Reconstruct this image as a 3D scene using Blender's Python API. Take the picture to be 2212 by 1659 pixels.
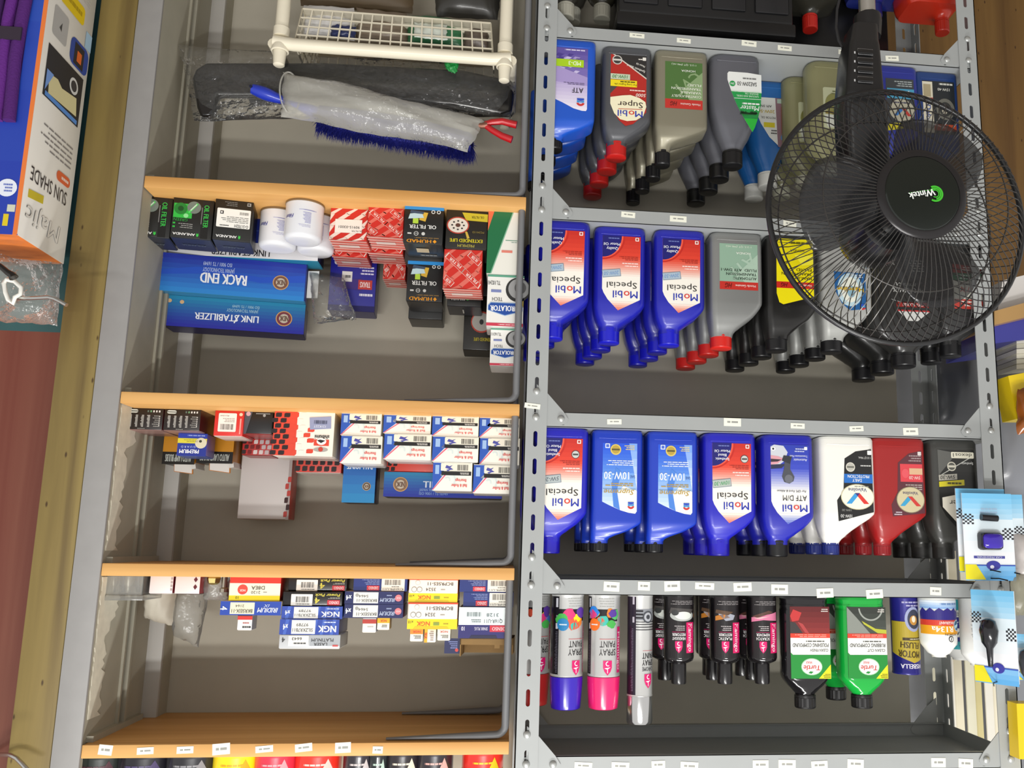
import bpy, bmesh, math, random
from mathutils import Vector, Matrix
from mathutils.geometry import tessellate_polygon
random.seed(7)
for o in list(bpy.data.objects): bpy.data.objects.remove(o)
scene = bpy.context.scene
COL = scene.collection
# ---------------------------------------------------------------- camera (the photograph was taken upside down)
F = 1900.0
CX, CY, CZ = 0.0447852, -1.5890165, 0.9426579
RX, RY, RZ = -0.171563949, 0.0148912915, 0.106550575
PX, PY = 2212 - (1106 - 200.09), 1659 - (829.5 - 24.39)      # principal point in photo pixels
_c, _s = math.cos, math.sin
RM = (Matrix(((_c(RZ), -_s(RZ), 0), (_s(RZ), _c(RZ), 0), (0, 0, 1)))
      @ Matrix(((1, 0, 0), (0, _c(RX), -_s(RX)), (0, _s(RX), _c(RX))))
      @ Matrix(((1, 0, 0), (0, 0, -1), (0, 1, 0)))
      @ Matrix(((_c(RY), -_s(RY), 0), (_s(RY), _c(RY), 0), (0, 0, 1))))
cam = bpy.data.cameras.new('camera'); camo = bpy.data.objects.new('camera', cam); COL.objects.link(camo)
cam.sensor_fit = 'HORIZONTAL'; cam.sensor_width = 36; cam.lens = F / 2212 * 36
cam.shift_x = -(PX - 1106) / 2212; cam.shift_y = (PY - 829.5) / 2212
cam.clip_start = .01
RB = RM @ Matrix(((-1, 0, 0), (0, -1, 0), (0, 0, 1)))          # roll 180 degrees
camo.matrix_world = Matrix.Translation((CX, CY, CZ)) @ RB.to_4x4()
scene.camera = camo
def W(x, y, Y=0.0):
    """photo pixel -> (X, Z) on the vertical plane at depth Y"""
    d = RB @ Vector(((x - PX) / F, -(y - PY) / F, -1))
    t = (Y - CY) / d.y
    return CX + t * d.x, CZ + t * d.z
# ---------------------------------------------------------------- world, lamps, exposure
world = bpy.data.worlds.new('world'); scene.world = world; world.use_nodes = True
world.node_tree.nodes['Background'].inputs[0].default_value = (1.0, .98, .95, 1)
world.node_tree.nodes['Background'].inputs[1].default_value = .62
def area(name, loc, tgt, sx, sy, power, color):
    l = bpy.data.lights.new(name, 'AREA'); l.shape = 'RECTANGLE'; l.size = sx; l.size_y = sy; l.energy = power; l.color = color
    o = bpy.data.objects.new(name, l); COL.objects.link(o); o.location = loc
    o.rotation_euler = (Vector(tgt) - Vector(loc)).to_track_quat('-Z', 'Y').to_euler()
    return o
area('ceiling_tube_light', (-.35, -3.3, 2.75), (-.2, 0, .6), 1.2, .10, 41, (1, .99, .97))
area('ceiling_tube_light', (.75, -4.3, 2.85), (0, 0, .6), 1.2, .10, 50, (1, .99, .96))
area('ceiling_tube_light', (-.25, -.95, 3.1), (-.2, -.35, 0), 1.2, .10, 38, (1, .99, .97))
vs = scene.view_settings
vs.view_transform = 'Standard'; vs.look = 'None'; vs.gamma = 1; vs.use_curve_mapping = False
vs.exposure = 0.2
# ---------------------------------------------------------------- materials
def lin(h):
    r = [int(h[i:i + 2], 16) / 255 for i in (0, 2, 4)]
    return [c / 12.92 if c <= .04045 else ((c + .055) / 1.055) ** 2.4 for c in r] + [1]
MATS = {}
def M(h, rough=.45, metal=0.0, coat=0.0, var=0.0, scale=60, alpha=1, trans=0, bump=0, name=None, sheen=0):
    """procedural principled material; var = brightness mottling, bump = fine relief"""
    key = (h, rough, metal, coat, var, scale, alpha, trans, bump)
    if key in MATS: return MATS[key]
    m = bpy.data.materials.new(name or 'paint_' + h); m.use_nodes = True
    nt = m.node_tree; b = nt.nodes['Principled BSDF']
    b.inputs['Base Color'].default_value = lin(h); b.inputs['Roughness'].default_value = rough
    b.inputs['Metallic'].default_value = metal; b.inputs['Coat Weight'].default_value = coat
    b.inputs['Coat Roughness'].default_value = .12
    b.inputs['Alpha'].default_value = alpha; b.inputs['Transmission Weight'].default_value = trans
    if var or bump:
        tc = nt.nodes.new('ShaderNodeTexCoord'); n = nt.nodes.new('ShaderNodeTexNoise')
        n.inputs['Scale'].default_value = scale; n.inputs['Detail'].default_value = 5
        nt.links.new(tc.outputs['Object'], n.inputs['Vector'])
        if var:
            mx = nt.nodes.new('ShaderNodeMix'); mx.data_type = 'RGBA'; mx.blend_type = 'MULTIPLY'
            mx.inputs[6].default_value = lin(h)
            rp = nt.nodes.new('ShaderNodeValToRGB')
            rp.color_ramp.elements[0].position = .3; rp.color_ramp.elements[1].position = .7
            v = 1 - var; rp.color_ramp.elements[0].color = (v, v, v, 1)
            nt.links.new(n.outputs['Fac'], rp.inputs[0]); mx.inputs[0].default_value = 1
            nt.links.new(rp.outputs[0], mx.inputs[7]); nt.links.new(mx.outputs[2], b.inputs['Base Color'])
        if bump:
            bp = nt.nodes.new('ShaderNodeBump'); bp.inputs['Strength'].default_value = bump; bp.inputs['Distance'].default_value = .002
            nt.links.new(n.outputs['Fac'], bp.inputs['Height']); nt.links.new(bp.outputs[0], b.inputs['Normal'])
    MATS[key] = m
    return m
def wood(name, c0, c1, axis=0, scale=9, knots=True, rough=.55):
    m = bpy.data.materials.new(name); m.use_nodes = True; nt = m.node_tree; b = nt.nodes['Principled BSDF']
    tc = nt.nodes.new('ShaderNodeTexCoord'); mp = nt.nodes.new('ShaderNodeMapping')
    sc = [scale * 7] * 3; sc[axis] = scale * .35; mp.inputs['Scale'].default_value = sc
    n = nt.nodes.new('ShaderNodeTexNoise'); n.inputs['Scale'].default_value = 1.0; n.inputs['Detail'].default_value = 6; n.inputs['Distortion'].default_value = .6
    rp = nt.nodes.new('ShaderNodeValToRGB'); rp.color_ramp.elements[0].color = lin(c0); rp.color_ramp.elements[1].color = lin(c1)
    rp.color_ramp.elements[0].position = .33; rp.color_ramp.elements[1].position = .66
    nt.links.new(tc.outputs['Object'], mp.inputs[0]); nt.links.new(mp.outputs[0], n.inputs['Vector']); nt.links.new(n.outputs['Fac'], rp.inputs[0])
    out = rp.outputs[0]
    if knots:
        v = nt.nodes.new('ShaderNodeTexVoronoi'); mp2 = nt.nodes.new('ShaderNodeMapping'); s2 = [9.0] * 3; s2[axis] = 3.5; mp2.inputs['Scale'].default_value = s2
        nt.links.new(tc.outputs['Object'], mp2.inputs[0]); nt.links.new(mp2.outputs[0], v.inputs['Vector'])
        r2 = nt.nodes.new('ShaderNodeValToRGB'); r2.color_ramp.elements[0].color = (.28, .2, .13, 1); r2.color_ramp.elements[1].color = (1, 1, 1, 1)
        r2.color_ramp.elements[0].position = .05; r2.color_ramp.elements[1].position = .11
        mx = nt.nodes.new('ShaderNodeMix'); mx.data_type = 'RGBA'; mx.blend_type = 'MULTIPLY'; mx.inputs[0].default_value = 1
        nt.links.new(v.outputs['Distance'], r2.inputs[0]); nt.links.new(out, mx.inputs[6]); nt.links.new(r2.outputs[0], mx.inputs[7]); out = mx.outputs[2]
    nt.links.new(out, b.inputs['Base Color']); b.inputs['Roughness'].default_value = rough
    return m
def film(name, tint='e6e6e2', a=.22, rough=.12, bump=.6, scale=45):
    """thin clear plastic film: glossy, mostly see-through, crinkled"""
    m = bpy.data.materials.new(name); m.use_nodes = True; nt = m.node_tree; nd = nt.nodes; out = nd['Material Output']; nd.remove(nd['Principled BSDF'])
    tr = nd.new('ShaderNodeBsdfTransparent'); gl = nd.new('ShaderNodeBsdfGlossy'); df = nd.new('ShaderNodeBsdfDiffuse'); m1 = nd.new('ShaderNodeMixShader'); m2 = nd.new('ShaderNodeMixShader'); lw = nd.new('ShaderNodeFresnel')
    tr.inputs[0].default_value = (.97, .97, .96, 1); gl.inputs['Roughness'].default_value = rough; df.inputs[0].default_value = lin(tint); lw.inputs['IOR'].default_value = 1.5
    tc = nd.new('ShaderNodeTexCoord'); n = nd.new('ShaderNodeTexNoise'); n.inputs['Scale'].default_value = scale; n.inputs['Detail'].default_value = 3; bp_ = nd.new('ShaderNodeBump'); bp_.inputs['Strength'].default_value = bump; bp_.inputs['Distance'].default_value = .009
    nt.links.new(tc.outputs['Object'], n.inputs['Vector']); nt.links.new(n.outputs['Fac'], bp_.inputs['Height'])
    for q in (gl, lw): nt.links.new(bp_.outputs[0], q.inputs['Normal'])
    m1.inputs[0].default_value = a * .5; nt.links.new(tr.outputs[0], m1.inputs[1]); nt.links.new(df.outputs[0], m1.inputs[2])
    nt.links.new(lw.outputs[0], m2.inputs[0]); nt.links.new(m1.outputs[0], m2.inputs[1]); nt.links.new(gl.outputs[0], m2.inputs[2]); nt.links.new(m2.outputs[0], out.inputs[0])
    return m
# ---------------------------------------------------------------- geometry collectors
class G:
    def __init__(s): s.v = []; s.f = []; s.m = []; s.mats = []
    def mi(s, mat):
        if mat not in s.mats: s.mats.append(mat)
        return s.mats.index(mat)
    def add(s, vs, fs, mat):
        k = len(s.v); i = s.mi(mat); s.v += [tuple(p) for p in vs]
        for f in fs: s.f.append(tuple(k + a for a in f)); s.m.append(i)
    def box(s, x0, x1, y0, y1, z0, z1, mat, b=0.0, face=None):
        """box with chamfered edges; face = dict(front=,side=,top=) of materials"""
        if b <= 0:
            vs = [(x, y, z) for z in (z0, z1) for y in (y0, y1) for x in (x0, x1)]
            fs = [(0, 1, 5, 4), (2, 6, 7, 3), (0, 4, 6, 2), (1, 3, 7, 5), (4, 5, 7, 6), (0, 2, 3, 1)]
            nm = ['front', 'back', 'side', 'side', 'top', 'bottom']
            k = len(s.v); s.v += vs
            for f, n in zip(fs, nm):
                s.f.append(tuple(k + a for a in f)); s.m.append(s.mi((face or {}).get(n, mat)))
            return
        bm = bmesh.new(); bmesh.ops.create_cube(bm, size=1)
        for v in bm.verts: v.co = Vector((x0 + (x1 - x0) * (v.co.x + .5), y0 + (y1 - y0) * (v.co.y + .5), z0 + (z1 - z0) * (v.co.z + .5)))
        bmesh.ops.bevel(bm, geom=bm.edges[:], offset=b, segments=2, profile=.5, affect='EDGES')
        bm.normal_update(); bm.verts.index_update(); k = len(s.v)
        s.v += [tuple(v.co) for v in bm.verts]
        for f in bm.faces:
            n = f.normal; t = mat
            if face:
                if abs(n.x) > .9: t = face.get('side', mat)
                elif abs(n.z) > .9: t = face.get('top', mat)
                elif n.y < -.7: t = face.get('front', mat)
            s.f.append(tuple(k + v.index for v in f.verts)); s.m.append(s.mi(t))
        bm.free()
    def rings(s, rs, mat, cap0=True, cap1=True):
        n = len(rs[0]); k = len(s.v); i = s.mi(mat)
        for r in rs: s.v += [tuple(p) for p in r]
        for a in range(len(rs) - 1):
            for j in range(n):
                s.f.append((k + a * n + j, k + a * n + (j + 1) % n, k + (a + 1) * n + (j + 1) % n, k + (a + 1) * n + j)); s.m.append(i)
        if cap0: s.f.append(tuple(k + j for j in reversed(range(n)))); s.m.append(i)
        if cap1: s.f.append(tuple(k + (len(rs) - 1) * n + j for j in range(n))); s.m.append(i)
    def lathe(s, prof, mat, n=28, c=(0, 0), cap0=True, cap1=True, rib=0, nr=0):
        """profile [(r, z)] about a vertical axis"""
        rs = []
        for r, z in prof:
            rs.append([(c[0] + (r - (rib if nr and j % 2 else 0)) * math.cos(2 * math.pi * j / n), c[1] + (r - (rib if nr and j % 2 else 0)) * math.sin(2 * math.pi * j / n), z) for j in range(n)])
        s.rings(rs, mat, cap0, cap1)
    def tube(s, pts, r, mat, n=6, closed=False):
        pts = [Vector(p) for p in pts]; rs = []; m = len(pts); ref = None
        for i, p in enumerate(pts):
            if closed: d = pts[(i + 1) % m] - pts[i - 1]
            else: d = pts[min(i + 1, m - 1)] - pts[max(i - 1, 0)]
            if d.length < 1e-9: d = Vector((0, 0, 1))
            d.normalize()
            if ref is None: ref = d.orthogonal().normalized()
            a = (ref - d * ref.dot(d)).normalized(); b = d.cross(a); ref = a
            rr = r(i / max(1, m - 1)) if callable(r) else r
            rs.append([p + (a * math.cos(2 * math.pi * j / n) + b * math.sin(2 * math.pi * j / n)) * rr for j in range(n)])
        if closed: rs.append(rs[0])
        s.rings(rs, mat, not closed, not closed)
    def prism(s, poly, mat, a, b, axis='y', holes=()):
        """extrude a 2-D outline (x,z for axis y; x,y for axis z; y,z for axis x) from a to b, with holes"""
        loops = [list(poly)] + [list(h) for h in holes]
        allp = [p for l in loops for p in l]
        tris = tessellate_polygon([[Vector((p[0], p[1], 0)) for p in l] for l in loops])
        def P(p, t):
            return (p[0], t, p[1]) if axis == 'y' else (p[0], p[1], t) if axis == 'z' else (t, p[0], p[1])
        n = len(allp)
        vs = [P(p, a) for p in allp] + [P(p, b) for p in allp]
        fs = []
        for t in tris: fs.append(tuple(t)); fs.append(tuple(n + i for i in reversed(t)))
        k = 0
        for l in loops:
            m = len(l)
            for i in range(m): fs.append((k + i, k + (i + 1) % m, n + k + (i + 1) % m, n + k + i))
            k += m
        s.add(vs, fs, mat)
    def build(s, name, parent=None, smooth=40, loc=None, rot=None, fix=True):
        me = bpy.data.meshes.new(name); me.from_pydata(s.v, [], s.f)
        for m in s.mats: me.materials.append(m)
        me.polygons.foreach_set('material_index', s.m); me.update()
        if fix:
            bm = bmesh.new(); bm.from_mesh(me); bmesh.ops.recalc_face_normals(bm, faces=bm.faces[:]); bm.to_mesh(me); bm.free()
        if smooth:
            me.polygons.foreach_set('use_smooth', [True] * len(me.polygons)); me.set_sharp_from_angle(angle=math.radians(smooth))
        o = bpy.data.objects.new(name, me); COL.objects.link(o)
        if parent: o.parent = parent
        if loc: o.location = loc
        if rot: o.rotation_euler = rot
        return o
LABELS = {}
def tag(o, label=None, cat=None, group=None, kind=None):
    if label:
        if label in LABELS and not (group and LABELS[label] == group): print('DUP LABEL', label)
        LABELS[label] = group
        n = len(label.split())
        if n < 4 or n > 16: print('LABEL LENGTH', n, label)
        o['label'] = label
    if cat: o['category'] = cat
    if group: o['group'] = group
    if kind: o['kind'] = kind
    return o
def thing(name, label, cat, loc=(0, 0, 0), group=None, rz=0):
    o = bpy.data.objects.new(name, None); COL.objects.link(o); o.location = loc; o.rotation_euler = (0, 0, rz); o.empty_display_size = .02
    return tag(o, label, cat, group)
def copy_thing(root, loc, label, group=None, rz=None):
    r = root.copy(); COL.objects.link(r); r.location = loc
    if rz is not None: r.rotation_euler = (0, 0, rz)
    for k in ('label', 'group'):
        if k in r: del r[k]
    tag(r, label, None, group)
    for c in root.children:
        d = c.copy(); COL.objects.link(d); d.parent = r
        for e in c.children:
            q = e.copy(); COL.objects.link(q); q.parent = d
    return r
# ---------------------------------------------------------------- flat print (labels, lettering)
_TX = {}
def text_mesh(s, bold=0.0, shear=0.0):
    key = (s, bold, shear)
    if key in _TX: return _TX[key]
    c = bpy.data.curves.new('lettering', 'FONT'); c.body = s; c.resolution_u = 2; c.offset = bold; c.fill_mode = 'FRONT' if False else 'BOTH'
    c.dimensions = '2D'; c.shear = shear
    o = bpy.data.objects.new('lettering', c); me = o.to_mesh()
    vs = [(v.co.x, v.co.y) for v in me.vertices]; fs = [tuple(p.vertices) for p in me.polygons]
    o.to_mesh_clear(); bpy.data.objects.remove(o); bpy.data.curves.remove(c)
    _TX[key] = (vs, fs)
    return _TX[key]
class Pr:
    """flat print collected in art units, then mapped onto a surface"""
    def __init__(s, sx=.001, sy=.001): s.it = []; s.sx = sx; s.sy = sy; s.rnd = random.Random(3)
    def poly(s, pts, c, l=0): s.it.append(([(p[0] * s.sx, p[1] * s.sy) for p in pts], [tuple(range(len(pts)))], c, l))
    def rect(s, x0, y0, x1, y1, c, l=0): s.poly([(x0, y0), (x1, y0), (x1, y1), (x0, y1)], c, l)
    def rrect(s, x0, y0, x1, y1, r, c, l=0):
        q = r * s.sx / s.sy; P = []
        for cx, cy, a in ((x1 - r, y0 + q, -90), (x1 - r, y1 - q, 0), (x0 + r, y1 - q, 90), (x0 + r, y0 + q, 180)):
            for k in range(5):
                t = math.radians(a + k * 22.5); P.append((cx + r * math.cos(t), cy + q * math.sin(t)))
        s.poly(P, c, l)
    def ell(s, cx, cy, rx, ry, c, l=0, n=22): s.poly([(cx + rx * math.cos(2 * math.pi * k / n), cy + ry * math.sin(2 * math.pi * k / n)) for k in range(n)], c, l)
    def circ(s, cx, cy, r, c, l=0, n=22): s.ell(cx, cy, r, r * s.sx / s.sy, c, l, n)
    def arc(s, cx, cy, r, w, a0, a1, c, l=0, n=18):
        k = s.sx / s.sy; A = [math.radians(a0 + (a1 - a0) * i / n) for i in range(n + 1)]
        s.poly([(cx + r * math.cos(a), cy + r * k * math.sin(a)) for a in A] + [(cx + (r - w) * math.cos(a), cy + (r - w) * k * math.sin(a)) for a in reversed(A)], c, l)
    def line(s, x0, y0, x1, y1, w, c, l=0):
        X0, Y0, X1, Y1 = x0 * s.sx, y0 * s.sy, x1 * s.sx, y1 * s.sy; d = math.hypot(X1 - X0, Y1 - Y0) or 1; w = w * s.sx / 2
        nx, ny = -(Y1 - Y0) / d * w, (X1 - X0) / d * w
        s.it.append(([(X0 - nx, Y0 - ny), (X1 - nx, Y1 - ny), (X1 + nx, Y1 + ny), (X0 + nx, Y0 + ny)], [(0, 1, 2, 3)], c, l))
    def grad(s, x0, y0, x1, y1, c0, c1, n=8, l=0):
        a = [int(c0[i:i + 2], 16) for i in (0, 2, 4)]; b = [int(c1[i:i + 2], 16) for i in (0, 2, 4)]
        for k in range(n):
            t = (k + .5) / n; h = ''.join('%02x' % round(p + (q - p) * t) for p, q in zip(a, b))
            s.rect(x0, y0 + (y1 - y0) * k / n, x1, y0 + (y1 - y0) * (k + 1) / n, h, l)
    def clipgrad(s, poly, y0, y1, c0, c1, n=8, l=0):
        """vertical blend of two inks clipped to a convex outline"""
        a = [int(c0[i:i + 2], 16) for i in (0, 2, 4)]; b = [int(c1[i:i + 2], 16) for i in (0, 2, 4)]
        def clip(P, yc, keep_above):
            out = []
            for i in range(len(P)):
                p, q = P[i], P[(i + 1) % len(P)]
                ip = (p[1] >= yc) == keep_above or p[1] == yc; iq = (q[1] >= yc) == keep_above or q[1] == yc
                if ip: out.append(p)
                if ip != iq:
                    t = (yc - p[1]) / (q[1] - p[1]); out.append((p[0] + (q[0] - p[0]) * t, yc))
            return out
        for k in range(n):
            lo, hi = y0 + (y1 - y0) * k / n, y0 + (y1 - y0) * (k + 1) / n
            P = clip(poly, lo, True)
            if len(P) > 2: P = clip(P, hi, False)
            if len(P) > 2:
                t = (k + .5) / n; s.poly(P, ''.join('%02x' % round(p + (q - p) * t) for p, q in zip(a, b)), l)
    def text(s, t, cx, cy, h, c, l=2, w=None, bold=.012, rot=0, shear=0, al='C'):
        vs, fs = text_mesh(t, 0, shear); fat = max(0, bold) * .5   # heavier weight: the same glyphs printed twice, slightly apart
        if not vs: return
        xs = [v[0] for v in vs]; x0, x1 = min(xs), max(xs)
        k = h * s.sy / .69; kx = k if w is None else w * s.sx / (x1 - x0)
        a = math.radians(rot); ca, sa = math.cos(a), math.sin(a); P = []
        for x, y in vs:
            X = (x - (x0 + x1) / 2 if al == 'C' else x - x0 if al == 'L' else x - x1) * kx; Y = (y - .345) * k
            P.append((X, Y))
        for dx in ((-fat, fat) if fat > .003 else (0,)):
            s.it.append(([(cx * s.sx + (X + dx * k) * ca - Y * sa, cy * s.sy + (X + dx * k) * sa + Y * ca) for X, Y in P], fs, c, l + (.12 if dx > 0 else 0)))
    def bars(s, x0, y0, x1, y1, c='1a1a1a', l=2, n=22):
        x = x0; st = (x1 - x0) / n
        while x < x1 - st * .3:
            w = st * s.rnd.choice((.3, .5, .8)); s.rect(x, y0, min(x + w, x1), y1, c, l); x += w + st * s.rnd.choice((.3, .5, .7))
    def lines(s, x0, y0, x1, y1, n, c, l=2, fill=.5):
        """small print too fine to read in the photo: rows of short strokes"""
        st = (y1 - y0) / n
        for k in range(n):
            y = y1 - (k + .5) * st; x = x0; end = x0 + (x1 - x0) * s.rnd.uniform(.65, 1)
            while x < end:
                w = min(end - x, (x1 - x0) * s.rnd.uniform(.08, .22)); s.rect(x, y - st * fill / 2, x + w, y + st * fill / 2, c, l); x += w + (x1 - x0) * .025
    def build(s, name, parent, fn=None, rough=.4, step=None, coat=0, eps=.00022, label=None):
        g = G()
        fn = fn or (lambda u, v, d: (u, -d, v))
        for P, fs, c, l in s.it:
            mat = c if not isinstance(c, str) else M(c, rough, coat=coat)
            d = eps * (l + 1.5)
            if step and len(fs) == 1:
                bm = bmesh.new(); bv = [bm.verts.new((p[0], p[1], 0)) for p in P]
                try: bm.faces.new(bv)
                except ValueError: bm.free(); continue
                x0, x1 = min(p[0] for p in P), max(p[0] for p in P); x = math.floor(x0 / step) * step + step
                while x < x1:
                    bmesh.ops.bisect_plane(bm, geom=bm.verts[:] + bm.edges[:] + bm.faces[:], plane_co=(x, 0, 0), plane_no=(1, 0, 0)); x += step
                bm.verts.index_update(); P2 = [(v.co.x, v.co.y) for v in bm.verts]; f2 = [tuple(v.index for v in f.verts) for f in bm.faces]; bm.free()
                g.add([fn(u, v, d) for u, v in P2], f2, mat)
            else: g.add([fn(u, v, d) for u, v in P], fs, mat)
        o = g.build(name, parent, smooth=0, fix=False)
        if label: o['label'] = label
        return o
def plan(x0, yf, z0):   # art origin at (x0, z0) on a face at y = yf, facing the viewer
    return lambda u, v, d: (x0 + u, yf - d, z0 + v)
def cyl(r, z0, cx=0, cy=0, ang=0):  # art wrapped round a vertical can; u = arc length from the front line
    return lambda u, v, d: (cx + (r + d) * math.sin(u / r + ang), cy - (r + d) * math.cos(u / r + ang), z0 + v)
ORD = ['front', 'second', 'third', 'fourth', 'fifth', 'sixth']
# ================================================================ the setting
BACK = .288                       # depth of the back panel
FLOOR = -.75
m_wall = M('b4ae9f', .75, var=.05, scale=14, bump=.12, name='painted_panel')
m_frame = M('949290', .5, var=.07, scale=30, name='grey_frame_paint')
m_side = M('a9a493', .6, var=.10, scale=18, name='grey_side_paint')
m_grey = M('a2a5a4', .42, var=.04, scale=25, name='grey_shelf_enamel')
m_greyd = M('77787a', .5, var=.06, scale=25, name='grey_strap_steel')
m_bolt = M('b9bbb8', .35, .6, name='bolt_steel')
m_white = M('f2f2ea', .5)
m_floor = M('8a8178', .5, var=.2, scale=5, name='floor_tiles')
g = G(); g.box(-3.2, 3.2, -5.5, 1.2, FLOOR - .05, FLOOR, m_floor); tag(g.build('floor', smooth=0), kind='structure')
g = G(); g.box(W(1952, 1200, BACK)[0], .85, BACK, BACK + .012, FLOOR, 2.2, m_wall); tag(g.build('wall_back', smooth=0), kind='structure')
# brown plywood sheet beyond the far post
m_ply = wood('plywood', '5f421d', '7a5a2c', axis=2, scale=3, knots=True)
g = G(); g.box(-2.2, -.735, .55, .57, FLOOR, W(2150, 690, .55)[1], m_ply); tag(g.build('wall_left', smooth=0), kind='structure')
g = G(); g.box(-2.2, -.735, .56, .58, W(2150, 690, .55)[1], 2.2, M('8d8f94', .7, var=.15, scale=8)); tag(g.build('trim_1', smooth=0), kind='structure')
# red board over teal board at the right
zs = W(70, 716, .05)[1]
m_red = wood('red_brown_board', '693022', '7f4c3a', axis=2, scale=2.2, knots=False, rough=.5)
m_teal = M('2f5a5c', .6, var=.2, scale=9, name='teal_board')
m_redd = M('5c120d', .5, name='red_edge_strip')
g = G(); g.box(.84, 1.9, .05, .07, zs, 2.2, m_red); g.box(.812, .846, .045, .07, zs, 2.2, m_redd); tag(g.build('wall_right', smooth=0), kind='structure')
g = G(); g.box(.80, 1.9, .05, .07, FLOOR, zs, m_teal); tag(g.build('trim_2', smooth=0), kind='structure')
# timber stud
m_stud = wood('treated_pine', '64522a', '87743f', axis=2, scale=3.5)
xa, xb = .7665, .833
g = G(); g.box(xa, xb, 0, .06, FLOOR, 2.2, m_stud, b=.003)
o = g.build('trim_3', smooth=30); tag(o, kind='structure')
# ================================================================ slotted steel posts
def slot(cx, cz, w=.0072, h=.029, n=5):
    r = w / 2; P = []
    for k in range(n): a = math.pi * k / (n - 1); P.append((cx + r * math.cos(a), cz + h / 2 - r + r * math.sin(a)))
    for k in range(n): a = math.pi + math.pi * k / (n - 1); P.append((cx + r * math.cos(a), cz - h / 2 + r + r * math.sin(a)))
    return P
def post_mesh(cx, outer, yfront, toward):
    """angle post: flange facing the viewer centred at cx, second flange on the outer side"""
    g = G(); t = .002
    for k in range(-15, 29):
        z = .05 * k
        g.prism([(cx - .02, z - .025), (cx + .02, z - .025), (cx + .02, z + .025), (cx - .02, z + .025)], m_grey, yfront, yfront + t, 'y', [slot(cx, z)])
        ya, yb = (yfront, yfront + .04 * toward); xo = cx + outer * .02
        g.prism([(min(ya, yb), z - .025), (max(ya, yb), z - .025), (max(ya, yb), z + .025), (min(ya, yb), z + .025)], m_grey, xo - outer * t, xo, 'x', [slot((ya + yb) / 2, z)])
    return g
unit = thing('metal_shelving_unit', 'grey slotted steel shelving unit full of oil bottles', 'shelving', (0, 0, FLOOR))
def up(o): o.parent = unit; o.location.z -= FLOOR; return o
XF = -.874
up(post_mesh(0, 1, 0, 1).build('post', smooth=0)); up(post_mesh(XF, -1, 0, 1).build('post', smooth=0))
up(post_mesh(0, 1, BACK - .007, -1).build('post', smooth=0)); up(post_mesh(XF, -1, BACK - .007, -1).build('post', smooth=0))
SH = [-.0485, .3290, .7265, 1.0255, 1.3245]; LIP = .0275
_b = G(); _b.lathe([(.0065, 0), (.0065, .0015), (.0055, .003), (.003, .0042), (.0005, .0045)], m_bolt, 14); _bo = _b.build('bolt'); BOLT = _bo.data; bpy.data.objects.remove(_bo)
def bolt(parent, x, y, z, pz=0):
    o = bpy.data.objects.new('bolt', BOLT); COL.objects.link(o); o.parent = parent; o.location = (x, y, z - pz); o.rotation_euler = (math.pi / 2, 0, 0)
labels_px = [
 [(1212,65,30,9),(1376,77,32,10),(1477,88,30,10),(1618,94,32,12),(1695,104,30,11),(1822,113,22,10),(1927,126,28,11),(2055,128,28,12)],
 [(1357,464,30,12),(1465,473,36,13),(1706,483,28,13),(1830,490,28,12)],
 [(1195,905,30,11),(1327,911,31,11),(1582,912,37,17),(1723,920,30,11),(1850,926,30,11),(1967,932,32,15),(2102,934,28,11)],
 [(1321,1267,34,20),(1391,1266,26,18),(1452,1266,34,21),(1522,1266,41,14),(1604,1268,39,18),(1684,1273,36,20),(1782,1281,36,19),(1889,1283,36,18),(2021,1277,24,16),(2108,1281,23,18)],
 [(1178,1650,35,16),(1260,1654,38,14),(1340,1655,38,16),(1422,1652,29,16),(1489,1655,38,17),(1643,1652,34,18),(1700,1651,37,18),(1770,1653,35,17),(1848,1650,35,18),(2027,1647,31,18),(2086,1649,31,18)]]
m_tag = M('efefdf', .6)
def price_tag(parent, x, y, w, h, Y, tilt=0, pz=0):
    X, Z = W(x, y, Y); k = abs(W(x + 1, y, Y)[0] - X)
    w *= k; h *= k; g = G(); g.box(-w / 2, w / 2, -.0006, 0, -h / 2, h / 2, m_tag)
    for a, b in ((-.32, .05), (.12, .3)): g.box(a * w, b * w, -.0008, -.0006, -.12 * h, .1 * h, M('9a9a94', .6))
    o = g.build('price_label', parent, smooth=0); o.location = (X, Y, Z - pz); o.rotation_euler = (0, tilt, 0)
rr = random.Random(5)
for i, z in enumerate(SH):
    g = G(); x0, x1, y0, y1 = XF - .014, .014, .0042, BACK - .009; t = .0012
    g.box(x0, x1, y0, y1, z - t, z, m_grey)
    g.box(x0, x1, y0, y0 + t, z - LIP, z, m_grey); g.box(x0, x1, y1 - t, y1, z - LIP, z, m_grey)
    g.box(x0, x0 + t, y0, y1, z - LIP, z, m_grey); g.box(x1 - t, x1, y0, y1, z - LIP, z, m_grey)
    g.box(x0, x1, y0, y0 + .010, z - LIP, z - LIP + t, m_grey); g.box(x0, x1, y1 - .010, y1, z - LIP, z - LIP + t, m_grey)
    s = g.build('shelf', unit, smooth=0); s.location = (0, 0, -FLOOR)
    for cx, sg in ((0, -1), (XF, 1)):
        for yy in (.0021, BACK - .0112):
            P = [(cx, z - .004), (cx + sg * .052, z - .004)]
            for k in range(5): a = math.radians(90 - 22.5 * k); P.append((cx + sg * (.052 + .011 * math.cos(a) - .004), z - .015 + .011 * math.sin(a)))
            P += [(cx + sg * .050, z - LIP - .001), (cx + sg * .021, z - LIP - .033), (cx, z - LIP - .05)]
            gg = G(); gg.prism(P, m_grey, yy, yy + .0018, 'y'); gg.build('gusset', s, smooth=0)
        bolt(s, cx + sg * .046, .0021, z - .015); bolt(s, cx, 0, z - .016); bolt(s, cx, 0, z - .064)
    for (px, py, w, h) in labels_px[i]: price_tag(s, px, py, w, h, .0041, rr.uniform(-.06, .06))
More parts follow.
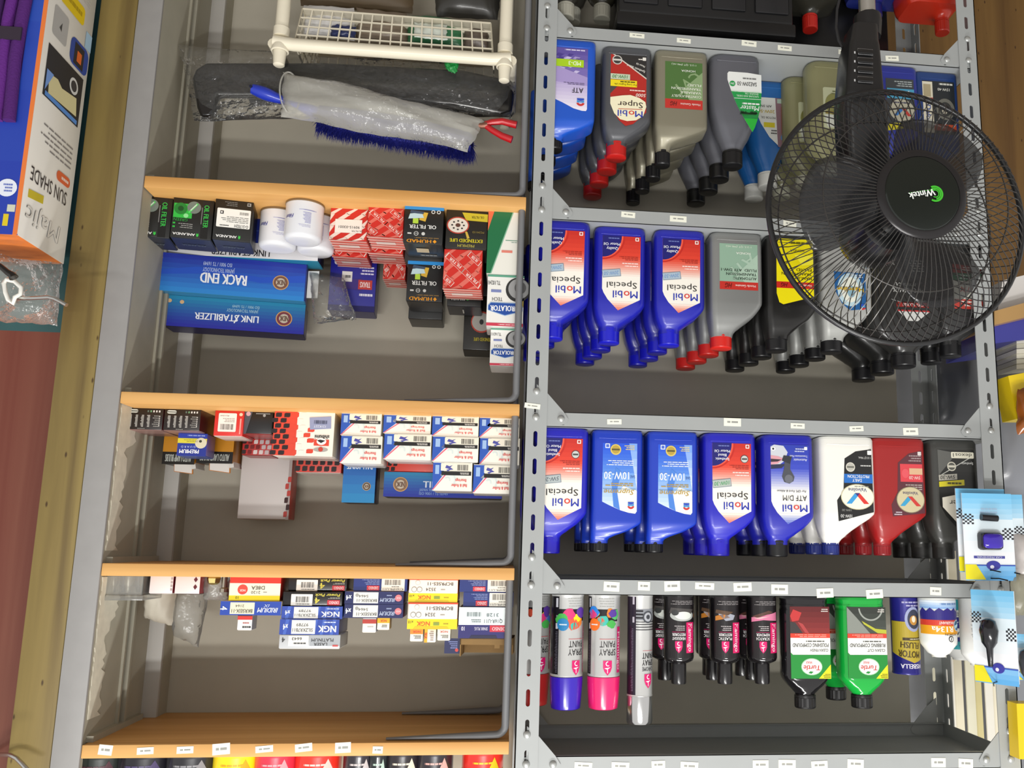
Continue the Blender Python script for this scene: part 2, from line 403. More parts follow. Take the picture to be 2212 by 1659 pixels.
price_tag(unit, 1150, 877, 34, 11, 0, .1, FLOOR)
# ================================================================ wooden shelf bay
bay = thing('wooden_shelf_bay', 'pine plank shelves in a grey painted frame, holding boxed parts', 'shelving', (.38, 0, FLOOR))
def bp(o): o.parent = bay; o.location = (o.location[0] - .38, o.location[1], o.location[2] - FLOOR); return o
WB = [(.2885, .3105), (.687, .7075), (.9805, 1.0015), (1.2715, 1.2925)]
m_pine = wood('pine_board', 'c9924e', 'e0ae6a', axis=0, scale=3.2, knots=False)
for i, (za, zb) in enumerate(WB):
    g = G(); g.box(.030, .7210, .001, BACK - .002, za, zb, m_pine, b=.0012); s = bp(g.build('shelf_board', smooth=30))
    if i == 3:
        for (px, py, w, h) in [(228,1620,30,22),(314,1622,36,15),(400,1620,36,15),(478,1618,38,24),(571,1618,38,14),(656,1615,37,17),(741,1615,34,22),(816,1620,22,15)]:
            price_tag(s, px, py, w, h, .0008, rr.uniform(-.12, .12))
            o = s.children[-1]; o.location = (o.location[0], o.location[1], o.location[2])
    # bent steel straps that carry the board on the post side
    zlow = WB[i - 1][1] if i else FLOOR
    for yy in (.018, .25):
        P = [(.0375, yy, zlow), (.0375, yy, za - .05), (.0375, yy, za - .024)]
        for k in range(1, 7):
            a = math.pi / 2 * k / 6; P.append((.0375 + .016 * (1 - math.cos(a)), yy, za - .024 + .016 * math.sin(a)))
        P += [(.0375 + .016 + .185 * k / 8, yy, za - .0075 + .0045 * k / 8) for k in range(1, 9)]
        rs = []; g = G(); n = len(P); L = [0]
        for k in range(1, n): L.append(L[-1] + (Vector(P[k]) - Vector(P[k - 1])).length)
        for k in range(n):
            d = Vector(P[min(k + 1, n - 1)]) - Vector(P[max(k - 1, 0)]); d.normalize(); nn = Vector((d.z, 0, -d.x))
            tp = 1 if k < 10 else 1 - (k - 9) / 8 * .8
            h = .0065 * tp; w = .0095 * (1 if k < 10 else 1 - (k - 9) / 8 * .6); p = Vector(P[k])
            rs.append([p + nn * h * math.cos(t) + Vector((0, 1, 0)) * w * math.sin(t) for t in [2 * math.pi * j / 10 for j in range(10)]])
        g.rings(rs, m_greyd); bp(g.build('strap', smooth=50))
# end frame: front flange, fluted side panel, rear post
g = G(); g.box(.7215, .7655, -.002, .004, FLOOR, 2.2, m_frame, b=.0012)
bp(g.build('frame_post', smooth=30))
g = G(); g.box(.7235, .752, .004, .125, FLOOR, 2.2, m_side); g.box(.719, .752, .125, .131, FLOOR, 2.2, m_side); g.box(.733, .752, .131, .145, FLOOR, 2.2, M('5a564c', .7))
g.box(.716, .752, .145, .152, FLOOR, 2.2, m_side); g.box(.722, .752, .152, .235, FLOOR, 2.2, m_side); bp(g.build('side_panel', smooth=0))
g = G(); g.box(.694, .752, .235, .245, FLOOR, 2.2, M('b9b6b0', .55, var=.05, scale=20), b=.001); g.box(.694, .699, .245, BACK, FLOOR, 2.2, m_side); bp(g.build('rear_post', smooth=30))
# flaking white paint on the lower side panel
for z0, z1 in ((.705, .96), (1.004, 1.235)):
    g = G(); r2 = random.Random(int(z0 * 100)); n = 30; A = []; B = []
    for k in range(n + 1):
        z = z0 + (z1 - z0) * k / n; A.append((.012 + r2.uniform(0, .004), z)); B.append((.05 + r2.uniform(-.008, .012) + (.03 if z < z0 + .07 else 0), z))
    g.prism(A + B[::-1], M('d6d0bd', .7, var=.15, scale=60), .7222, .7235, 'x'); bp(g.build('flaking_paint', smooth=0))
# cleats under the boards on the frame side
for za, zb in WB:
    g = G(); g.box(.7125, .7235, .02, .222, za - .010, za, m_side); bp(g.build('cleat', smooth=0))
# ================================================================ bottles
def rring(x0, x1, y0, y1, z, rc, n=5):
    a, b = (x1 - x0) / 2, (y1 - y0) / 2; cx, cy = (x0 + x1) / 2, (y0 + y1) / 2; r = min(rc, a * .999, b * .999); P = []
    for sx, sy, st in ((1, -1, -90), (1, 1, 0), (-1, 1, 90), (-1, -1, 180)):
        for k in range(n):
            t = math.radians(st + 90 * k / (n - 1)); P.append((cx + sx * (a - r) + r * math.cos(t), cy + sy * (b - r) + r * math.sin(t), z))
    return P
def smooth_sections(S, sub=4, it=2):
    out = []
    for i in range(len(S) - 1):
        for k in range(sub): out.append([a + (b - a) * k / sub for a, b in zip(S[i], S[i + 1])])
    out.append(list(S[-1]))
    for _ in range(it):
        q = [list(r) for r in out]
        for i in range(1, len(out) - 1):
            if out[i][0] < 14: continue
            for j in range(1, len(out[i])): q[i][j] = (out[i - 1][j] + 2 * out[i][j] + out[i + 1][j]) / 4
        out = q
    return out
def bottle_mesh(S, depth, rc, mat, ribs=None):
    """S rows: v, u_left, u_right, depth(mm), all millimetres; front of the body at y = 0"""
    g = G(); rs = []
    for v, a, b, d in smooth_sections(S):
        k = 0
        if ribs:
            lo, hi, per, amp = ribs
            if lo < v < hi: k = amp * max(0, math.sin((v - lo) / per * 2 * math.pi))
        rs.append(rring((a + k) * .001, (b - k) * .001, (depth - d) / 2 * .001, (depth + d) / 2 * .001, v * .001, rc * .001))
    g.rings(rs, mat); return g
def cap_mesh(c, r, v0, v1, depth, mat):
    g = G(); n = 40; c *= .001; r *= .001; v0 *= .001; v1 *= .001; y = depth * .0005
    g.lathe([(r * .92, v0 - .0015), (r * .92, v0)], mat, n, (c, y))
    g.lathe([(r, v0), (r, v0 + .004)], mat, n, (c, y))
    g.lathe([(r, v0 + .0045), (r, v1 - .003)], mat, n, (c, y), rib=.0007, nr=1)
    g.lathe([(r, v1 - .003), (r * .97, v1 - .001), (r * .9, v1), (r * .4, v1)], mat, n, (c, y)); return g
BODY = {
 'shield': dict(S=[(0,-44,44,52),(2,-48,48,57),(7,-50,50,60),(70,-50,50,60),(145,-50,50,60),(157,-49,49,59),(175,-32,46,54),(189,-12,41,46),(197,-2,37,39),(206,-2,37,39)], d=60, rc=15, cap=(17.5,20.5,198,228)),
 'wedge': dict(S=[(0,-42,44,52),(2,-45,47,57),(6,-46,48,60),(80,-46,48,60),(160,-46,48,60),(172,-45,48,60),(186,-20,48,54),(197,12,48,42),(203,15,48,34),(208,15,48,33)], d=60, rc=10, cap=(31.5,17,204,224)),
 'honda_a': dict(S=[(0,-47,48,52),(2,-51,53,57),(7,-53,54,60),(90,-53,54,60),(158,-53,54,60),(168,-51,53,59),(186,-8,51,52),(197,18,50,40),(207,20,50,30),(212,20,50,30)], d=60, rc=12, cap=(35,15.5,208,238)),
 'honda_b': dict(S=[(0,-46,46,52),(2,-50,50,57),(7,-52,52,60),(80,-52,52,60),(135,-52,52,60),(146,-51,52,60),(168,-34,51,57),(186,-10,49,50),(199,4,48,43),(208,6,47,41)], d=60, rc=13, cap=(26.5,21,203,230)),
 'curved': dict(S=[(0,-44,46,50),(2,-49,51,56),(8,-50,54,60),(60,-50,55,60),(85,-50,55,60),(120,-44,51,60),(150,-36,44,56),(172,-28,36,48),(192,-16,27,42),(200,-14,24,38),(206,-14,24,38)], d=60, rc=22, cap=(5,20.5,201,232)),
 'jug': dict(S=[(0,-46,50,52),(2,-50,54,57),(7,-52,55,60),(80,-52,55,60),(138,-52,55,60),(150,-50,55,60),(172,-14,53,54),(190,8,49,44),(199,15,46,33),(204,15,46,32)], d=60, rc=14, cap=(30.5,16.5,201,223)),
 'round': dict(S=[(0,-42,42,50),(2,-46,46,56),(8,-48,48,60),(90,-48,48,60),(170,-48,48,60),(185,-44,44,58),(205,-24,24,46),(214,-17,17,34),(222,-17,17,34)], d=60, rc=24, cap=(0,18.5,216,236)),
 'wide': dict(S=[(0,-66,66,62),(2,-70,70,68),(8,-72,72,72),(80,-72,72,72),(175,-72,72,72),(190,-68,68,68),(212,-34,34,54),(224,-22,22,44),(232,-22,22,44)], d=72, rc=20, cap=(0,24,226,252)),
}
def make_bottle(kind, name, cat, body, capm, label, group, art, loc, capname='cap', ribs=None, coat=.25):
    d = BODY[kind]; t = thing(name, label, cat, loc, group)
    b = bottle_mesh(d['S'], d['d'], d['rc'], body, ribs).build('bottle_body', t, 50)
    # moulded foot ring
    g = G(); s = d['S'][2]; w0, w1 = s[1] * .001 + .012, s[2] * .001 - .012
    g.tube([(w0, .0006, .016), ((w0 + w1) / 2, .0002, .0165), (w1, .0006, .016)], .0009, body, 6); g.build('moulded_rib', b, 60)
    cap_mesh(*d['cap'], d['d'], capm).build(capname, t, 35)
    if art:
        p = Pr(); art(p); p.build('label', t, plan(0, 0, 0), rough=.32, coat=coat, eps=.00018)
    return t
# ---- label art, millimetres, u = 0 at the middle of the body
def logo_word(p, x, y, h, w):
    k = w / 48
    p.text('M', x + 7.5 * k, y, h, '1d2fa8', 3, w=14 * k, bold=.02); p.text('o', x + 21.5 * k, y, h, 'd8322a', 3, w=11 * k, bold=.02)
    p.text('bil', x + 39 * k, y, h, '1d2fa8', 3, w=18 * k, bold=.02)
SHIELD = [(-39, 20), (35, 20), (35, 126), (32, 134), (24, 147), (4, 168), (-38, 146)]
def art_special(grade, gcol, gbox, blend):
    def f(p):
        p.poly(SHIELD, 'f4efe4', 0)
        p.clipgrad(SHIELD, 150, 169, 'f4efe4', 'e86a52', 5, 1)
        p.clipgrad(SHIELD, 20, 62, 'c3281b', 'e0412c', 5, 1); p.clipgrad(SHIELD, 62, 100, 'e0412c', 'f4efe4', 9, 1)
        p.poly([(35, 20), (35, 68)] + [(35 - 44 * math.sin(a), 20 + 48 * math.cos(a)) for a in [math.radians(k * 9) for k in range(11)]], 'c02418', 2)
        p.poly([(35, 20), (35, 66)] + [(35 - 40 * math.sin(a), 20 + 45 * math.cos(a)) for a in [math.radians(k * 9) for k in range(11)]], 'f05a40', 3)
        p.poly([(35, 20), (35, 64)] + [(35 - 37 * math.sin(a), 20 + 43 * math.cos(a)) for a in [math.radians(k * 9) for k in range(11)]], '14156e', 4)
        if blend:
            for k, s in enumerate(('Synthetic', 'Blend', 'Motor Oil')): p.text(s, 16, 50 - k * 7.5, 5, 'f0f0f4', 5, al='C', bold=.02)
            p.circ(-26, 49, 7.5, '3c3c3c', 4); p.circ(-26, 49, 6.4, 'c9c9c4', 5); p.rect(-31, 47.5, -21, 50.5, '4a4a48', 6)
        else:
            p.text('Quality', 16, 46, 5.4, 'f0f0f4', 5, bold=.02); p.text('Motor Oil', 17, 37, 5.4, 'f0f0f4', 5, bold=.02)
        p.lines(3, 23, 32, 27, 1, '6a78b8', 5); p.rrect(-35.5, 22, -28.5, 29, 1, 'f4f0ea', 4); p.rect(-34, 23.4, -30, 27.6, 'b04038', 5)
        p.lines(-34, 60, 4, 69, 3, '8e1c14', 4, .35); p.lines(-34, 72, 0, 82, 2, 'f6d8d0', 4, .45)
        c, s = math.cos(.12), math.sin(.12); q = lambda x, y: (18 + x * c - y * s, 95 + x * s + y * c)
        p.poly([q(-18.5, -7.5), q(17, -7.5), q(17, 7.5), q(-18.5, 7.5)], '6e7f90', 4); p.poly([q(-17.5, -6.5), q(16.5, -6.5), q(16.5, 6.5), q(-17.5, 6.5)], gbox, 5)
        p.text(grade, 17.5, 95, 7, gcol, 6, w=29, rot=7, bold=.015, shear=.2)
        p.text('Special', -3, 118.5, 11.5, '1c1c1e', 3, w=58, bold=.004)
        logo_word(p, -34, 136.5, 14, 48)
    return f
def art_super(p):
    S = [(-38, 19), (34, 19), (34, 110), (28, 140), (16, 160), (3, 171), (-12, 166), (-38, 140)]
    p.poly(S, 'b3271f', 0); p.poly([(-38, 19), (26, 19), (-38, 66)], '2a2828', 1); p.poly([(-38, 66), (-38, 69), (30, 19), (26, 19)], 'd8cfc2', 2)
    p.poly([(10, 76), (34, 104), (34, 94), (34, 76)], '4a4644', 1)
    p.circ(21, 31, 10, 'cfcac2', 3); p.circ(21, 31, 8, '3a3a38', 4); p.rect(13, 29, 29, 33, 'cfcac2', 5)
    p.text('Synthetic Blend', -17, 47, 4.6, 'f0ece4', 3, w=38, rot=-20, bold=.02); p.text('Motor Oil', -26, 39, 4, 'f0ece4', 3, w=18, rot=-20)
    p.lines(-36, 24, -16, 29, 1, 'd8d4cc', 3); p.rrect(-37, 22, -30, 29, 1, 'e8e4dc', 4)
    p.rect(-5, 61, 34, 73, 'c4d0b4', 4); p.text('10W-30', 15, 67, 7, '2d7a3c', 5, w=31, bold=.02, shear=.2)
    p.rect(-19, 74, 34, 88, 'f0d818', 4); p.text('For Long Engine Life', 4, 83.5, 4, '3a3208', 5, w=44); p.lines(-15, 75, 30, 80, 1, '5a5010', 5)
    p.text('5000', -27, 104, 7, 'f4e8dc', 3, w=20, bold=.02, shear=.2); p.lines(-35, 92, 2, 97, 1, 'f4d8cc', 3)
    p.poly([(-38, 128), (-36, 118), (-24, 110), (-6, 105), (10, 107), (34, 112), (34, 126), (26, 146), (14, 158), (0, 161), (-18, 158), (-32, 148)], 'f3ecc9', 5)
    p.text('Super', -6, 126, 12, '2a1816', 6, w=50, bold=.012); p.line(-30, 134.5, 18, 136, 1.2, 'c23328', 6)
    logo_word_hi(p, -31, 145, 13, 50)
def logo_word_hi(p, x, y, h, w):
    k = w / 48
    p.text('M', x + 7.5 * k, y, h, '1d2fa8', 7, w=14 * k, bold=.02); p.text('o', x + 21.5 * k, y, h, 'd8322a', 7, w=11 * k, bold=.02); p.text('bil', x + 39 * k, y, h, '1d2fa8', 7, w=18 * k, bold=.02)
def caltag(p, x, y, w, l=5):
    p.arc(x, y, w * .62, w * .3, 20, 160, 'cc2f2a', l, 8); p.poly([(x - w / 2, y + 1), (x + w / 2, y + 1), (x + w / 2, y - w * .25), (x, y - w * .05), (x - w / 2, y - w * .25)], '2a8fd0', l); p.poly([(x - w / 2, y - w * .3), (x, y - w * .12), (x + w / 2, y - w * .3), (x + w / 2, y - w * .55), (x - w / 2, y - w * .55)], '2a50c0', l)
SUP = [(-35, 25), (29, 25), (29, 133), (18, 138.5), (-4, 148), (-20, 152.5), (-32, 154), (-35, 150)]
def art_supreme(p):
    p.clipgrad(SUP, 25, 80, '1c50d6', '5a8de0', 8, 0); p.clipgrad(SUP, 80, 154, '6fa0e6', 'e9f1f4', 10, 0)
    p.poly([(-35, 150), (-35, 112), (-10, 104), (2, 118), (-2, 147), (-20, 152.5), (-32, 154)], 'eef0ea', 1)
    p.poly([(-4, 148), (8, 142), (12, 100), (4, 70), (-6, 78), (2, 112)], '4c83d8', 2)
    p.clipgrad([(-35, 25), (-20, 25), (-35, 110)], 25, 110, '6f9bea', 'e4ecf8', 6, 1)
    p.circ(5, 37, 10, 'd8c060', 3); p.circ(5, 37, 7.5, 'b89c40', 4); p.rect(-2.5, 35.5, 12.5, 38.5, '5a5228', 5)
    p.rrect(16, 26, 24.5, 34.5, 1, 'e6ecf6', 3); p.rect(17.5, 27.5, 23, 33, '4a6ac8', 4); p.lines(-30, 28, -7, 38, 3, 'd8c98a', 3)
    p.lines(-28, 56, 24, 67, 3, 'e8eefa', 3, .4); p.text('10W-30', 3, 85, 13.5, 'ffffff', 4, w=46, bold=.012); p.text('SAE', -27, 87, 5, '3a5a9a', 4, w=9)
    p.lines(-28, 98, 26, 105, 2, 'b8963c', 4, .5); p.text('Supreme', -2, 115.5, 9, 'b8953a', 4, w=56, bold=.02, shear=.25); p.line(-33, 109.5, 28, 109.5, .8, '5a7a8a', 4)
    caltag(p, -24, 139, 11)
def art_atf(p):
    S = [(-30, 19), (34, 19), (34, 129), (18, 136), (-4, 147), (-20, 151), (-28, 151), (-30, 147)]
    p.clipgrad(S, 19, 90, '5a4c9c', '8878bc', 5, 0); p.clipgrad(S, 90, 151, 'b9a9d6', 'f0ecf6', 8, 0)
    r = random.Random(2)
    for k in range(26):
        x, y, w = r.uniform(-28, 28), r.uniform(32, 84), r.uniform(3, 9); c = r.choice(('4a3c8c', '6f60a8', 'a597cc', 'c8bee4', '3e3478')); p.poly([(x - w, y - 2), (x + w * .4, y - w * .5), (x + w, y + 1), (x, y + w * .5)], c, 1)
    p.poly([(-30, 80), (34, 58), (34, 92), (-30, 98)], 'a897cc', 2)
    p.lines(-24, 21, 30, 26, 1, 'd8d0ea', 3); p.rect(-22, 44, 34, 60, 'a8d01c', 4); p.text('MD-3', -4, 52, 8.5, 'f4ffe0', 5, w=24, bold=.02)
    p.lines(-24, 92, 26, 98, 2, '4a4060', 3, .4); p.text('ATF', -11, 109, 10.5, '15131c', 4, w=22, bold=.015); caltag(p, -17, 133, 14)
def art_honda(c0, c1, lines_, big, dark, v0, v1, v2):
    def f(p):
        p.rect(-41, v0, 35, v1, c0, 0); p.poly([(-41, v0 + 20), (0, v0 + 60), (-14, v1), (-41, v1)], c1, 1)
        p.text(big, -10, v0 + 46, 24, c1, 2, w=60, rot=38, bold=.03)
        p.rect(-41, v1, 35, v2, 'c03028', 1); p.text('Honda Genuine', -16, (v1 + v2) / 2, 4.6, 'f0e4dc', 3, w=40, bold=.01); p.text('HG', 18, (v1 + v2) / 2, 9, '5a1210', 3, w=14, bold=.03, shear=.3)
        for k, s in enumerate(lines_): p.text(s, -38, v1 - 7 - k * 8.2, 5.2, '1c241e' if dark else 'e6e8da', 4, al='L', w=min(70, 5 + len(s) * 4.6), bold=.025)
        p.text('HONDA', -12, v0 + 19, 4.6, 'e8eae0', 4, w=28, bold=.02); p.text('1 U.S. QT (946 mL)', -3, v0 + 6, 3.6, 'dfe4d4', 4, w=50)
    return f
def art_master(p):
    S = [(-49, 43), (-20, 40), (18, 40), (21, 44), (21, 58), (13, 84), (3, 110), (-10, 136), (-29, 168), (-34, 158), (-41, 137), (-47, 108), (-49, 82)]
    p.poly(S, 'eceeea', 0)
    def cut(lo, hi, c): p.clipgrad(S, lo, hi, c, c, 1, 1)
    cut(82, 140, '1f9a4a'); cut(126, 139, '186a2c'); cut(139, 168, '28b83c'); cut(80, 83, 'd8e8d8')
    r = random.Random(4)
    for k in range(14): x = -40 + k * 2.4; p.poly([(x, 128), (x + 3, 124 + r.uniform(-3, 3)), (x + 5, 132)], '0f3a1c', 2)
    p.line(-48, 97, 8, 97, 1, 'f0f4f0', 2); p.text('Master', -24, 117, 10, 'f4faf4', 3, w=40, bold=.02, shear=.2); p.lines(-44, 105, 4, 110, 1, 'f0f4f0', 3, .7)
    p.text('GASOLINE AND DIESEL', -20, 91.5, 3.6, 'dff0df', 3, w=46); p.text('ENGINE OIL', -28, 86, 3.6, 'dff0df', 3, w=28)
    p.text('SAE20W-50', -19, 65, 8.5, '1c1c1c', 3, w=40, bold=.012); p.circ(11, 66, 6, '1f9a4a', 3); p.text('SN', 11, 66, 4.4, 'f0f0f0', 4, bold=.02)
    p.lines(-38, 50, 4, 56, 1, '7a7a78', 3)
def art_bluebottle(p):
    S = [(-46, 40), (40, 40), (38, 70), (26, 100), (8, 130), (-18, 155), (-30, 158), (-42, 130), (-46, 90)]
    p.poly(S, 'e4e6e0', 0); p.poly([(-46, 40), (-6, 40), (-10, 150), (-30, 158), (-42, 130), (-46, 90)], '8c6a74', 1)
    p.text('API SN', 14, 60, 5, '2a2a2a', 3, w=24); p.text('20W-50', 14, 72, 7, 'c0a820', 3, w=36, bold=.03); p.text('MOTOR OIL', 10, 86, 5, '55554e', 3, w=32)
    p.rect(-4, 97, 20, 108, 'd8c820', 3); p.rect(-30, 42, -10, 52, 'a8bcae', 3); p.rect(-34, 60, -18, 120, '9a4038', 2); p.ell(-26, 130, 10, 9, '5a8ac0', 3); p.lines(-8, 112, 10, 124, 2, '4a4a48', 3)
def art_atfdm(p):
    p.poly(SHIELD, 'f1efe8', 0); p.clipgrad(SHIELD, 20, 66, '2638a8', '3c4cc0', 5, 1); p.clipgrad(SHIELD, 66, 108, '4a58c4', 'f1efe8', 9, 1); p.clipgrad(SHIELD, 148, 168, 'f1efe8', '5a6cc4', 5, 1)
    p.poly([(35, 24), (35, 64), (24, 62), (8, 50), (2, 34), (10, 22), (28, 20)], 'c9ccd4', 2); p.poly([(35, 40), (35, 58), (22, 56), (10, 46), (20, 42)], 'd89aa4', 3); p.poly([(35, 47), (35, 53), (22, 52), (14, 48)], '3a2c34', 4)
    p.ell(30, 28, 4.5, 3.4, 'f4f4f4', 3); p.ell(30, 28, 2, 2, '1c1c24', 4); p.poly([(35, 58), (35, 66), (14, 64), (6, 56)], '2a2f4a', 3)
    p.poly([(-4, 40), (8, 44), (10, 66), (14, 80), (10, 90), (0, 93), (-8, 88), (-10, 80), (-2, 66)], '4a4c54', 5); p.ell(1, 84, 8, 8, '6a6c74', 6); p.poly([(-6, 42), (10, 40), (14, 50), (-2, 56)], '2f3138', 6)
    p.text('Automatic', -22, 48, 4.6, 'e6e8f4', 5, w=26); p.text('Transmission Fluid', -19, 41, 3.8, 'dfe2f0', 5, w=34); p.lines(-30, 25, -4, 34, 2, 'b8bee0', 5); p.rrect(-36, 23, -30, 29, 1, 'e8e8ee', 5)
    p.text('For GM, Ford & Allison', -4, 107, 4.2, '3a3a40', 5, w=56, shear=.25); p.text('ATF D/M', -10, 120, 10, '1c1c1e', 5, w=46, bold=.004); logo_word_hi(p, -34, 139, 13, 48)
def art_valv(band, base, grade):
    def f(p):
        S = [(-44, 24), (-45, 143), (24, 161), (26, 122), (13, 104), (9, 43), (-13, 29)]
        p.poly(S[::-1], base, 0)
        p.rect(-45, 72, 11, 89, band[0], 1); p.text('DAILY', -14, 84, 5.6, 'f4f4f4', 3, w=18, bold=.02); p.text('PROTECTION', -17, 76.5, 5.6, 'f4f4f4', 3, w=42, bold=.02)
        p.circ(-2, 59, 9, 'd6d2c4', 2); p.circ(-2, 59, 7.2, 'b8b6aa', 3); p.rect(-9, 57.5, 5, 60.5, '6a6a60', 4); p.lines(-42, 54, -14, 58, 1, 'd0d0cc', 2)
        p.text('1 US QT 946mL', -30, 41, 4, 'c8c8c4', 2, w=24); p.rrect(-44, 27, -36, 35, 1, 'f0f0ea', 2)
        p.ell(-14, 115, 32.5, 24, 'cfc8a4', 3, 30); p.ell(-14, 115, 31, 22.6, 'f4f0da', 4, 30)
        p.text('Valvoline', -14, 102, 7, '23306e', 6, w=36, bold=.02); p.lines(-36, 94, 6, 97, 1, '8a8a80', 6)
        p.poly([(-2, 128), (8, 128), (-9, 108), (-14, 114)], '3a9ad8', 6); p.poly([(-36, 128), (-26, 128), (-9, 108), (-18, 108)], 'd8352c', 6); p.poly([(-14, 114), (-9, 108), (-18, 108)], '3a2a7a', 7)
        p.text(grade, 9, 151, 6, 'd8d8d4', 3, w=22, rot=0, bold=.02); p.text('10W-30', 8, 140, 4, '9a9a94', 3, w=18)
    return f
def art_valv_red(p):
    p.poly([(-42, 24), (-44, 143), (20, 150), (22, 128), (9, 104), (6, 48), (-16, 30)][::-1], '5c2a33', 0)
    p.rect(-42, 50, 2, 84, 'd8414a', 1); p.rect(-42, 58, -16, 70, 'd8b08a', 2); p.text('5W-20', -26, 76, 6, 'f0d8d0', 3, w=22, bold=.02); p.ell(-8, 68, 7, 9, 'e0565e', 2); p.lines(-40, 88, 0, 100, 3, 'b0a49c', 2)
    p.lines(-40, 32, -14, 46, 3, 'a08c8c', 2); p.rrect(-41, 26, -34, 33, 1, 'd8d0cc', 2)
    p.ell(-16, 118, 28, 25, '8c8468', 3, 30); p.ell(-16, 118, 26.5, 23.5, 'cfc39c', 4, 30); p.text('Valvoline', -16, 106, 6, '4a4468', 6, w=30, bold=.02)
    p.poly([(-4, 130), (5, 130), (-11, 112), (-16, 118)], '3aa0cc', 6); p.poly([(-36, 130), (-27, 130), (-11, 112), (-19, 112)], 'cc3a34', 6); p.lines(2, 140, 18, 148, 2, 'd0c0c8', 3)
def art_dark(p):
    S = [(-39, 20), (35, 20), (35, 126), (24, 147), (4, 168), (-38, 146)]
    p.poly(S, '1f1f1d', 0); p.poly([(35, 20), (35, 70), (-4, 26)], '5c5c58', 1); p.line(35, 72, -38, 30, 1.6, 'b8b8b0', 2)
    p.rrect(-38, 24, 8, 36, 2, 'dcd8c4', 3); p.text('dexos1', -15, 30, 7, '4a4a44', 4, w=38, bold=.02); p.circ(8, 52, 9, 'c8c4b4', 3); p.circ(8, 52, 7, '55554e', 4); p.rect(1, 50, 15, 54, 'c8c4b4', 5)
    p.text('Synthetic', -24, 46, 4.6, 'd8d8d4', 3, w=24); c = math.cos(.08); p.poly([(-2, 66), (35, 69), (35, 80), (-2, 77)], 'b4b0a4', 4); p.text('5W-30', 17, 73, 7, '2a2a28', 5, w=30, rot=4, bold=.02, shear=.2)
    p.poly([(-16, 77), (35, 82), (35, 92), (-16, 88)], 'd8cc20', 4); p.lines(-10, 81, 30, 88, 1, '4a4408', 5); p.poly([(-38, 128), (-30, 112), (0, 106), (30, 112), (30, 130), (4, 158), (-30, 146)], 'e4dfce', 4); p.text('Super', -4, 122, 10, '2a2a2a', 5, w=40)
def art_yellow(p):
    S = [(-42, 8), (26, 8), (32, 20), (33, 120), (28, 138), (20, 142), (-42, 124)]
    p.poly(S, 'e8d80e', 0); p.rect(-42, 96, 33, 109, 'c02a1e', 1); p.text('Honda Genuine', -18, 102.5, 4.4, 'f0e0d0', 3, w=38); p.text('HG', 18, 102.5, 8, '5a1210', 3, w=14, bold=.03, shear=.3)
    for k, s in enumerate(('MANUAL', 'TRANSMISSION', 'FLUID')): p.text(s, -38, 88 - k * 8.5, 5.6, '2a2604', 3, al='L', w=10 + len(s) * 4.2, bold=.025)
    p.text('HONDA', -10, 32, 5, '4a4410', 3, w=28); p.lines(-36, 12, 20, 20, 1, '5a5410', 3); p.poly([(-42, 40), (-4, 40), (-20, 62), (-42, 58)], 'f4ea3c', 1)
def art_havoline(p):
    S = [(-36, 74), (28, 72), (27, 110), (14, 136), (-2, 150), (-36, 146)]
    p.poly(S, '1d5a94', 0); p.ell(-4, 108, 26, 34, 'b9d2da', 1); p.ell(-4, 108, 18, 26, 'e4e6d8', 2); p.ell(-6, 112, 8, 12, '8ab0c0', 3)
    p.text('Havoline', -4, 108, 9, 'e0b414', 5, w=54, bold=.05); p.text('Havoline', -3.4, 107, 9, '3a2a08', 4, w=54, bold=.05); caltag(p, -28, 142, 10); p.lines(-30, 76, 20, 84, 2, 'c8d8e4', 4)
def art_black(p):
    p.text('HPE 10W-20', 2, 104, 9, 'd8d8d4', 3, w=64, bold=.015); p.text('MOTOR OIL', 6, 92, 6, 'c8c8c4', 3, w=42); p.rect(-40, 128, 26, 138, '8a1c18', 2); p.text('GENUINE', -8, 133, 6, 'd8c8c4', 3, w=44)
    p.poly([(-42, 146), (24, 146), (4, 166), (-16, 166)], 'c8c8c4', 2); p.rect(-42, 144, 24, 147, 'b0282a', 3); p.arc(0, 20, 110, 1.4, 70, 110, '8a8a88', 2); p.lines(-34, 40, 0, 66, 5, 'a8a8a4', 2, .35); p.text('SN', 30, 50, 5, 'b8b8b4', 3)
def art_castrol(p):
    p.rect(-40, 44, 20, 62, '8a2a26', 1); p.rect(-40, 62, 20, 78, '2f6a48', 1); p.rect(-40, 78, 20, 116, 'c8c8bc', 1); p.rect(-40, 116, 20, 136, 'b03a30', 1)
    p.text('GTX', -10, 96, 10, 'c03a30', 3, w=36, shear=.3, bold=.03); p.lines(-36, 48, 16, 58, 2, 'd8c0b8', 3); p.lines(-36, 64, 16, 76, 2, 'b8d0c0', 3); p.lines(-36, 118, 10, 132, 2, 'e8d0c8', 3); p.lines(-36, 82, 10, 88, 1, '3a3a3a', 3)
def art_delo(p):
    p.rect(-36, 22, 34, 140, '23282c', 0); p.rect(12, 24, 34, 138, 'd8d2bc', 1); p.text('Delo', 23, 92, 11, '2a4a94', 3, w=34, rot=90, bold=.04, shear=.2); p.rect(14, 108, 32, 128, 'b8b8b0', 2); p.rect(16, 30, 32, 58, 'a89c7c', 2); p.rect(12, 60, 34, 70, 'a03828', 3)
    p.text('15W-40', -12, 40, 6, 'd8d8d0', 3, w=26, bold=.02); p.ell(-14, 84, 20, 24, '6a6a62', 2); p.ell(-14, 84, 13, 16, '2f3230', 3); p.ell(-12, 88, 6, 7, 'b0aa98', 4); p.rect(-36, 118, 12, 132, 'a84428', 2); p.lines(-32, 24, 8, 32, 1, 'c8c8c0', 3)
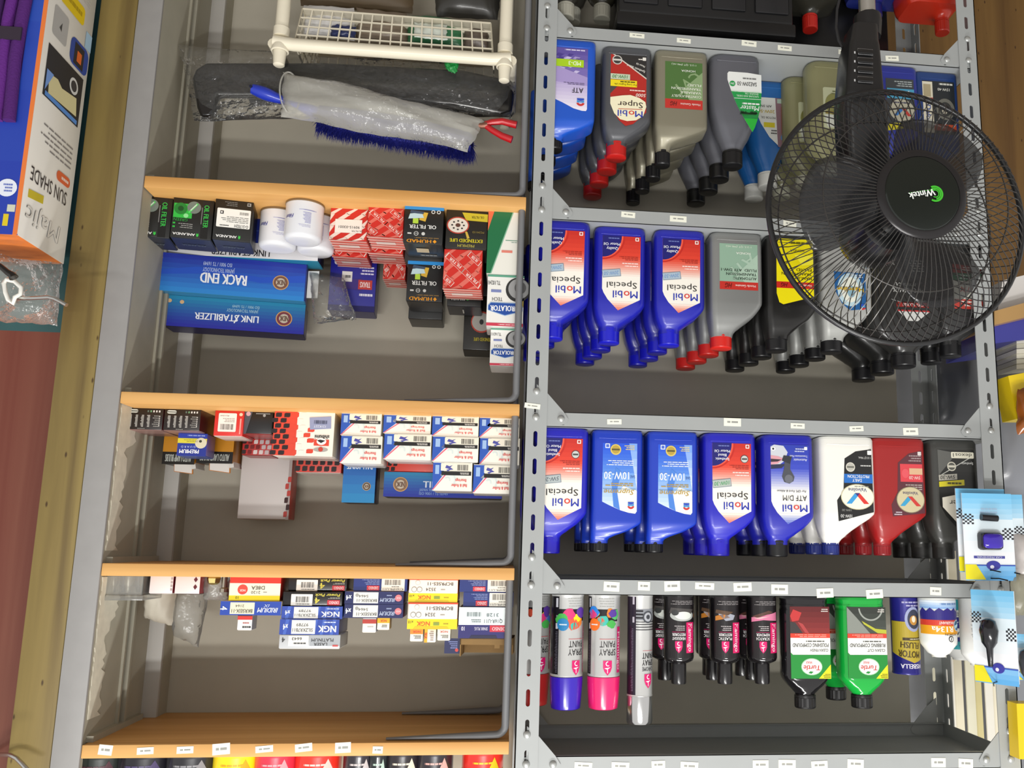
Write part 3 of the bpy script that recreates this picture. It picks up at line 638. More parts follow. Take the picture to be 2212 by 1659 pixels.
def art_maxlife(p):
    p.rect(-40, 30, 20, 140, '3a3f44', 0); p.rect(-40, 52, 18, 74, '4a9cc0', 2); p.text('ATF', -10, 60, 8, 'e8f0f0', 3, w=40, bold=.03); p.ell(-12, 100, 27, 25, 'b8b4a0', 3); p.poly([(-2, 112), (6, 112), (-10, 94), (-14, 100)], '3a7ac0', 4); p.poly([(-32, 112), (-24, 112), (-10, 94), (-18, 94)], 'c04038', 4)
    p.poly([(-10, 128), (20, 128), (20, 146), (-14, 140)], 'd0c428', 2); p.lines(-36, 34, 10, 48, 3, 'a8b0b0', 2); p.lines(-30, 80, 10, 86, 1, '4a4a60', 4)
def art_clear(p):
    p.rrect(-32, 60, 20, 150, 4, 'c4c8a4', 0); p.ell(-4, 96, 20, 24, '8a8a50', 1); p.lines(-26, 66, 14, 76, 2, '70744a', 2); p.poly([(-30, 120), (18, 120), (12, 146), (-26, 148)], 'd4d8cc', 1); p.rect(-28, 112, 16, 118, '8a7a30', 2)
# ---- rows on the steel shelves
P_BLUE = M('1f23a6', .33, coat=.2); P_BLUE2 = M('2424b4', .33, coat=.2)
def row(kind, name, body, capm, art, px, py, Y0, n, z, desc, group, front, pitch=.067, cat='oil bottle', ribs=None, dx=.010, capname='cap'):
    X = W(px, py, Y0)[0]
    t = make_bottle(kind, name, cat, body, capm, front, group, art, (X, Y0, z), ribs=ribs, capname=capname)
    r = random.Random(px)
    for k in range(1, n):
        copy_thing(t, (X + dx * k + r.uniform(-.002, .002), Y0 + pitch * k, z), f'{ORD[k]} {desc}, from the front', group, r.uniform(-.015, .015))
    return t
black = M('151517', .35); redcap = M('c2201c', .35); e = .0004
z1, z2, z3, z4 = SH[0], SH[1], SH[2], SH[3]
row('wedge', 'oil_bottle', M('1a55c4', .35, coat=.2), black, art_atf, 1236, 180, .006, 4, z1, 'bright blue transmission fluid bottle with purple label', 'blue transmission fluid bottles', 'front bright blue transmission fluid bottle with purple label reading ATF MD-3')
row('shield', 'oil_bottle', M('55565a', .35, .25, coat=.2), redcap, art_super, 1355, 220, .017, 4, z1, 'grey oil bottle with red cap beside the blue ones', 'grey red-capped oil bottles', 'front grey oil bottle with red cap and red, black and cream label')
row('honda_a', 'oil_bottle', M('8d8875', .38, .35, coat=.15), black, art_honda('4c7038', '86a070', ('CONTINUOUSLY', 'VARIABLE', 'TRANSMISSION', 'FLUID'), 'CVT', False, 26, 107, 127), 1474, 220, .016, 4, z1, 'pewter gold fluid bottle with black cap', 'pewter gold fluid bottles', 'front pewter gold fluid bottle with green label and red strip')
row('curved', 'oil_bottle', M('62636a', .4, .2, coat=.15), black, art_master, 1594, 220, .014, 4, z1, 'curved grey engine oil bottle with black cap', 'curved grey oil bottles', 'front curved grey engine oil bottle with white and green label SAE20W-50')
row('curved', 'oil_bottle', M('1c62a8', .35, coat=.2), M('dcdcd6', .4), art_bluebottle, 1670, 290, .105, 2, z1, 'teal blue curved oil bottle with white cap', 'teal blue curved bottles', 'teal blue curved oil bottle with white cap set back on the shelf')
_cl = M('9c9a70', .3, trans=.25, coat=.2); _clc = M('b8b8a4', .4)
row('round', 'oil_bottle', _cl, _clc, art_clear, 1800, 260, .012, 3, z1, 'hazy olive clear oil bottle behind the fan neck', 'hazy olive bottles', 'front hazy olive see-through oil bottle behind the fan neck', dx=.030, pitch=.066)
row('jug', 'oil_bottle', M('26308c', .35, coat=.2), black, art_maxlife, 1936, 240, .012, 3, z1, 'deep blue bottle with round badge behind the fan', 'deep blue badge bottles', 'front deep blue bottle with round badge label behind the fan grille')
row('wedge', 'oil_bottle', M('1c3a74', .35, coat=.2), black, art_delo, 2029, 250, .024, 3, z1, 'navy oil bottle against the far post', 'navy bottles at the far post', 'front navy oil bottle with cream vertical label stripe against the far post')
sp = art_special('20W-50', '6f94c4', 'a9bccb', False)
for i, px in enumerate((1217, 1340, 1470)):
    d = ('left of the slotted centre post as seen upright', 'middle column of three', 'column beside the silver bottles')[i]
    d = ('nearest the slotted centre post', 'in the middle column', 'next to the silver bottles')[i]
    row('shield', 'oil_bottle', P_BLUE, M('1a1cc0', .3, coat=.2), sp, px, 600, (.006, .022, .022)[i], 4, z2, f'royal blue 20W-50 bottle {d}', f'royal blue bottles {d}', f'front royal blue 20W-50 bottle {d}')
row('honda_b', 'oil_bottle', M('8f908e', .38, .4, coat=.15), M('d2261e', .35), art_honda('8fae98', 'a9c2ae', ('AUTOMATIC', 'TRANSMISSION', 'FLUID  ATF DW-1'), 'ATF', True, 24, 101, 117), 1593, 620, .02, 4, z2, 'silver fluid bottle with red cap', 'silver red-capped bottles', 'front silver fluid bottle with red cap and pale green label', ribs=None)
row('honda_b', 'oil_bottle', M('1b1a19', .3, coat=.2), black, art_yellow, 1713, 620, .02, 4, z2, 'black fluid bottle from the yellow label column', 'black yellow-labelled bottles', 'front black fluid bottle with big yellow label at the fan rim')
row('honda_b', 'oil_bottle', M('adaeaa', .38, .3, coat=.15), black, art_havoline, 1832, 620, .014, 4, z2, 'light silver oil bottle with black cap behind the fan', 'light silver bottles', 'front light silver oil bottle with blue and gold label behind the fan')
row('wide', 'oil_bottle', M('232322', .3, coat=.2), black, art_black, 1962, 620, .014, 3, z2, 'wide black oil jug behind the fan', 'wide black oil jugs', 'front wide black oil jug with white HPE 10W-20 lettering behind the fan', pitch=.075)
row('shield', 'oil_bottle', M('2a2a2a', .3, coat=.2), black, art_castrol, 2080, 620, .016, 2, z2, 'black bottle beside the far post', 'black bottles at the far post', 'black oil bottle with red, green and white label beside the far post')
row('shield', 'oil_bottle', P_BLUE2, M('241ab8', .3, coat=.2), art_special('5W-20', '55606a', 'b3bcbc', True), 1211, 1050, .012, 3, z3, 'violet blue 5W-20 bottle by the centre post', 'violet blue 5W-20 bottles', 'front violet blue 5W-20 bottle by the centre post')
for i, px in enumerate((1335, 1455)):
    d = ('beside the 5W-20 bottle', 'beside the 10W-30 red label bottle')[i]
    row('wedge', 'oil_bottle', M('1a3cb6', .33, coat=.2), black, art_supreme, px, 1050, .02, 3, z3, f'medium blue wedge-top bottle {d}', f'medium blue wedge-top bottles {d}', f'front medium blue wedge-top 10W-30 bottle {d}')
row('shield', 'oil_bottle', P_BLUE2, M('241ab8', .3, coat=.2), art_special('10W-30', '3a9a58', 'b3bcb4', True), 1579, 1050, .016, 3, z3, 'violet blue 10W-30 bottle with red label', 'violet blue 10W-30 bottles', 'front violet blue 10W-30 bottle with red and white shield label')
row('shield', 'oil_bottle', P_BLUE, black, art_atfdm, 1705, 1050, .016, 3, z3, 'blue ATF D/M bottle with black cap', 'blue ATF D/M bottles', 'front blue ATF D/M bottle with black cap and gear lever picture')
row('jug', 'oil_bottle', M('eceae2', .38, coat=.15), M('23307c', .35), art_valv(('1f6cc0',), '1a1a1a', '10W-30'), 1836, 1050, .014, 3, z3, 'white oil jug with blue cap', 'white oil jugs', 'front white oil jug with blue cap and black label')
row('jug', 'oil_bottle', M('9c1c1c', .33, coat=.2), M('9c1c22', .33), art_valv_red, 1948, 1050, .018, 3, z3, 'red oil jug with red cap', 'red oil jugs', 'front red oil jug with red cap and oval badge label')
row('shield', 'oil_bottle', M('3b3b38', .35, coat=.2), M('2c2c2a', .35), art_dark, 2066, 1050, .022, 3, z3, 'charcoal oil bottle beside the far post', 'charcoal bottles at the far post', 'front charcoal 5W-30 bottle behind the hanging air freshener card')
# ================================================================ cans and car-care bottles on the upper steel shelf
def emblem(p, x, y, h, l=5):   # pink drop emblem with a white curl
    w = h * .3; p.poly([(x - w, y - h * .4), (x + w, y - h * .4), (x + w, y + h * .05), (x + w * .7, y + h * .3), (x, y + h * .55), (x - w * .7, y + h * .3), (x - w, y + h * .05)][::1], 'd81a6c', l)
    p.arc(x - w * .1, y - h * .2, w * .55, w * .2, -90, 120, 'f4e8ee', l + 1, 8); p.poly([(x - w * .7, y + h * .02), (x + w * .7, y + h * .08), (x + w * .2, y + h * .16), (x - w * .2, y + h * .12)], 'f4e8ee', l + 1); p.line(x, y + h * .1, x, y + h * .4, w * .16, 'f4e8ee', l + 1)
def can_thing(name, label, cat, px, py, Yc, z, prof, bodym, cap=None, capm=None, group=None, capname='cap', n=36):
    X = W(px, py, Yc)[0]; t = thing(name, label, cat, (X, Yc, z), group)
    g = G(); g.lathe(prof, bodym, n); g.build('can_body', t, 40)
    if cap: g = G(); g.lathe(cap, capm, n); g.build(capname, t, 40)
    return t
m_silver = M('d6d6d4', .28, .45, coat=.3); m_chrome = M('dcdcdc', .12, .95)
def art_spray(du, ncol, seed):
    def f(p):
        p.rect(20 + du, 2, 62 + du, 145, '17151c', 0); p.rect(22 + du, 8, 27 + du, 24, 'c8c8d0', 1); p.rect(22 + du, 52, 27 + du, 62, 'c8c8d0', 1); p.rect(22 + du, 38, 26 + du, 44, '8a8a94', 1)
        p.lines(22 + du, 66, 28 + du, 138, 26, '6a6874', 1, .4)
        p.rect(-34 + du, 27, 20 + du, 48, '1a171c', 0); p.lines(-26 + du, 6, 12 + du, 24, 4, 'a0a09c', 1, .25)
        r = random.Random(seed); cs = ['e08030', 'e05a40', 'd83a78', '5a3a9a', '58b868', 'f0e020', '2a80d8', '48b050', 'e06048', '40b8a8']
        for k, c in enumerate(cs):
            x, y = (-24, 34) if k == 3 else (r.uniform(-30, 16), r.uniform(30, 64)); w = r.uniform(8, 12)
            p.poly([(x + du + w * math.cos(a) * r.uniform(.75, 1.1), y + w * .9 * math.sin(a) * r.uniform(.75, 1.1)) for a in [2 * math.pi * q / 12 for q in range(12)]], c, 1 + k % 4)
        p.circ(12 + du, 54, 11, ncol, 6); p.lines(5 + du, 52, 19 + du, 56, 1, 'dfe8ee', 7)
        p.text('PAINT', -14 + du, 88, 11, '1e1c1e', 3, w=29, bold=.004); p.text('SPRAY', -14 + du, 102, 11, '1e1c1e', 3, w=31, bold=.004); p.line(-29 + du, 79, 1 + du, 79, .8, 'c04048', 3)
        emblem(p, -14 + du, 127, 27); p.rect(-46 + du, 58, -34 + du, 138, 'd0246c', 1); p.text('Flamingo', -39.5 + du, 100, 7, 'f0c8d8', 3, w=66, rot=90, bold=.03)
    return f
sprof = [(.022, .0015), (.0275, 0), (.0297, .002), (.0297, .004), (.0288, .006), (.0290, .008), (.0290, .140), (.0296, .142), (.0296, .1445), (.026, .147)]
for i, (px, cm, lab, du, nc, Yc) in enumerate([(1224, '3418b0', 'silver spray paint can with violet cap, next to the centre post', -2, '2a80b8', .06), (1304, 'e8206c', 'silver spray paint can with hot pink cap', 10, 'f07020', .06), (1153, 'c8302c', 'spray paint can with red cap half hidden behind the centre post', 0, 'c03030', .10)]):
    t = can_thing('spray_can', lab, 'spray can', px, 1420, Yc, z4, sprof, m_silver, [(.0285, .1455), (.0300, .146), (.0300, .149), (.0292, .165), (.0272, .195), (.0264, .2005), (.024, .202), (.012, .2025)], M(cm, .25, coat=.5), 'spray cans')
    p = Pr(); art_spray(du, nc, i + 3)(p); p.build('label', t, cyl(.0290, 0), rough=.3, step=.004, eps=.00012)
t = can_thing('spray_can', 'slim chrome spray paint can with mirror-bright cap', 'spray can', 1382, 1430, .055, z4, [(.018, .0015), (.0222, 0), (.0236, .002), (.0229, .006), (.0229, .176), (.0236, .178), (.022, .181)], m_silver, [(.0225, .1785), (.0238, .179), (.0238, .222), (.0225, .2265), (.012, .227)], m_chrome, 'spray cans')
p = Pr(); p.rect(11, 2, 50, 176, '231628', 0); p.lines(16, 60, 21, 170, 40, '7a6880', 1, .4); p.rect(14, 4, 18, 18, 'b8b0bc', 1); p.rect(14, 40, 18, 50, 'b8b0bc', 1)
for k in range(4): p.rect(-30, 48 + k * 4.6, 11, 49.4 + k * 4.6, '26242a', 1)
p.rect(-30, 26, 11, 46, '8a8c92', 0); p.circ(-12, 40, 11, '4a4c52', 1); p.circ(-12, 40, 8, 'b0b2b8', 2); p.circ(-12, 40, 4, '3a3c42', 3)
for k in range(3): p.rect(-2, 28 + k * 6, 11, 31 + k * 6, '1c1a20', 2)
p.line(-26, 99, -2, 99, .6, 'c04048', 3); p.text('PAINT', -13, 108, 10, '1e1c1e', 3, w=24); p.text('SPRAY', -13, 120, 10, '1e1c1e', 3, w=24); p.text('CHROME', -13, 131, 7, '3a383a', 3, w=24); emblem(p, -13, 150, 26)
p.rect(-22, 193, -13, 206, 'd8d0a8', 3)
p.build('label', t, cyl(.0230, 0), rough=.3, step=.004, eps=.00012)
m_gloss = M('121012', .12, coat=.6)
def art_flam(l1, l2, pic):
    def f(p):
        p.rect(-27, 4, 27, 112, '1d191b', 0); p.rect(-27.5, 49, -9, 103, 'd81a64', 3); p.text('Flamingo', -18, 76, 9, 'f4e4ec', 4, w=49, rot=90, bold=.018)
        emblem(p, 5, 91, 22); p.text(l1, 5, 77.5, 5, 'f0ecec', 3, w=24, bold=.02); p.text(l2, 5, 70.5, 5, 'f0ecec', 3, w=24, bold=.02); p.line(-7, 66, 17, 66, .8, 'b01c58', 3); p.lines(-6, 54, 17, 64, 3, 'c8c0c0', 3, .35); p.lines(-24, 10, 22, 18, 3, '9a9494', 3, .35)
        if pic == 0: p.ell(-2, 37, 24, 10, 'b0b4b0', 1); p.ell(-4, 37, 16, 7, 'dce0d8', 2); p.ell(12, 32, 7, 5, '3a3c3c', 3); p.poly([(-26, 26), (20, 23), (24, 33), (-20, 34)], '4a4644', 2)
        if pic == 1: p.poly([(-4, 40), (24, 46), (24, 38), (6, 33)], 'c07a30', 1); p.poly([(-14, 36), (8, 30), (18, 34), (4, 46), (-10, 44)], 'a0a4b0', 1); p.poly([(-10, 30), (22, 26), (24, 32), (0, 36)], '5a4434', 2)
        if pic == 2: p.poly([(-27, 30), (-27, 46), (4, 44), (27, 48), (27, 40), (6, 36)], 'd87a9c', 1); p.poly([(-16, 30), (14, 40), (26, 38), (-6, 27)], '5a3c34', 2); p.poly([(-20, 34), (10, 42), (24, 41), (-8, 37)], 'e4b8b8', 3)
    return f
fp = [(.024, .0015), (.0268, 0), (.0278, .003), (.0278, .112), (.0262, .1175), (.0225, .120), (.0175, .1222), (.0140, .124)]
for i, (px, a, b, pic, nb) in enumerate([(1466, 'HEADLIGHT', 'RESTORER', 0, [(1437, .11)]), (1565, 'PLASTIC', 'RESTORER', 1, [(1540, .11), (1532, .17)]), (1645, 'SCRATCH', 'REMOVER', 2, [(1624, .11), (1602, .165)])]):
    X = W(px, 1370, .06)[0]; t = thing('car_care_bottle', ('glossy black bottle with pink strip and grey headlight picture', 'glossy black bottle with pink strip and orange trim picture', 'glossy black bottle with pink strip and pink car picture')[i], 'bottle', (X, .06, z4), 'glossy black car care bottles')
    g = G(); g.lathe(fp, m_gloss, 36); g.build('bottle_body', t, 40)
    g = G(); g.lathe([(.0135, .122), (.0140, .1235), (.0140, .156), (.0132, .1595), (.006, .160)], M('1a181a', .25, coat=.3), 36, rib=.0003, nr=1); g.build('cap', t, 40)
    p = Pr(); art_flam(a, b, pic)(p); p.build('label', t, cyl(.0279, 0), rough=.3, step=.004, eps=.00012)
    for k, (qx, qY) in enumerate(nb): copy_thing(t, (W(qx, 1370, qY)[0], qY, z4), f'{ORD[k + 1]} glossy black bottle in the {("headlight", "plastic trim", "scratch remover")[i]} column, from the front', 'glossy black car care bottles', .25)
BODY['wax'] = dict(S=[(0, -36, 36, 44), (2, -41, 41, 50), (6, -43, 43, 52), (14, -42, 42, 52), (17, -43.5, 43.5, 52), (23, -42, 42, 52), (27, -43.5, 43.5, 52), (140, -43.5, 43.5, 52), (150, -42, 42, 52), (162, -32, 32, 46), (172, -22, 22, 38), (178, -17, 17, 34), (184, -16, 16, 32)], d=52, rc=18, cap=(0, 19.5, 179, 202))
def art_wax(l1, l2, pic):
    def f(p):
        p.rect(-41, 19, 34, 147, '2a2c2a', 0)
        if pic: p.grad(-41, 19, 34, 67, '2c302a', '4a5048', 4, 1); p.poly([(34, 19), (34, 67), (-10, 67), (14, 40)], '888c84', 2); p.arc(-12, 20, 24, 3, 4, 176, '9a9e96', 3); p.poly([(-41, 60), (-20, 58), (6, 44), (2, 50), (-24, 66), (-41, 67)], 'b8b83a', 4)
        else: p.grad(-41, 19, 34, 67, '5a1618', '8c2c2a', 5, 1); p.poly([(12, 30), (28, 24), (34, 36), (30, 46), (18, 44)], 'c03434', 3); p.poly([(34, 46), (24, 48), (10, 67), (34, 67)], '3a3434', 2); p.poly([(20, 46), (6, 66), (-2, 67), (10, 50)], 'b04040', 3)
        p.lines(-38, 22, -20, 29, 2, 'd0c8c0', 4); p.rect(-41, 67, 34, 75, 'd8402c', 4); p.lines(-34, 68, 28, 74, 2, 'f0b0a0', 5, .35)
        p.rect(-41, 75, 34, 106, 'e6e6e0', 4); p.text(l2, -4, 88, 6.4, '1c1c1c', 5, w=68, bold=.02, shear=.15); p.text(l1, -20, 97, 5, '3a3a3a', 5, w=34, shear=.15); p.lines(-30, 79, 16, 83, 1, '5a5a56', 5)
        p.poly([(-41, 105), (30, 105), (34, 101), (34, 147), (-41, 147)], '1b8a34', 5); p.ell(-5, 126, 20, 15, 'a8d0a8', 6); p.ell(-5, 126, 18.5, 13.6, 'f4f4ee', 7, 28)
        p.text('Turtle', -5, 128, 8.5, 'c8261e', 8, w=31, bold=.04, shear=.15); p.text('WAX', 0, 118.5, 4.6, 'c8261e', 8, w=12, bold=.03); p.poly([(-8, 135), (-4, 138.5), (2, 137), (-2, 134)], '1b8a34', 8)
        p.poly([(-41, 122), (-41, 147), (-18, 147)], 'e8e020', 6); p.lines(-40, 138, -26, 146, 3, '3a3a08', 7, .4)
    return f
m_gwax = M('12a03a', .15, coat=.4); m_kwax = M('131114', .12, coat=.6)
t = make_bottle('wax', 'polish_bottle', 'bottle', m_kwax, M('1c1b1c', .3), 'black polishing compound bottle with green, white and red label', 'compound bottles', art_wax('CLEAN FINISH', 'POLISHING COMPOUND', 0), (W(1746, 1380, .03)[0], .03, z4))
t = make_bottle('wax', 'polish_bottle', 'bottle', m_gwax, M('1c1b1c', .3), 'front green rubbing compound bottle with black cap', 'compound bottles', art_wax('CLEAN CUT', 'RUBBING COMPOUND', 1), (W(1869, 1380, .03)[0], .03, z4))
copy_thing(t, (W(1813, 1380, .12)[0], .12, z4), 'green rubbing compound bottle standing behind and between the two front ones', 'compound bottles')
# aerosol and refrigerant cans
t = can_thing('aerosol_can', 'blue and gold motor flush can behind the refrigerant can', 'can', 1955, 1370, .075, z4, [(.022, .001), (.0258, 0), (.0268, .002), (.0262, .005), (.0262, .139), (.0268, .141), (.0262, .1435), (.0235, .142), (.023, .139)], M('241f7c', .3, .2, coat=.3))
p = Pr(); p.poly([(-30, 48), (40, 46), (40, 104), (-4, 122), (-40, 112), (-40, 60)], 'b09a30', 0); p.ell(-6, 42, 17, 23, '9aa0c4', 2); p.ell(-7, 42, 13, 18, '3a3e50', 3); p.ell(-6, 44, 8, 9, 'c08a40', 4); p.ell(-6, 42, 4, 6, 'e8e0c8', 5)
p.text('FLUSH', 2, 90, 11, '4a3a10', 3, w=36, bold=.06, rot=-4); p.text('MOTOR', 4, 106, 12, '4a3a10', 3, w=42, bold=.06, rot=-4); p.rect(-22, 76, 16, 81, '3a2c10', 2); p.lines(-20, 77, 12, 80, 1, 'd8d0b0', 3); p.text('VISBELLA', 0, 128, 8, 'e8e4f0', 3, w=42, bold=.03); p.lines(-24, 8, 24, 20, 2, 'a8a4c8', 2)
p.build('label', t, cyl(.0263, 0), step=.004, eps=.00012)
m_wcan = M('e8e8e4', .3, coat=.3)
gp = [(.028, .001), (.0325, 0), (.0340, .003), (.0340, .078), (.0320, .086), (.0200, .102), (.0125, .106), (.0125, .109), (.006, .110)]
t = can_thing('refrigerant_can', 'white refrigerant can with blue, red and orange mountain print', 'can', 2026, 1370, .04, z4, gp, m_wcan)
p = Pr(); p.grad(-52, 5, 52, 20, 'e4e8ee', '7aa4d8', 4, 0); r = random.Random(8); P = [(-52, 44), (-52, 22)]
for k in range(14): P.append((-52 + k * 8, 18 + (k % 2) * r.uniform(4, 9)))
P += [(52, 22), (52, 44)]; p.poly(P[::-1], '2a2078', 1); p.rect(-52, 40, 52, 50, 'd03a2a', 2); p.text('REFRIGERANT', -6, 45, 5, 'f0e8e4', 4, w=38, bold=.03); p.rect(-52, 50, 52, 66, 'e8a018', 2); p.text('R134a', 6, 56.5, 10, 'f4f0e4', 4, w=40, bold=.06); p.text('PYTHON', -10, 66, 4, '2a2a2a', 5, w=26, bold=.03)
p.circ(-27, 50, 10.5, 'cfe0ea', 5); p.circ(-27, 50, 9, '1c5a80', 6); p.poly([(-35, 50), (-20, 56), (-19, 50), (-34, 46)], 'b8e4f0', 7); p.circ(-9, 74, 5.5, '1a1a1a', 4); p.circ(-9, 74, 4, 'e8e8e4', 5); p.line(-10, 71, -8, 77, 1.6, '1a1a1a', 6); p.lines(-30, 8, 24, 14, 1, '6a8ab8', 2)
p.build('label', t, cyl(.0341, 0), step=.004, eps=.00012)
gp2 = [(.026, .001), (.030, 0), (.0312, .003), (.0312, .100), (.0300, .106), (.0190, .119), (.0150, .122), (.0150, .125), (.007, .126)]
t = can_thing('refrigerant_can', 'white refrigerant can with teal bands and navy lettering square', 'can', 2111, 1370, .045, z4, gp2, m_wcan, group='teal banded refrigerant cans')
p = Pr(); p.rect(-44, 8, 14, 28, '2aa4ac', 1); p.rect(-44, 42, 6, 63, '1f2480', 1); p.text('R134a', -18, 52.5, 11, 'f0f0f4', 3, w=46, bold=.05); p.text('REFRIGERANT', -22, 73, 6, '3a3a40', 3, w=50, bold=.02); p.rect(-44, 80, 6, 88, '1f2480', 1); p.rect(-44, 88, 12, 103, '2aa4ac', 1)
for k in range(5): a = math.radians(50 + 20 * k); p.ell(-4 + 4 * math.cos(a), 86 + 5 * math.sin(a), 3, 6, 'e0dce8', 3)
p.text('LOTUS', -22, 97, 5, '20306c', 3, w=20); p.lines(16, 10, 26, 80, 20, 'a0a8a8', 1, .4); p.lines(-30, 32, 0, 40, 2, '8a8a90', 2)
p.build('label', t, cyl(.0313, 0), step=.004, eps=.00012)
copy_thing(t, (W(2072, 1370, .13)[0], .13, z4), 'white refrigerant can behind the teal banded one', 'teal banded refrigerant cans', .9)
# ================================================================ cartons in the wooden bay
m_card = M('a98a5e', .7, var=.1, scale=50, name='raw_cardboard')
def carton(name, label, rect, Y, depth, cols, art=None, z0=None, group=None, rz=0, cat='box', flap=True, top_art=None, rough=.38):
    """cols: front, side, top colours; rect in photo pixels of the front face"""
    x0, y0, x1, y1 = rect; xm, ym = (x0 + x1) / 2, ((y0 + y1) / 2 if y0 else y1 - 20)
    if isinstance(Y, tuple):   # slanted in plan: depth at the photo-left and photo-right ends
        A, B = (W(x0, ym, Y[0])[0], Y[0]), (W(x1, ym, Y[1])[0], Y[1]); rz = math.atan2(A[1] - B[1], A[0] - B[0]); Y = (Y[0] + Y[1]) / 2; hw = math.hypot(A[0] - B[0], A[1] - B[1]) / 2; mx = (A[0] + B[0]) / 2; XL, XR = mx - hw, mx + hw
    else: XL, XR = W(x1, ym, Y)[0], W(x0, ym, Y)[0]
    zb = W(xm, y0, Y)[1] if z0 is None else z0; zt = W(xm, y1, Y)[1]
    w, h = XR - XL, zt - zb; t = thing(name, label, cat, ((XL + XR) / 2, Y, zb), group, rz)
    fm = {'front': M(cols[0], rough, coat=.15), 'side': M(cols[1], rough, coat=.15), 'top': M(cols[2], rough, coat=.15)}
    g = G(); g.box(-w / 2, w / 2, 0, depth, 0, h - .0008, fm['front'], b=min(.0012, h * .05), face=fm); g.build('carton', t, 30)
    if flap:   # tuck-in lid with a little lift along the front edge
        g = G(); a = w / 2 - .0015
        g.add([(-a, .001, h - .0006), (a, .001, h - .0006), (a, depth - .001, h - .0002), (-a, depth - .001, h - .0002), (-a, .0018, h), (a, .0018, h), (a, depth - .001, h + .0003), (-a, depth - .001, h + .0003)], [(0, 1, 5, 4), (4, 5, 6, 7), (1, 2, 6, 5), (0, 4, 7, 3), (2, 3, 7, 6), (0, 3, 2, 1)], fm['top']); g.build('lid_flap', t, 0)
    if art: p = Pr(w, h); art(p); p.build('print', t, plan(-w / 2, 0, 0))
    if top_art: p = Pr(w, depth); top_art(p); p.build('lid_print', t, lambda u, v, d: (-w / 2 + u, v, h + .0004 + d))
    return t, zb + h
ZA, ZC, ZD, ZE = WB[0][1], WB[1][1], WB[2][1], WB[3][1]
# ---- second shelf down in the picture: oil filters
def leaf(p, x, y, s, l=3): p.poly([(x, y + s), (x + s * .6, y + s * .2), (x + s * .4, y - s), (x, y - s * .4), (x - s * .4, y - s), (x - s * .6, y + s * .2)], '3cc048', l)
def art_green(p):
    p.rect(.10, .02, .28, .98, '161616', 0); p.text('OIL FILTER', .17, .42, .11, '38b848', 3, w=.62, rot=90, bold=.04); p.rect(.27, .2, .285, .62, '8a8a88', 2)
    p.rect(.52, .14, .97, .50, '2fb440', 1); p.circ(.48, .22, .17, '6e7a72', 2); p.circ(.80, .27, .16, '1c7a2c', 3); p.circ(.80, .27, .07, '0c4a18', 4); p.circ(.66, .44, .06, '8ad890', 4); p.line(.40, .12, .60, .36, .05, '50d060', 4); p.line(.42, .14, .56, .30, .03, 'c8d0c8', 5)
    p.text('GREEN', .78, .55, .07, '2a8a38', 3, w=.34, bold=.03); p.lines(.48, .62, .9, .76, 3, 'b8b8b4', 2, .25); p.rect(.9, .62, .96, .66, '2fb440', 3); p.rect(.9, .71, .96, .75, '2fb440', 3)
    leaf(p, .34, .9, .05); p.text('ANLANDA', .67, .9, .06, 'f0f0ee', 3, w=.54, bold=.05)
def art_green_label(p):
    p.rect(.06, .04, .16, .12, '9a9a96', 2); p.rect(.09, .06, .14, .10, '3a3a38', 3); p.lines(.42, .04, .82, .16, 3, '8a8a86', 2, .3)
    p.rrect(.05, .22, .93, .68, .03, 'ececE6'.lower(), 2); p.text('O-51702H', .27, .63, .075, '2c2c2c', 3, w=.36, bold=.02); p.lines(.6, .61, .85, .66, 1, '5a5a58', 3); p.lines(.1, .4, .85, .56, 4, '6a6a66', 3, .35); p.bars(.1, .28, .34, .35); p.rect(.76, .28, .85, .36, '2a2a2a', 3); p.rect(.79, .3, .83, .34, 'ececec', 4)
    leaf(p, .30, .9, .05); p.text('ANLANDA', .64, .9, .06, 'f0f0ee', 3, w=.54, bold=.05)
tl = lambda p: (p.text('ANLANDA', .5, .5, .12, '50585c', 2, w=.6, bold=.04))
K = ('191917', '141413', '23262e')
f1, zt1 = carton('oil_filter_box', 'black oil filter box with green artwork nearest the grey frame', (276, 418, 369, 512), .046, .07, K, art_green, ZA, 'black filter boxes', -.12, top_art=tl)
f2, _ = carton('oil_filter_box', 'black oil filter box with green artwork, middle of three on the board', (373, 420, 459, 516), .047, .07, K, art_green, ZA, 'black filter boxes', -.13, top_art=tl)
f3, _ = carton('oil_filter_box', 'black oil filter box with white sticker reading O-51702H', (464, 420, 544, 521), .043, .07, K, art_green_label, ZA, 'black filter boxes', -.16, top_art=tl)
def art_flat(p):
    p.rect(0, 0, 1, .62, '1f2f86', 0); p.line(0, .3, 1, .32, .004, '4a60b0', 1); p.rect(0, .62, 1, 1, 'e6e4e6', 1); p.text('LINK STABILIZER', .48, .87, .17, '26262c', 2, w=.36, bold=.03)
flat, zf = carton('link_box', 'long low box with white band and cyan lid behind the white filters', (337, 470, 690, 556), .135, .055, ('2a3a94', '1a1a34', '1f9cc0'), art_flat, ZA, 'blue steering part boxes')
def nlogo(p, x, y, r, l=3, bg='7a5040'):
    p.circ(x, y, r, 'd0a060', l); p.circ(x, y, r * .88, bg, l + 1); p.circ(x, y, r * .6, 'c8bca8', l + 2); p.text('NDK', x, y, r * p.sx / p.sy * .7, '6a4a3a', l + 3, w=r * 1.05, bold=.06)
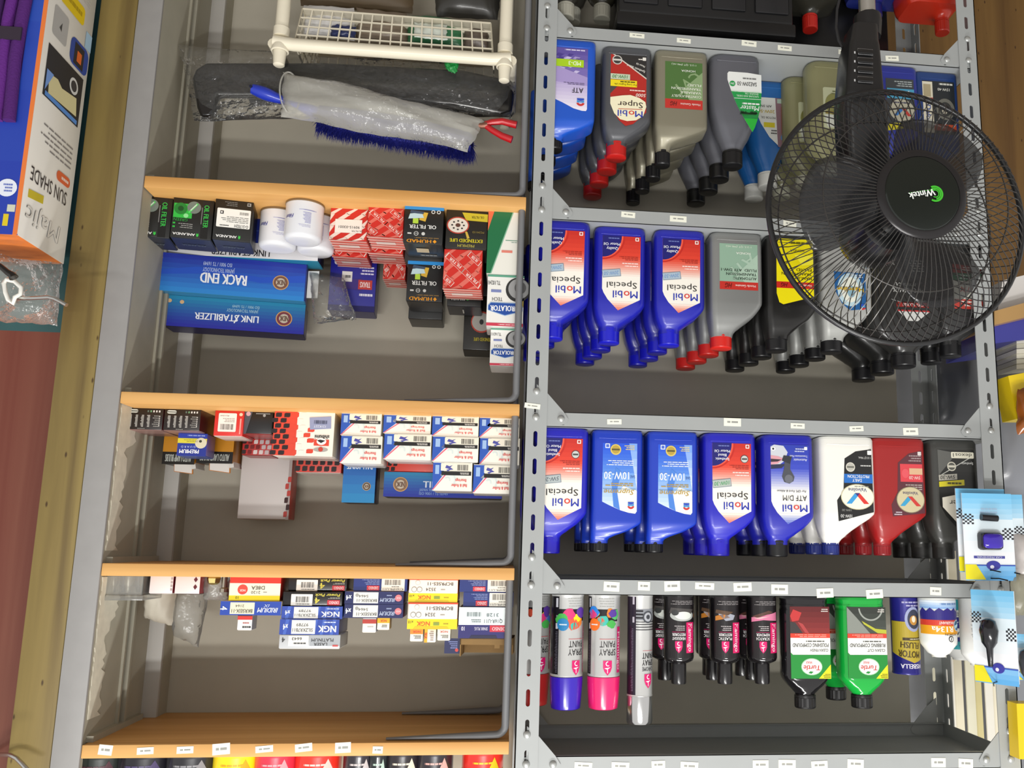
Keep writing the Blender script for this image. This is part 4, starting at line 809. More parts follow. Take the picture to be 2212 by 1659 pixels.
def art_rack(p):
    p.grad(0, 0, 1, 1, '1a2a9c', '2a8cd8', 8, 0); p.poly([(0, .3), (.3, .45), (.7, .3), (1, .5), (1, .6), (.6, .45), (.3, .6), (0, .5)], '1c50c0', 1)
    p.text('RACK END', .53, .58, .27, 'f0f2f6', 4, w=.29, bold=.05); p.text('JAPAN TECHNOLOGY', .565, .36, .11, 'b8c8ee', 4, w=.20); p.text('ISO 9001 / TS 16949', .575, .2, .10, 'b8c8ee', 4, w=.18)
    nlogo(p, .165, .55, .052); p.circ(.93, .14, .012, 'd89a60', 3); p.circ(.985, .16, .012, 'd89a60', 3); p.rect(0, 0, .006, 1, '14206c', 3)
rack, zr = carton('rack_end_box', 'long blue rack end box, upper of the two horizontal blue boxes in the photo', (318, 566, 662, 638), (.120, .160), .058, ('2050c0', '163a98', '3a96c4'), art_rack, zf + .0006, 'blue steering part boxes')
g = G(); w0 = W(655, 600, .15)[0] - W(467, 600, .15)[0]
g.box(-.0, .022, .004, .0052, .006, .062, M('e4e4e0', .5)); fl = g.build('open_flap', rack, 0); fl.location = (-((W(318, 600, .12)[0] - W(662, 600, .16)[0]) ** 2 + .04 ** 2) ** .5 / 2 - .022, 0, .004); fl.rotation_euler = (0, 0, .25)
def art_link(p):
    p.grad(0, 0, 1, 1, '1f8cae', '1f1f9c', 9, 0); p.text('LINK STABILIZER', .52, .62, .22, 'eef0f6', 4, w=.42, bold=.04); p.line(.44, .5, .47, .78, .008, 'f4f4f4', 5); p.text('JAPAN TECHNOLOGY', .42, .36, .10, 'a8d0e0', 4, w=.21); p.text('ISO 9001 / TS 16949', .40, .22, .09, 'a8d0e0', 4, w=.18)
    nlogo(p, .14, .52, .056, 3, '7a3040'); p.circ(.82, .2, .014, 'd8b080', 3); p.circ(.9, .18, .014, 'd8b080', 3)
link, _ = carton('link_box', 'blue link stabilizer box lying on top of the rack end box', (330, 642, 659, 712), (.150, .184), .055, ('1f4ca8', '14165c', '15154c'), art_link, zr + .0006, 'blue steering part boxes')
# white spin-on filters
def filt(px, Yc, lab):
    X = W(px, 480, Yc)[0]; t = thing('spin_on_filter', lab, 'oil filter', (X, Yc, ZA), 'white spin-on filters')
    g = G(); g.lathe([(.030, .0012), (.0345, 0), (.0355, .0015), (.0355, .0042), (.0345, .0045)], M('8a765a', .4, .3), 32); g.build('seal_rim', t, 40)
    g = G(); g.lathe([(.0345, .0042), (.0345, .066), (.0335, .0705), (.030, .0735), (.026, .0745), (.010, .0746)], M('dfe0e4', .35, coat=.3), 32); g.build('canister', t, 40)
    p = Pr(); p.rect(-26, 22, -6, 23, 'a0a0c8', 1); p.lines(-20, 26, -5, 48, 9, '8a8cc4', 1, .4); p.lines(-20, 50, 2, 56, 3, 'a8a8cc', 1, .3); p.line(-30, 22, 2, 22, .6, '7a7ac0', 1); p.text('Filter', 22, 34, 7, '3a3a90', 2, w=20, bold=.04, shear=.3)
    p.build('print', t, cyl(.0346, 0), step=.004, eps=.00012); return t
filt(657, .046, 'white spin-on oil filter standing in front of two others'); filt(603, .096, 'white spin-on oil filter beside the black sticker box'); filt(686, .112, 'white spin-on oil filter tucked beside the red patterned boxes')
# red patterned boxes
def art_redstripe(lbl):
    def f(p):
        p.rect(0, 0, 1, 1, 'c8281e', 0); r = random.Random(3)
        for k in range(-2, 7):
            for j in range(3):
                x, y = -.15 + j * .42 + (k % 2) * .2, k * .19
                if -.12 < y < 1.05:
                    q = [(x, y), (x + .10, y - .06), (x + .34, y + .14), (x + .24, y + .20)]
                    q = [(min(max(a, .0), 1), min(max(b, 0), 1)) for a, b in q]
                    if abs(q[0][0] - q[2][0]) > .03 and abs(q[0][1] - q[2][1]) > .03: p.poly(q, 'e8d4c8' if lbl else 'd86a5c', 1)
        if lbl: p.rect(.14, .34, .86, .76, 'ece4da', 3); p.text('90915-03001', .48, .58, .08, '3a3432', 4, w=.56, bold=.01); p.text('OIL FILTER', .26, .70, .05, '6a5a54', 4, w=.3)
        else:
            for x, y, w in ((.26, .72, .62), (.70, .34, .62), (.2, .22, .4), (.86, .8, .3)):
                c, s = math.cos(.72), math.sin(.72); hx, hy = w * .5, .075
                q = [(x + (a * c - b * s), y - (a * s + b * c) * 1.0) for a, b in ((-hx, -hy), (hx, -hy), (hx, hy), (-hx, hy))]; q = [(min(max(a, .01), .99), min(max(b, .01), .99)) for a, b in q]; p.poly(q[::-1], 'e4cfc4', 2)
                c2 = [(a + (x - a) * .1, b + (y - b) * .1) for a, b in q]; p.poly(c2[::-1], 'cc3a2e', 3); p.text('FILTER', x, y, .075, 'f0e0d8', 4, w=w * .62 if w > .5 else w * .5, rot=-40, bold=.03)
    return f
RD = ('c4281e', 'b03a30', 'd86e62')
def toplid(p):
    for k in range(5): p.poly([(0, k * .22), (1, k * .22 - .06), (1, k * .22 + .04), (0, k * .22 + .06)], 'e4b4a8', 1)
    p.rect(.25, .35, .8, .55, 'dcc8be', 2)
ra, zra = carton('filter_box', 'orange red patterned filter box with white part number sticker', (713, 440, 794, 520), .055, .068, ('d04030', 'b03a30', 'd8685a'), art_redstripe(True), ZA, 'red patterned filter boxes', .01, top_art=toplid)
carton('filter_box', 'orange red patterned box right behind the part number sticker box', (720, 482, 795, 556), .126, .066, RD, art_redstripe(False), ZA, 'red patterned filter boxes', top_art=toplid)
rb, zrb = carton('filter_box', 'red filter box with diagonal lettering, leftmost next to the black boxes', (795, 433, 872, 513), .040, .068, RD, art_redstripe(False), ZA, 'red patterned filter boxes', top_art=toplid)
rc, zrc = carton('filter_box', 'red filter box in the row behind the diagonal lettering box', (797, 472, 872, 548), .112, .066, RD, art_redstripe(False), ZA, 'red patterned filter boxes', top_art=toplid)
carton('filter_box', 'red filter box raised at the back beside the black stack', (828, 566, 876, 604), .182, .06, RD, art_redstripe(False), ZA, 'red patterned filter boxes', top_art=toplid)
def art_blue(p):
    p.rect(0, .93, 1, 1, '16165a', 1); p.rect(0, 0, 1, .02, '8a2430', 1); p.rrect(.74, .08, .92, .42, .06, 'dcdce4', 2); p.ell(.83, .09, .08, .03, '2a2a3a', 3); p.rrect(.52, .06, .68, .3, .04, 'b8bcd8', 2); p.ell(.60, .27, .05, .02, '3a3a60', 3); p.circ(.2, .3, .07, '9aa0c0', 2); p.lines(.06, .42, .45, .54, 3, 'd0d0e8', 2); p.rect(.08, .6, .38, .72, 'b83a34', 2); p.text('TRAXS', .23, .66, .07, 'ecd8d4', 3, w=.22, bold=.03)
    p.lines(.06, .76, .36, .82, 1, 'd8d8e8', 2); p.rect(.52, .5, .74, .63, 'e0e0da', 3); p.lines(.55, .53, .71, .6, 1, '6a6a6a', 4); p.poly([(.3, .58), (.8, .62), (.9, .7), (.3, .74)], '3a2a7a', 1)
carton('filter_box', 'dark blue filter box with small filter pictures behind the plastic bag', (711, 580, 811, 672), .19, .055, ('20208c', '17175c', '1a1a5a'), art_blue, ZA, rz=-.04)
# black oil filter stack with orange lettering
def art_hum(p):
    p.rect(0, 0, 1, .085, '2a8ad0', 1); p.poly([(.4, .16), (.6, .14), (.62, .36), (.46, .4)], 'd0a838', 2); p.poly([(.5, .30), (.9, .34), (.86, .2), (.56, .16)], 'b8d0d4', 3); p.rect(.64, .32, .78, .46, 'b0d040', 2); p.poly([(.5, .14), (.84, .10), (.86, .18), (.52, .2)], '3a4a60', 4)
    p.circ(.13, .13, .05, 'd8d8d4', 2); p.circ(.13, .13, .03, '1a1a1a', 3); p.circ(.27, .13, .05, 'd8d8d4', 2); p.circ(.27, .13, .03, '1a1a1a', 3); p.text('OIL FILTER', .52, .545, .10, 'f0f0ec', 3, w=.68, bold=.03); p.circ(.68, .73, .06, 'c8c8c4', 2); p.circ(.68, .73, .045, '1a1a1a', 3); p.text('ISO', .68, .73, .035, 'c8c8c4', 4); p.circ(.5, .73, .045, 'c8c8c4', 2); p.rect(.8, .71, .9, .75, 'c8c8c4', 2); p.lines(.1, .82, .94, .86, 1, '8a6a3a', 2)
    p.text('HUMAD', .60, .93, .085, 'e8981e', 3, w=.62, bold=.05); p.poly([(.2, .88), (.25, .93), (.2, .98), (.15, .93)], 'e8981e', 3)
KH = ('171717', '121212', '262524')
h1, zh1 = carton('oil_filter_box', 'black oil filter box with blue base stripe at the board edge', (873, 434, 958, 527), .024, .078, KH, art_hum, ZA, 'black boxes with orange lettering', top_art=lambda p: (p.rect(.38, .3, .7, .6, 'b8a888', 2), p.lines(.2, .7, .8, .9, 1, '7a7a74', 2)))
h2, zh2 = carton('oil_filter_box', 'black oil filter box hidden low behind the blue stripe box', (876, 472, 958, 564), .106, .075, KH, None, ZA, 'black boxes with orange lettering')
h3, _ = carton('oil_filter_box', 'black oil filter box with blue base stripe, stacked higher and further back', (879, 564, 957, 652), .108, .073, KH, art_hum, zh2, 'black boxes with orange lettering')
h4, zh4 = carton('oil_filter_box', 'plain black box low at the back of the black stack', (884, 520, 958, 600), .186, .068, KH, None, ZA, 'black boxes with orange lettering')
carton('oil_filter_box', 'plain black box topmost at the back of the black stack', (884, 600, 957, 690), .186, .068, KH, None, zh4, 'black boxes with orange lettering')
def art_ext(p):
    p.poly([(0, .08), (.62, .06), (.52, .26), (0, .28)], 'c0b028', 1); p.text('OIL FILTER', .24, .17, .06, '3a3408', 2, w=.3); p.ell(.71, .4, .27, .22, 'b04030', 2, 28); p.ell(.71, .4, .24, .19, 'd8d0c4', 3, 28)
    for k in range(8): a = k * math.pi / 4; p.ell(.71 + .14 * math.cos(a), .4 + .11 * math.sin(a), .025, .02, '2a2a2a', 4)
    p.ell(.71, .4, .06, .05, '5a3a30', 4); p.poly([(.48, .56), (.54, .54), (.48, .74), (.42, .72)], 'c8a840', 2); p.text('PG3411D', .22, .56, .05, '8a7a38', 2, w=.28); p.text('EXTENDED LIFE', .50, .79, .085, 'd8c820', 3, w=.78, bold=.04); p.text('PREMIUM', .5, .92, .07, 'b0a448', 3, w=.4, bold=.02)
e1, ze1 = carton('oil_filter_box', 'black filter box with disc picture and yellow EXTENDED LIFE lettering', (963, 446, 1053, 538), .030, .08, ('1b1712', '161310', '201c18'), art_ext, ZA)
carton('filter_box', 'red filter box with diagonal lettering stacked on the yellow lettered box', (958, 541, 1041, 625), .034, .07, RD, art_redstripe(False), ze1 + .0006, 'red patterned filter boxes', .03, top_art=toplid)
b1, zb1 = carton('oil_filter_box', 'plain dark box at the foot of the rear stack beside the red box', (964, 486, 1044, 574), .118, .07, K, None, ZA, 'plain dark rear boxes')
b2, zb2 = carton('oil_filter_box', 'plain dark box in the middle of the rear stack beside the red box', (964, 574, 1042, 622), .118, .07, K, None, zb1, 'plain dark rear boxes')
carton('oil_filter_box', 'black box with small green leaf mark just above the red box', (966, 622, 1040, 662), .118, .07, ('1b1b1a', '141413', '23242a'), lambda p: (leaf(p, .4, .62, .06), p.text('ANLANDA', .68, .62, .14, 'c8c8c4', 3, w=.42, bold=.05)), zb2, 'plain dark rear boxes', top_art=lambda p: p.rect(.52, .3, .56, .7, 'c0c0b8', 2))
b3, zb3 = carton('oil_filter_box', 'plain dark box low behind the green and white box', (1002, 520, 1078, 640), .19, .065, ('14120f', '100f0d', '1a1815'), None, ZA, 'plain dark rear boxes')
carton('oil_filter_box', 'black box with half hidden disc picture at the very back', (1002, 640, 1078, 757), .19, .065, ('17140f', '100f0d', '1a1815'), lambda p: (p.ell(.5, .48, .3, .2, 'b04030', 2), p.ell(.5, .48, .27, .17, 'a8a49c', 3), p.ell(.5, .48, .06, .05, '2a2a2a', 4), p.text('EXTENDED LIFE', .4, .8, .06, 'b8a820', 3, w=.6, bold=.04)), zb3, 'plain dark rear boxes', top_art=None)
def art_gw(p):
    p.rect(0, 0, 1, 1, 'e6e4da', 0); p.poly([(1, 0), (1, 1), (.86, 1), (.30, 0)], '1a6a40', 1); p.poly([(1, 0), (.84, 0), (1, .32)], 'dc6a44', 2); p.poly([(.30, 0), (.33, 0), (.89, 1), (.86, 1)], '7ab090', 2)
    p.rect(.04, .455, .5, .465, '4a8a70', 2); p.lines(.04, .48, .46, .5, 1, '7a9a8c', 2); p.rect(.3, .62, .6, .66, 'dc8070', 2); p.lines(.05, .62, .2, .7, 2, 'd0d4cc', 2)
gw, zgw = carton('filter_box', 'tall green and white filter box against the steel strap', (1053, 448, 1131, 592), .028, .08, ('e4e2d8', '1a6a44', 'c8c8be'), art_gw, ZA)
def art_pur(code, big):
    def f(p):
        p.rect(0, 0, 1, 1, 'e8e6e0', 0); p.rect(0, 0, 1, .04, '5a9a80', 1); p.text(code, .82, .16, .08, '3a3a3c', 2, w=.34, bold=.02); p.ell(.16, .28, .34, .24, '2a2a2a', 2, 26); p.ell(.14, .26, .29, .2, '9a9a9a', 3, 26); p.ell(.1, .24, .16, .12, '5a5a5a', 4); p.rect(.0, .4, .14, .62, 'b09840', 2)
        p.rect(.62, .29, .9, .345, '7a84b4', 2); p.text('TECH', .72, .48, .07, '4a4a4e', 3, w=.28, bold=.02); p.poly([(.02, .6), (.1, .54), (.9, .54), (.97, .6), (.97, .7), (.5, .8), (.02, .7)], '8aa8d0', 3); p.poly([(.03, .61), (.11, .555), (.89, .555), (.955, .61), (.955, .69), (.5, .785), (.03, .69)], '1f4a9c', 4); p.text('PUROLATOR', .49, .655, .105, 'f4f4f4', 5, w=.82, bold=.05); p.rect(0, .94, 1, 1, 'c83a50', 2); p.lines(.05, .955, .9, .985, 1, 'f0c8c8', 3)
    return f
p1_, zp1 = carton('filter_box', 'white filter box TL10241 with blue hexagon lettering stacked on the green one', (1052, 598, 1131, 705), .034, .075, ('e6e4de', 'd0cec8', 'dedcd6'), art_pur('TL10241', 1), zgw + .0006, 'white hexagon label boxes')
carton('filter_box', 'white filter box TL16311 on top of its stack by the strap', (1059, 708, 1124, 790), .05, .07, ('e6e4de', 'd0cec8', 'dedcd6'), art_pur('TL16311', 0), zp1 + .0006, 'white hexagon label boxes', .02)
# ---- third shelf: bulbs and bearings
def art_bulb(p):
    p.rrect(.66, .06, .93, .22, .06, 'c8ccc4', 2)
    for k in range(5): p.rect(.08 + k * .075, .09, .12 + k * .075, .18, ('d0d0cc', 'd0d0cc', 'd0d0cc', '6a9a70', '5a6a60')[k], 2)
    for k in range(4): p.lines(.34 + k * .16, .3, .42 + k * .16, .86, 9, 'c0c0bc', 2, .6)
    p.lines(.08, .3, .28, .86, 6, '9a9a96', 2, .35)
    for k in range(6): p.rect(.07, .34 + k * .085, .10, .38 + k * .085, 'd8d8d4', 3)
    p.lines(.45, .9, .7, .96, 1, '8a8a86', 2)
BK = ('1e1614', '3a1214', '8a6a64')
carton('bulb_box', 'black bulb box with white chart, nearest the grey frame', (270, 878, 352, 929), .055, .09, BK, art_bulb, ZC, 'black chart bulb boxes')
k2, zk2 = carton('bulb_box', 'black bulb box with white chart beside the red box', (354, 880, 433, 931), .055, .09, BK, art_bulb, ZC, 'black chart bulb boxes')
def art_prem(p):
    p.grad(0, 0, 1, 1, '2038a0', '1c2c88', 3, 0); p.lines(.08, .04, .9, .14, 1, '8a9ad8', 2); p.rect(.0, .22, 1, .44, 'd8cc3a', 2); p.ell(.2, .42, .2, .24, 'd4ccb0', 3); p.ell(.22, .34, .05, .06, '3a3a2a', 4); p.lines(.3, .26, .9, .4, 2, '8a8428', 3, .3); p.text('G U A R D', .62, .6, .09, 'b8c4ec', 3, w=.5); p.text('PREMIUM', .58, .8, .17, 'eef0f6', 3, w=.66, bold=.05)
carton('bulb_box', 'small blue PREMIUM bulb box with yellow band on the black box', (384, 938, 446, 985), .085, .055, ('2038a0', '6a5a9c', '3a58b0'), art_prem, zk2 + .0006, rz=-.05)
def art_lamp(p): p.rect(0, 0, 1, .74, 'cf8c1e', 0); p.rect(0, .74, 1, 1, '191512', 1); p.text('AUTO LAMP BULBS', .5, .87, .15, 'b8bcb4', 3, w=.8, bold=.04)
for i, (r_, lab) in enumerate((((354, 905, 424, 1003), 'orange bulb box with black lettered top band and raised lid, frame side'), ((428, 905, 506, 1001), 'orange bulb box with black lettered top band and raised lid, middle'))):
    t, zt = carton('bulb_box', lab, r_, .165, .06, ('c8861c', 'a86c14', '1c1814'), art_lamp, ZC, 'orange bulb boxes', flap=False)
    w = (W(r_[0], 950, .165)[0] - W(r_[2], 950, .165)[0]) / 2; h = zt - ZC
    g = G(); g.box(-w * .3, w * .9, .01, .012, 0, .028, M('c0782c', .6)); g.box(-w * .25, w * .85, .0085, .01, .006, .026, M('e4e0da', .5)); o = g.build('open_lid', t, 0); o.location = (-w * .5, .0, h - .004); o.rotation_euler = (-.5, .12, 0)
    g = G(); g.box(-w, -w * .75, .0, .05, 0, .014, M('dcd8d0', .5)); o = g.build('side_tab', t, 0); o.location = (0, .005, h - .001); o.rotation_euler = (0, -.2, 0)
carton('bulb_box', 'red box with white barcode sticker between black boxes', (463, 880, 526, 943), .055, .07, ('d02a22', 'b82a24', 'd8c4bc'), lambda p: (p.rrect(.24, .1, .86, .82, .04, 'ece4dc', 2), p.text('P21/5W', .66, .2, .05, '6a4a44', 3, w=.3), p.lines(.3, .28, .8, .46, 3, 'a09890', 3, .4), p.bars(.34, .52, .78, .74), p.circ(.1, .14, .06, 'e8c8a8', 2), p.rect(.07, .3, .12, .9, 'e89a90', 2)), ZC)
def checker(p, x0, y0, x1, y1, nx, ny, seed, cols, l=1):
    r = random.Random(seed)
    for i in range(nx):
        for j in range(ny):
            c = cols[min(len(cols) - 1, int((i + r.random() * .9) / nx * len(cols)))]
            if not c: continue
            w, h = (x1 - x0) / nx, (y1 - y0) / ny; x, y = x0 + i * w + (j % 2) * w * .4, y0 + j * h
            p.poly([(x + w * .15, y + h * .1), (x + w * .7, y + h * .1), (x + w * .85, y + h * .25), (x + w * .85, y + h * .9), (x + w * .3, y + h * .9), (x + w * .15, y + h * .75)], c, l)
bb, zbb = carton('spark_plug_box', 'black box with grey corner standing beside the red sticker box', (527, 882, 589, 938), .06, .08, ('161416', '101010', '8a2a28'), lambda p: (p.poly([(1, 0), (1, 1), (.9, 1), (.72, .0)], '4a4c54', 1), p.circ(.86, .1, .08, 'c8a0a8', 2), p.rect(.1, .06, .6, .1, '8a8a88', 2), p.circ(.3, .16, .05, '9a9a98', 2)), ZC)
carton('part_box', 'red box with white and black blocks behind the black corner box', (525, 905, 590, 984), .155, .06, ('b82420', '8a1a18', '9a2a26'), lambda p: checker(p, .0, .42, .95, .98, 5, 4, 3, ('c8b8b8', 'e4d4d0', '7a1414', '2a1210')), ZC)
def art_shib(p):
    p.rect(0, 0, 1, 1, 'ece6da', 0); p.poly([(1, 0), (1, 1), (.62, 1), (.62, 0)], 'd8442e', 1); checker(p, .46, .0, .70, 1, 2, 7, 4, ('ece6da', 'd8442e'), 2); checker(p, .72, .02, 1, 1, 2, 8, 5, ('26181a', '26181a'), 3); checker(p, .30, .1, .46, .95, 1, 7, 6, ('d8442e', None), 2)
    p.poly([(.06, .08), (.42, .12), (.4, .4), (.05, .36)], '8f97b8', 4); p.bars(.12, .18, .34, .26, '2a3048', 5); p.text('121K22T', .24, .32, .05, 'dfe4f0', 5, w=.2); p.text('shibumi', .19, .56, .085, '1c1c1c', 5, w=.24, bold=.05); p.rect(.07, .62, .32, .76, 'd8442e', 4); p.ell(.195, .66, .08, .08, 'f4f0e8', 5); p.poly([(.13, .64), (.2, .7), (.27, .64), (.22, .62)], '1c1c1c', 6); p.ell(.2, .85, .12, .05, 'a8a49c', 4); p.circ(.2, .84, .04, 'c04030', 5)
carton('part_box', 'white and red box with black blocks and small flag emblem', (591, 883, 721, 985), .045, .09, ('ece6da', 'b8b0a0', 'd8d0c4'), art_shib, ZC, rz=-.03)
carton('part_box', 'plain pale box standing tall on its end at the back', (521, 905, 631, 1122), .21, .05, ('cdc6c2', 'b0392c', 'c0b8b4'), lambda p: (p.rect(0, .02, .06, 1, 'a89c98', 1), checker(p, -.02, .55, .08, .98, 1, 6, 3, ('b83a30', '3a1412'), 2)), ZC)
carton('part_box', 'red box with black blocks behind the flag emblem box', (642, 925, 740, 1022), .15, .07, ('d03c2c', 'a02c20', 'dcd4cc'), lambda p: checker(p, .02, .5, .98, .98, 6, 4, 9, ('26181a', '26181a')), ZC, 'red block-pattern boxes')
def art_bear(v):
    def f(p):
        p.rect(0, 0, 1, 1, 'f0ecdf', 0); p.poly([(1, .02), (1, .98), (.72, .42), (.72, .02)], '2a54b0', 1); p.poly([(1, .98), (.97, .98), (.62, .38), (.66, .38)], 'dc5a78', 2); p.rect(.84, .1, .94, .42, '9ab8e0', 3); p.arc(.62, .62, .22, .05, 150, 330, 'd2dcd8', 1); p.arc(.62, .62, .15, .05, 150, 330, 'dfe6e2', 1); p.arc(.62, .62, .08, .04, 150, 330, 'd2dcd8', 1)
        p.rrect(.02, .03, .80 - .06 * v, .30, .02, 'e8e2d0', 3); p.bars(.1, .08, .38, .28, '3a3836', 4, 18); p.poly([(.66, .1), (.69, .2), (.58, .24), (.66, .27), (.62, .32), (.56, .27), (.48, .25), (.56, .18), (.5, .1), (.58, .14)], '4a4c9c', 4); p.rect(.02, .32, .78 - .04 * v, .46, '1a1817', 4); p.lines(.08, .35, .38, .43, 2, 'd8d4cc', 5, .5)
        p.text('Bearings', .28, .64, .10, 'd8504e', 4, w=.28, bold=.05); p.text('Ball & Roller', .32, .82, .10, 'd8504e', 4, w=.40, bold=.05)
    return f
WT = ('f0ecdf', 'd0ccc0', 'e8e4da'); rows_b = [[(737, 883, 824, 941), (829, 884, 931, 937), (934, 889, 1034, 943), (1036, 891, 1122, 946)], [(735, 0, 824, 1001), (829, 0, 931, 993), (934, 0, 1033, 998), (1036, 0, 1122, 1004)]]
pos = ['next to the flag emblem box', 'in the second column from the flag box', 'in the third column from the flag box', 'against the steel strap']
tops = []
for j in range(4):
    t, z = carton('bearing_box', f'white and blue bearing box on the board {pos[j]}', rows_b[0][j], .042 + .004 * (j % 2), .085, WT, art_bear(j % 2), ZC, 'bearing boxes', (.01, -.012, .008, .0)[j]); tops.append(z)
for j in range(4):
    t, z = carton('bearing_box', f'white and blue bearing box stacked second {pos[j]}', rows_b[1][j], .040 + .004 * (j % 2), .085, WT, art_bear(1 - j % 2), tops[j] + .0006, 'bearing boxes', (-.012, .01, -.006, .01)[j]); tops[j] = z
carton('bearing_box', 'white and blue bearing box topmost in the third column', (934, 0, 1019, 1060), .044, .08, WT, art_bear(0), tops[2] + .0006, 'bearing boxes', .02)
carton('bearing_box', 'white and blue bearing box topmost against the steel strap', (1022, 0, 1109, 1066), .042, .08, WT, art_bear(1), tops[3] + .0006, 'bearing boxes', -.015)
def art_ball(p): p.grad(0, 0, 1, 1, '1c2c9c', '2a90c8', 9, 0); p.text('BALL JOINT', .5, .55, .085, 'dfe8f4', 3, w=.78, bold=.05); p.lines(.1, .40, .55, .48, 2, '7a98d8', 3, .5); nlogo(p, .26, .8, .13, 3, '4a4440'); p.circ(.78, .12, .05, 'd8a060', 3); p.circ(.52, .12, .05, 'd8a060', 3)
carton('ball_joint_box', 'upright blue ball joint box behind the bearing boxes', (743, 920, 813, 1086), .15, .06, ('2050b8', '14163c', '1c1c24'), art_ball, ZC, 'blue steering part boxes')
rd_, zrd = carton('part_box', 'red box with yellow arrow under the upside-down blue box', (838, 910, 1010, 1020), .155, .07, ('d8351e', 'b02a18', 'c03020'), lambda p: (p.poly([(0, .7), (.2, .98), (.3, .98), (.34, .75)], 'd8a020', 1), p.rect(.3, .7, .4, .98, 'd8a8b8', 1), checker(p, .86, .6, 1, 1, 2, 4, 2, ('26181a',))), ZC, 'red block-pattern boxes')
def art_tie(p):
    p.grad(0, 0, 1, 1, '2a8cb8', '1f2c9c', 8, 0); p.text('TIE ROD END', .42, .48, .26, 'dfe6f0', 3, w=.5, bold=.05, rot=180); p.text('JAPAN TECHNOLOGY', .58, .70, .11, '8aa8d8', 3, w=.24, rot=180); p.text('ISO 9001 / TS 16949', .58, .85, .11, '8aa8d8', 3, w=.24, rot=180); nlogo(p, .86, .5, .062, 3, '8a6a50')
carton('tie_rod_box', 'long blue tie rod box lying upside down behind the bearing boxes', (829, 1020, 1085, 1075), .16, .06, ('2444a8', '15153c', '2a2a30'), art_tie, zrd + .0006, 'blue steering part boxes')
# ---- fourth shelf: spark plugs
def art_d8(p): p.rect(0, 0, 1, .27, 'd83020', 1); p.rect(0, .27, 1, .78, 'efe9d2', 1); p.rect(0, .78, 1, 1, 'f0dc18', 1); p.circ(.74, .53, .10, 'e0483a', 2); p.text('NGK', .74, .57, .09, 'f4e0d8', 3, w=.11, bold=.04); p.text('D8EA', .44, .46, .15, '3a3a36', 3, w=.26, bold=.02); p.text('2120', .48, .65, .11, '4a4a46', 3, w=.18); p.lines(.26, .6, .36, .68, 1, '9a9a94', 3); p.text('10', .84, .87, .11, '6a6420', 3, w=.06)
d8, zd8 = carton('spark_plug_box', 'red, cream and yellow spark plug box D8EA', (496, 1243, 606, 1298), .03, .07, ('efe9d2', '8a1c14', 'e8d818'), art_d8, ZD)
def art_ir(p): p.rect(0, 0, 1, 1, '2848a8', 0); p.rect(.44, .08, .84, .92, 'ece6c8', 1); p.text('BKR5EIX-11', .64, .70, .26, '3a3a36', 3, w=.34, bold=.02); p.text('2164', .68, .34, .18, '5a5a54', 3, w=.14); p.text('IRIDIUM', .22, .62, .34, 'e8eef8', 3, w=.34, shear=.3, bold=.03); p.text('IX', .24, .3, .2, 'c8d4ee', 3, w=.1, shear=.3); p.text('4', .94, .5, .5, 'e8eef8', 3, w=.06, rot=90, bold=.03)
ir, zir = carton('spark_plug_box', 'blue and cream iridium spark plug box lying across the D8EA box', (476, 0, 608, 1329), .025, .065, ('2848a8', 'e0dcc8', 'e4e0d0'), art_ir, zd8 + .0006, rz=.02)
carton('plug_box', 'tiny white plug box with red stripe on the iridium box', (513, 0, 545, 1362), .035, .03, ('ece8e4', '6a6a74', 'e0dcd8'), lambda p: (p.rect(0, .02, 1, .3, 'cc3028', 1), p.rect(0, .0, 1, .06, '2a2424', 2), p.lines(.2, .45, .8, .58, 1, 'b04a44', 2), p.lines(.06, .7, .94, .86, 1, '3a3a3a', 2, .7)), zir + .0006, 'tiny plug boxes')
def art_pow(p): p.rrect(.50, .18, .86, .98, .01, 'e8e6e0', 2); p.bars(.56, .35, .78, .75, '4a4846', 3, 16); p.lines(.55, .82, .8, .92, 1, '4a4a48', 3); p.text('Power Pack', .25, .24, .2, 'd8cc50', 3, w=.42, bold=.05, shear=.2); p.text('4', .42, .62, .42, 'd8cc50', 3, w=.08, bold=.05); p.rect(.04, .58, .25, .94, 'c83440', 2); p.text('DENSO', .14, .76, .2, 'f0d8d8', 3, w=.16, bold=.03); p.lines(.04, .38, .25, .5, 2, 'a8a49c', 3)
pa, zpa = carton('spark_plug_box', 'black Power Pack spark plug box on the board', (623, 1243, 750, 1277), .035, .07, ('1a181a', '141214', '1a181a'), art_pow, ZD, 'black Power Pack boxes')
pb, zpb = carton('spark_plug_box', 'black Power Pack spark plug box stacked second', (611, 0, 740, 1309), .028, .07, ('1a181a', '141214', '1a181a'), art_pow, zpa + .0005, 'black Power Pack boxes', .01)
def art_ngk(p): p.rect(0, 0, 1, 1, '2c48a4', 0); r = random.Random(2); [p.poly([(x, 0), (x + .06, 0), (x + .1, 1), (x + .05, 1)], '4464bc', 1) for x in (.05, .22, .36, .84)]; p.rect(.40, .05, .80, .95, 'e4e2dc', 2); p.text('SILZKR7B11', .61, .70, .22, '4a4a48', 3, w=.34); p.text('97789', .62, .36, .2, '5a5a58', 3, w=.2); p.text('NGK', .20, .62, .42, 'eef0f6', 3, w=.30, bold=.06); p.lines(.06, .1, .34, .26, 1, 'c0cce8', 3); p.text('x4', .90, .5, .36, 'e8ecf6', 3, w=.08, bold=.04)
nc_, znc = carton('spark_plug_box', 'blue and white NGK lettered box, lower of two', (609, 0, 740, 1337), .025, .07, ('2c48a4', '1c2c60', '2c3c80'), art_ngk, zpb + .0005, 'blue white lettered boxes', -.01)
nd_, znd = carton('spark_plug_box', 'blue and white NGK lettered box, upper of two', (604, 0, 733, 1371), .022, .075, ('2c48a4', '3a3a58', 'c8c8c4'), art_ngk, znc + .0005, 'blue white lettered boxes', .02)
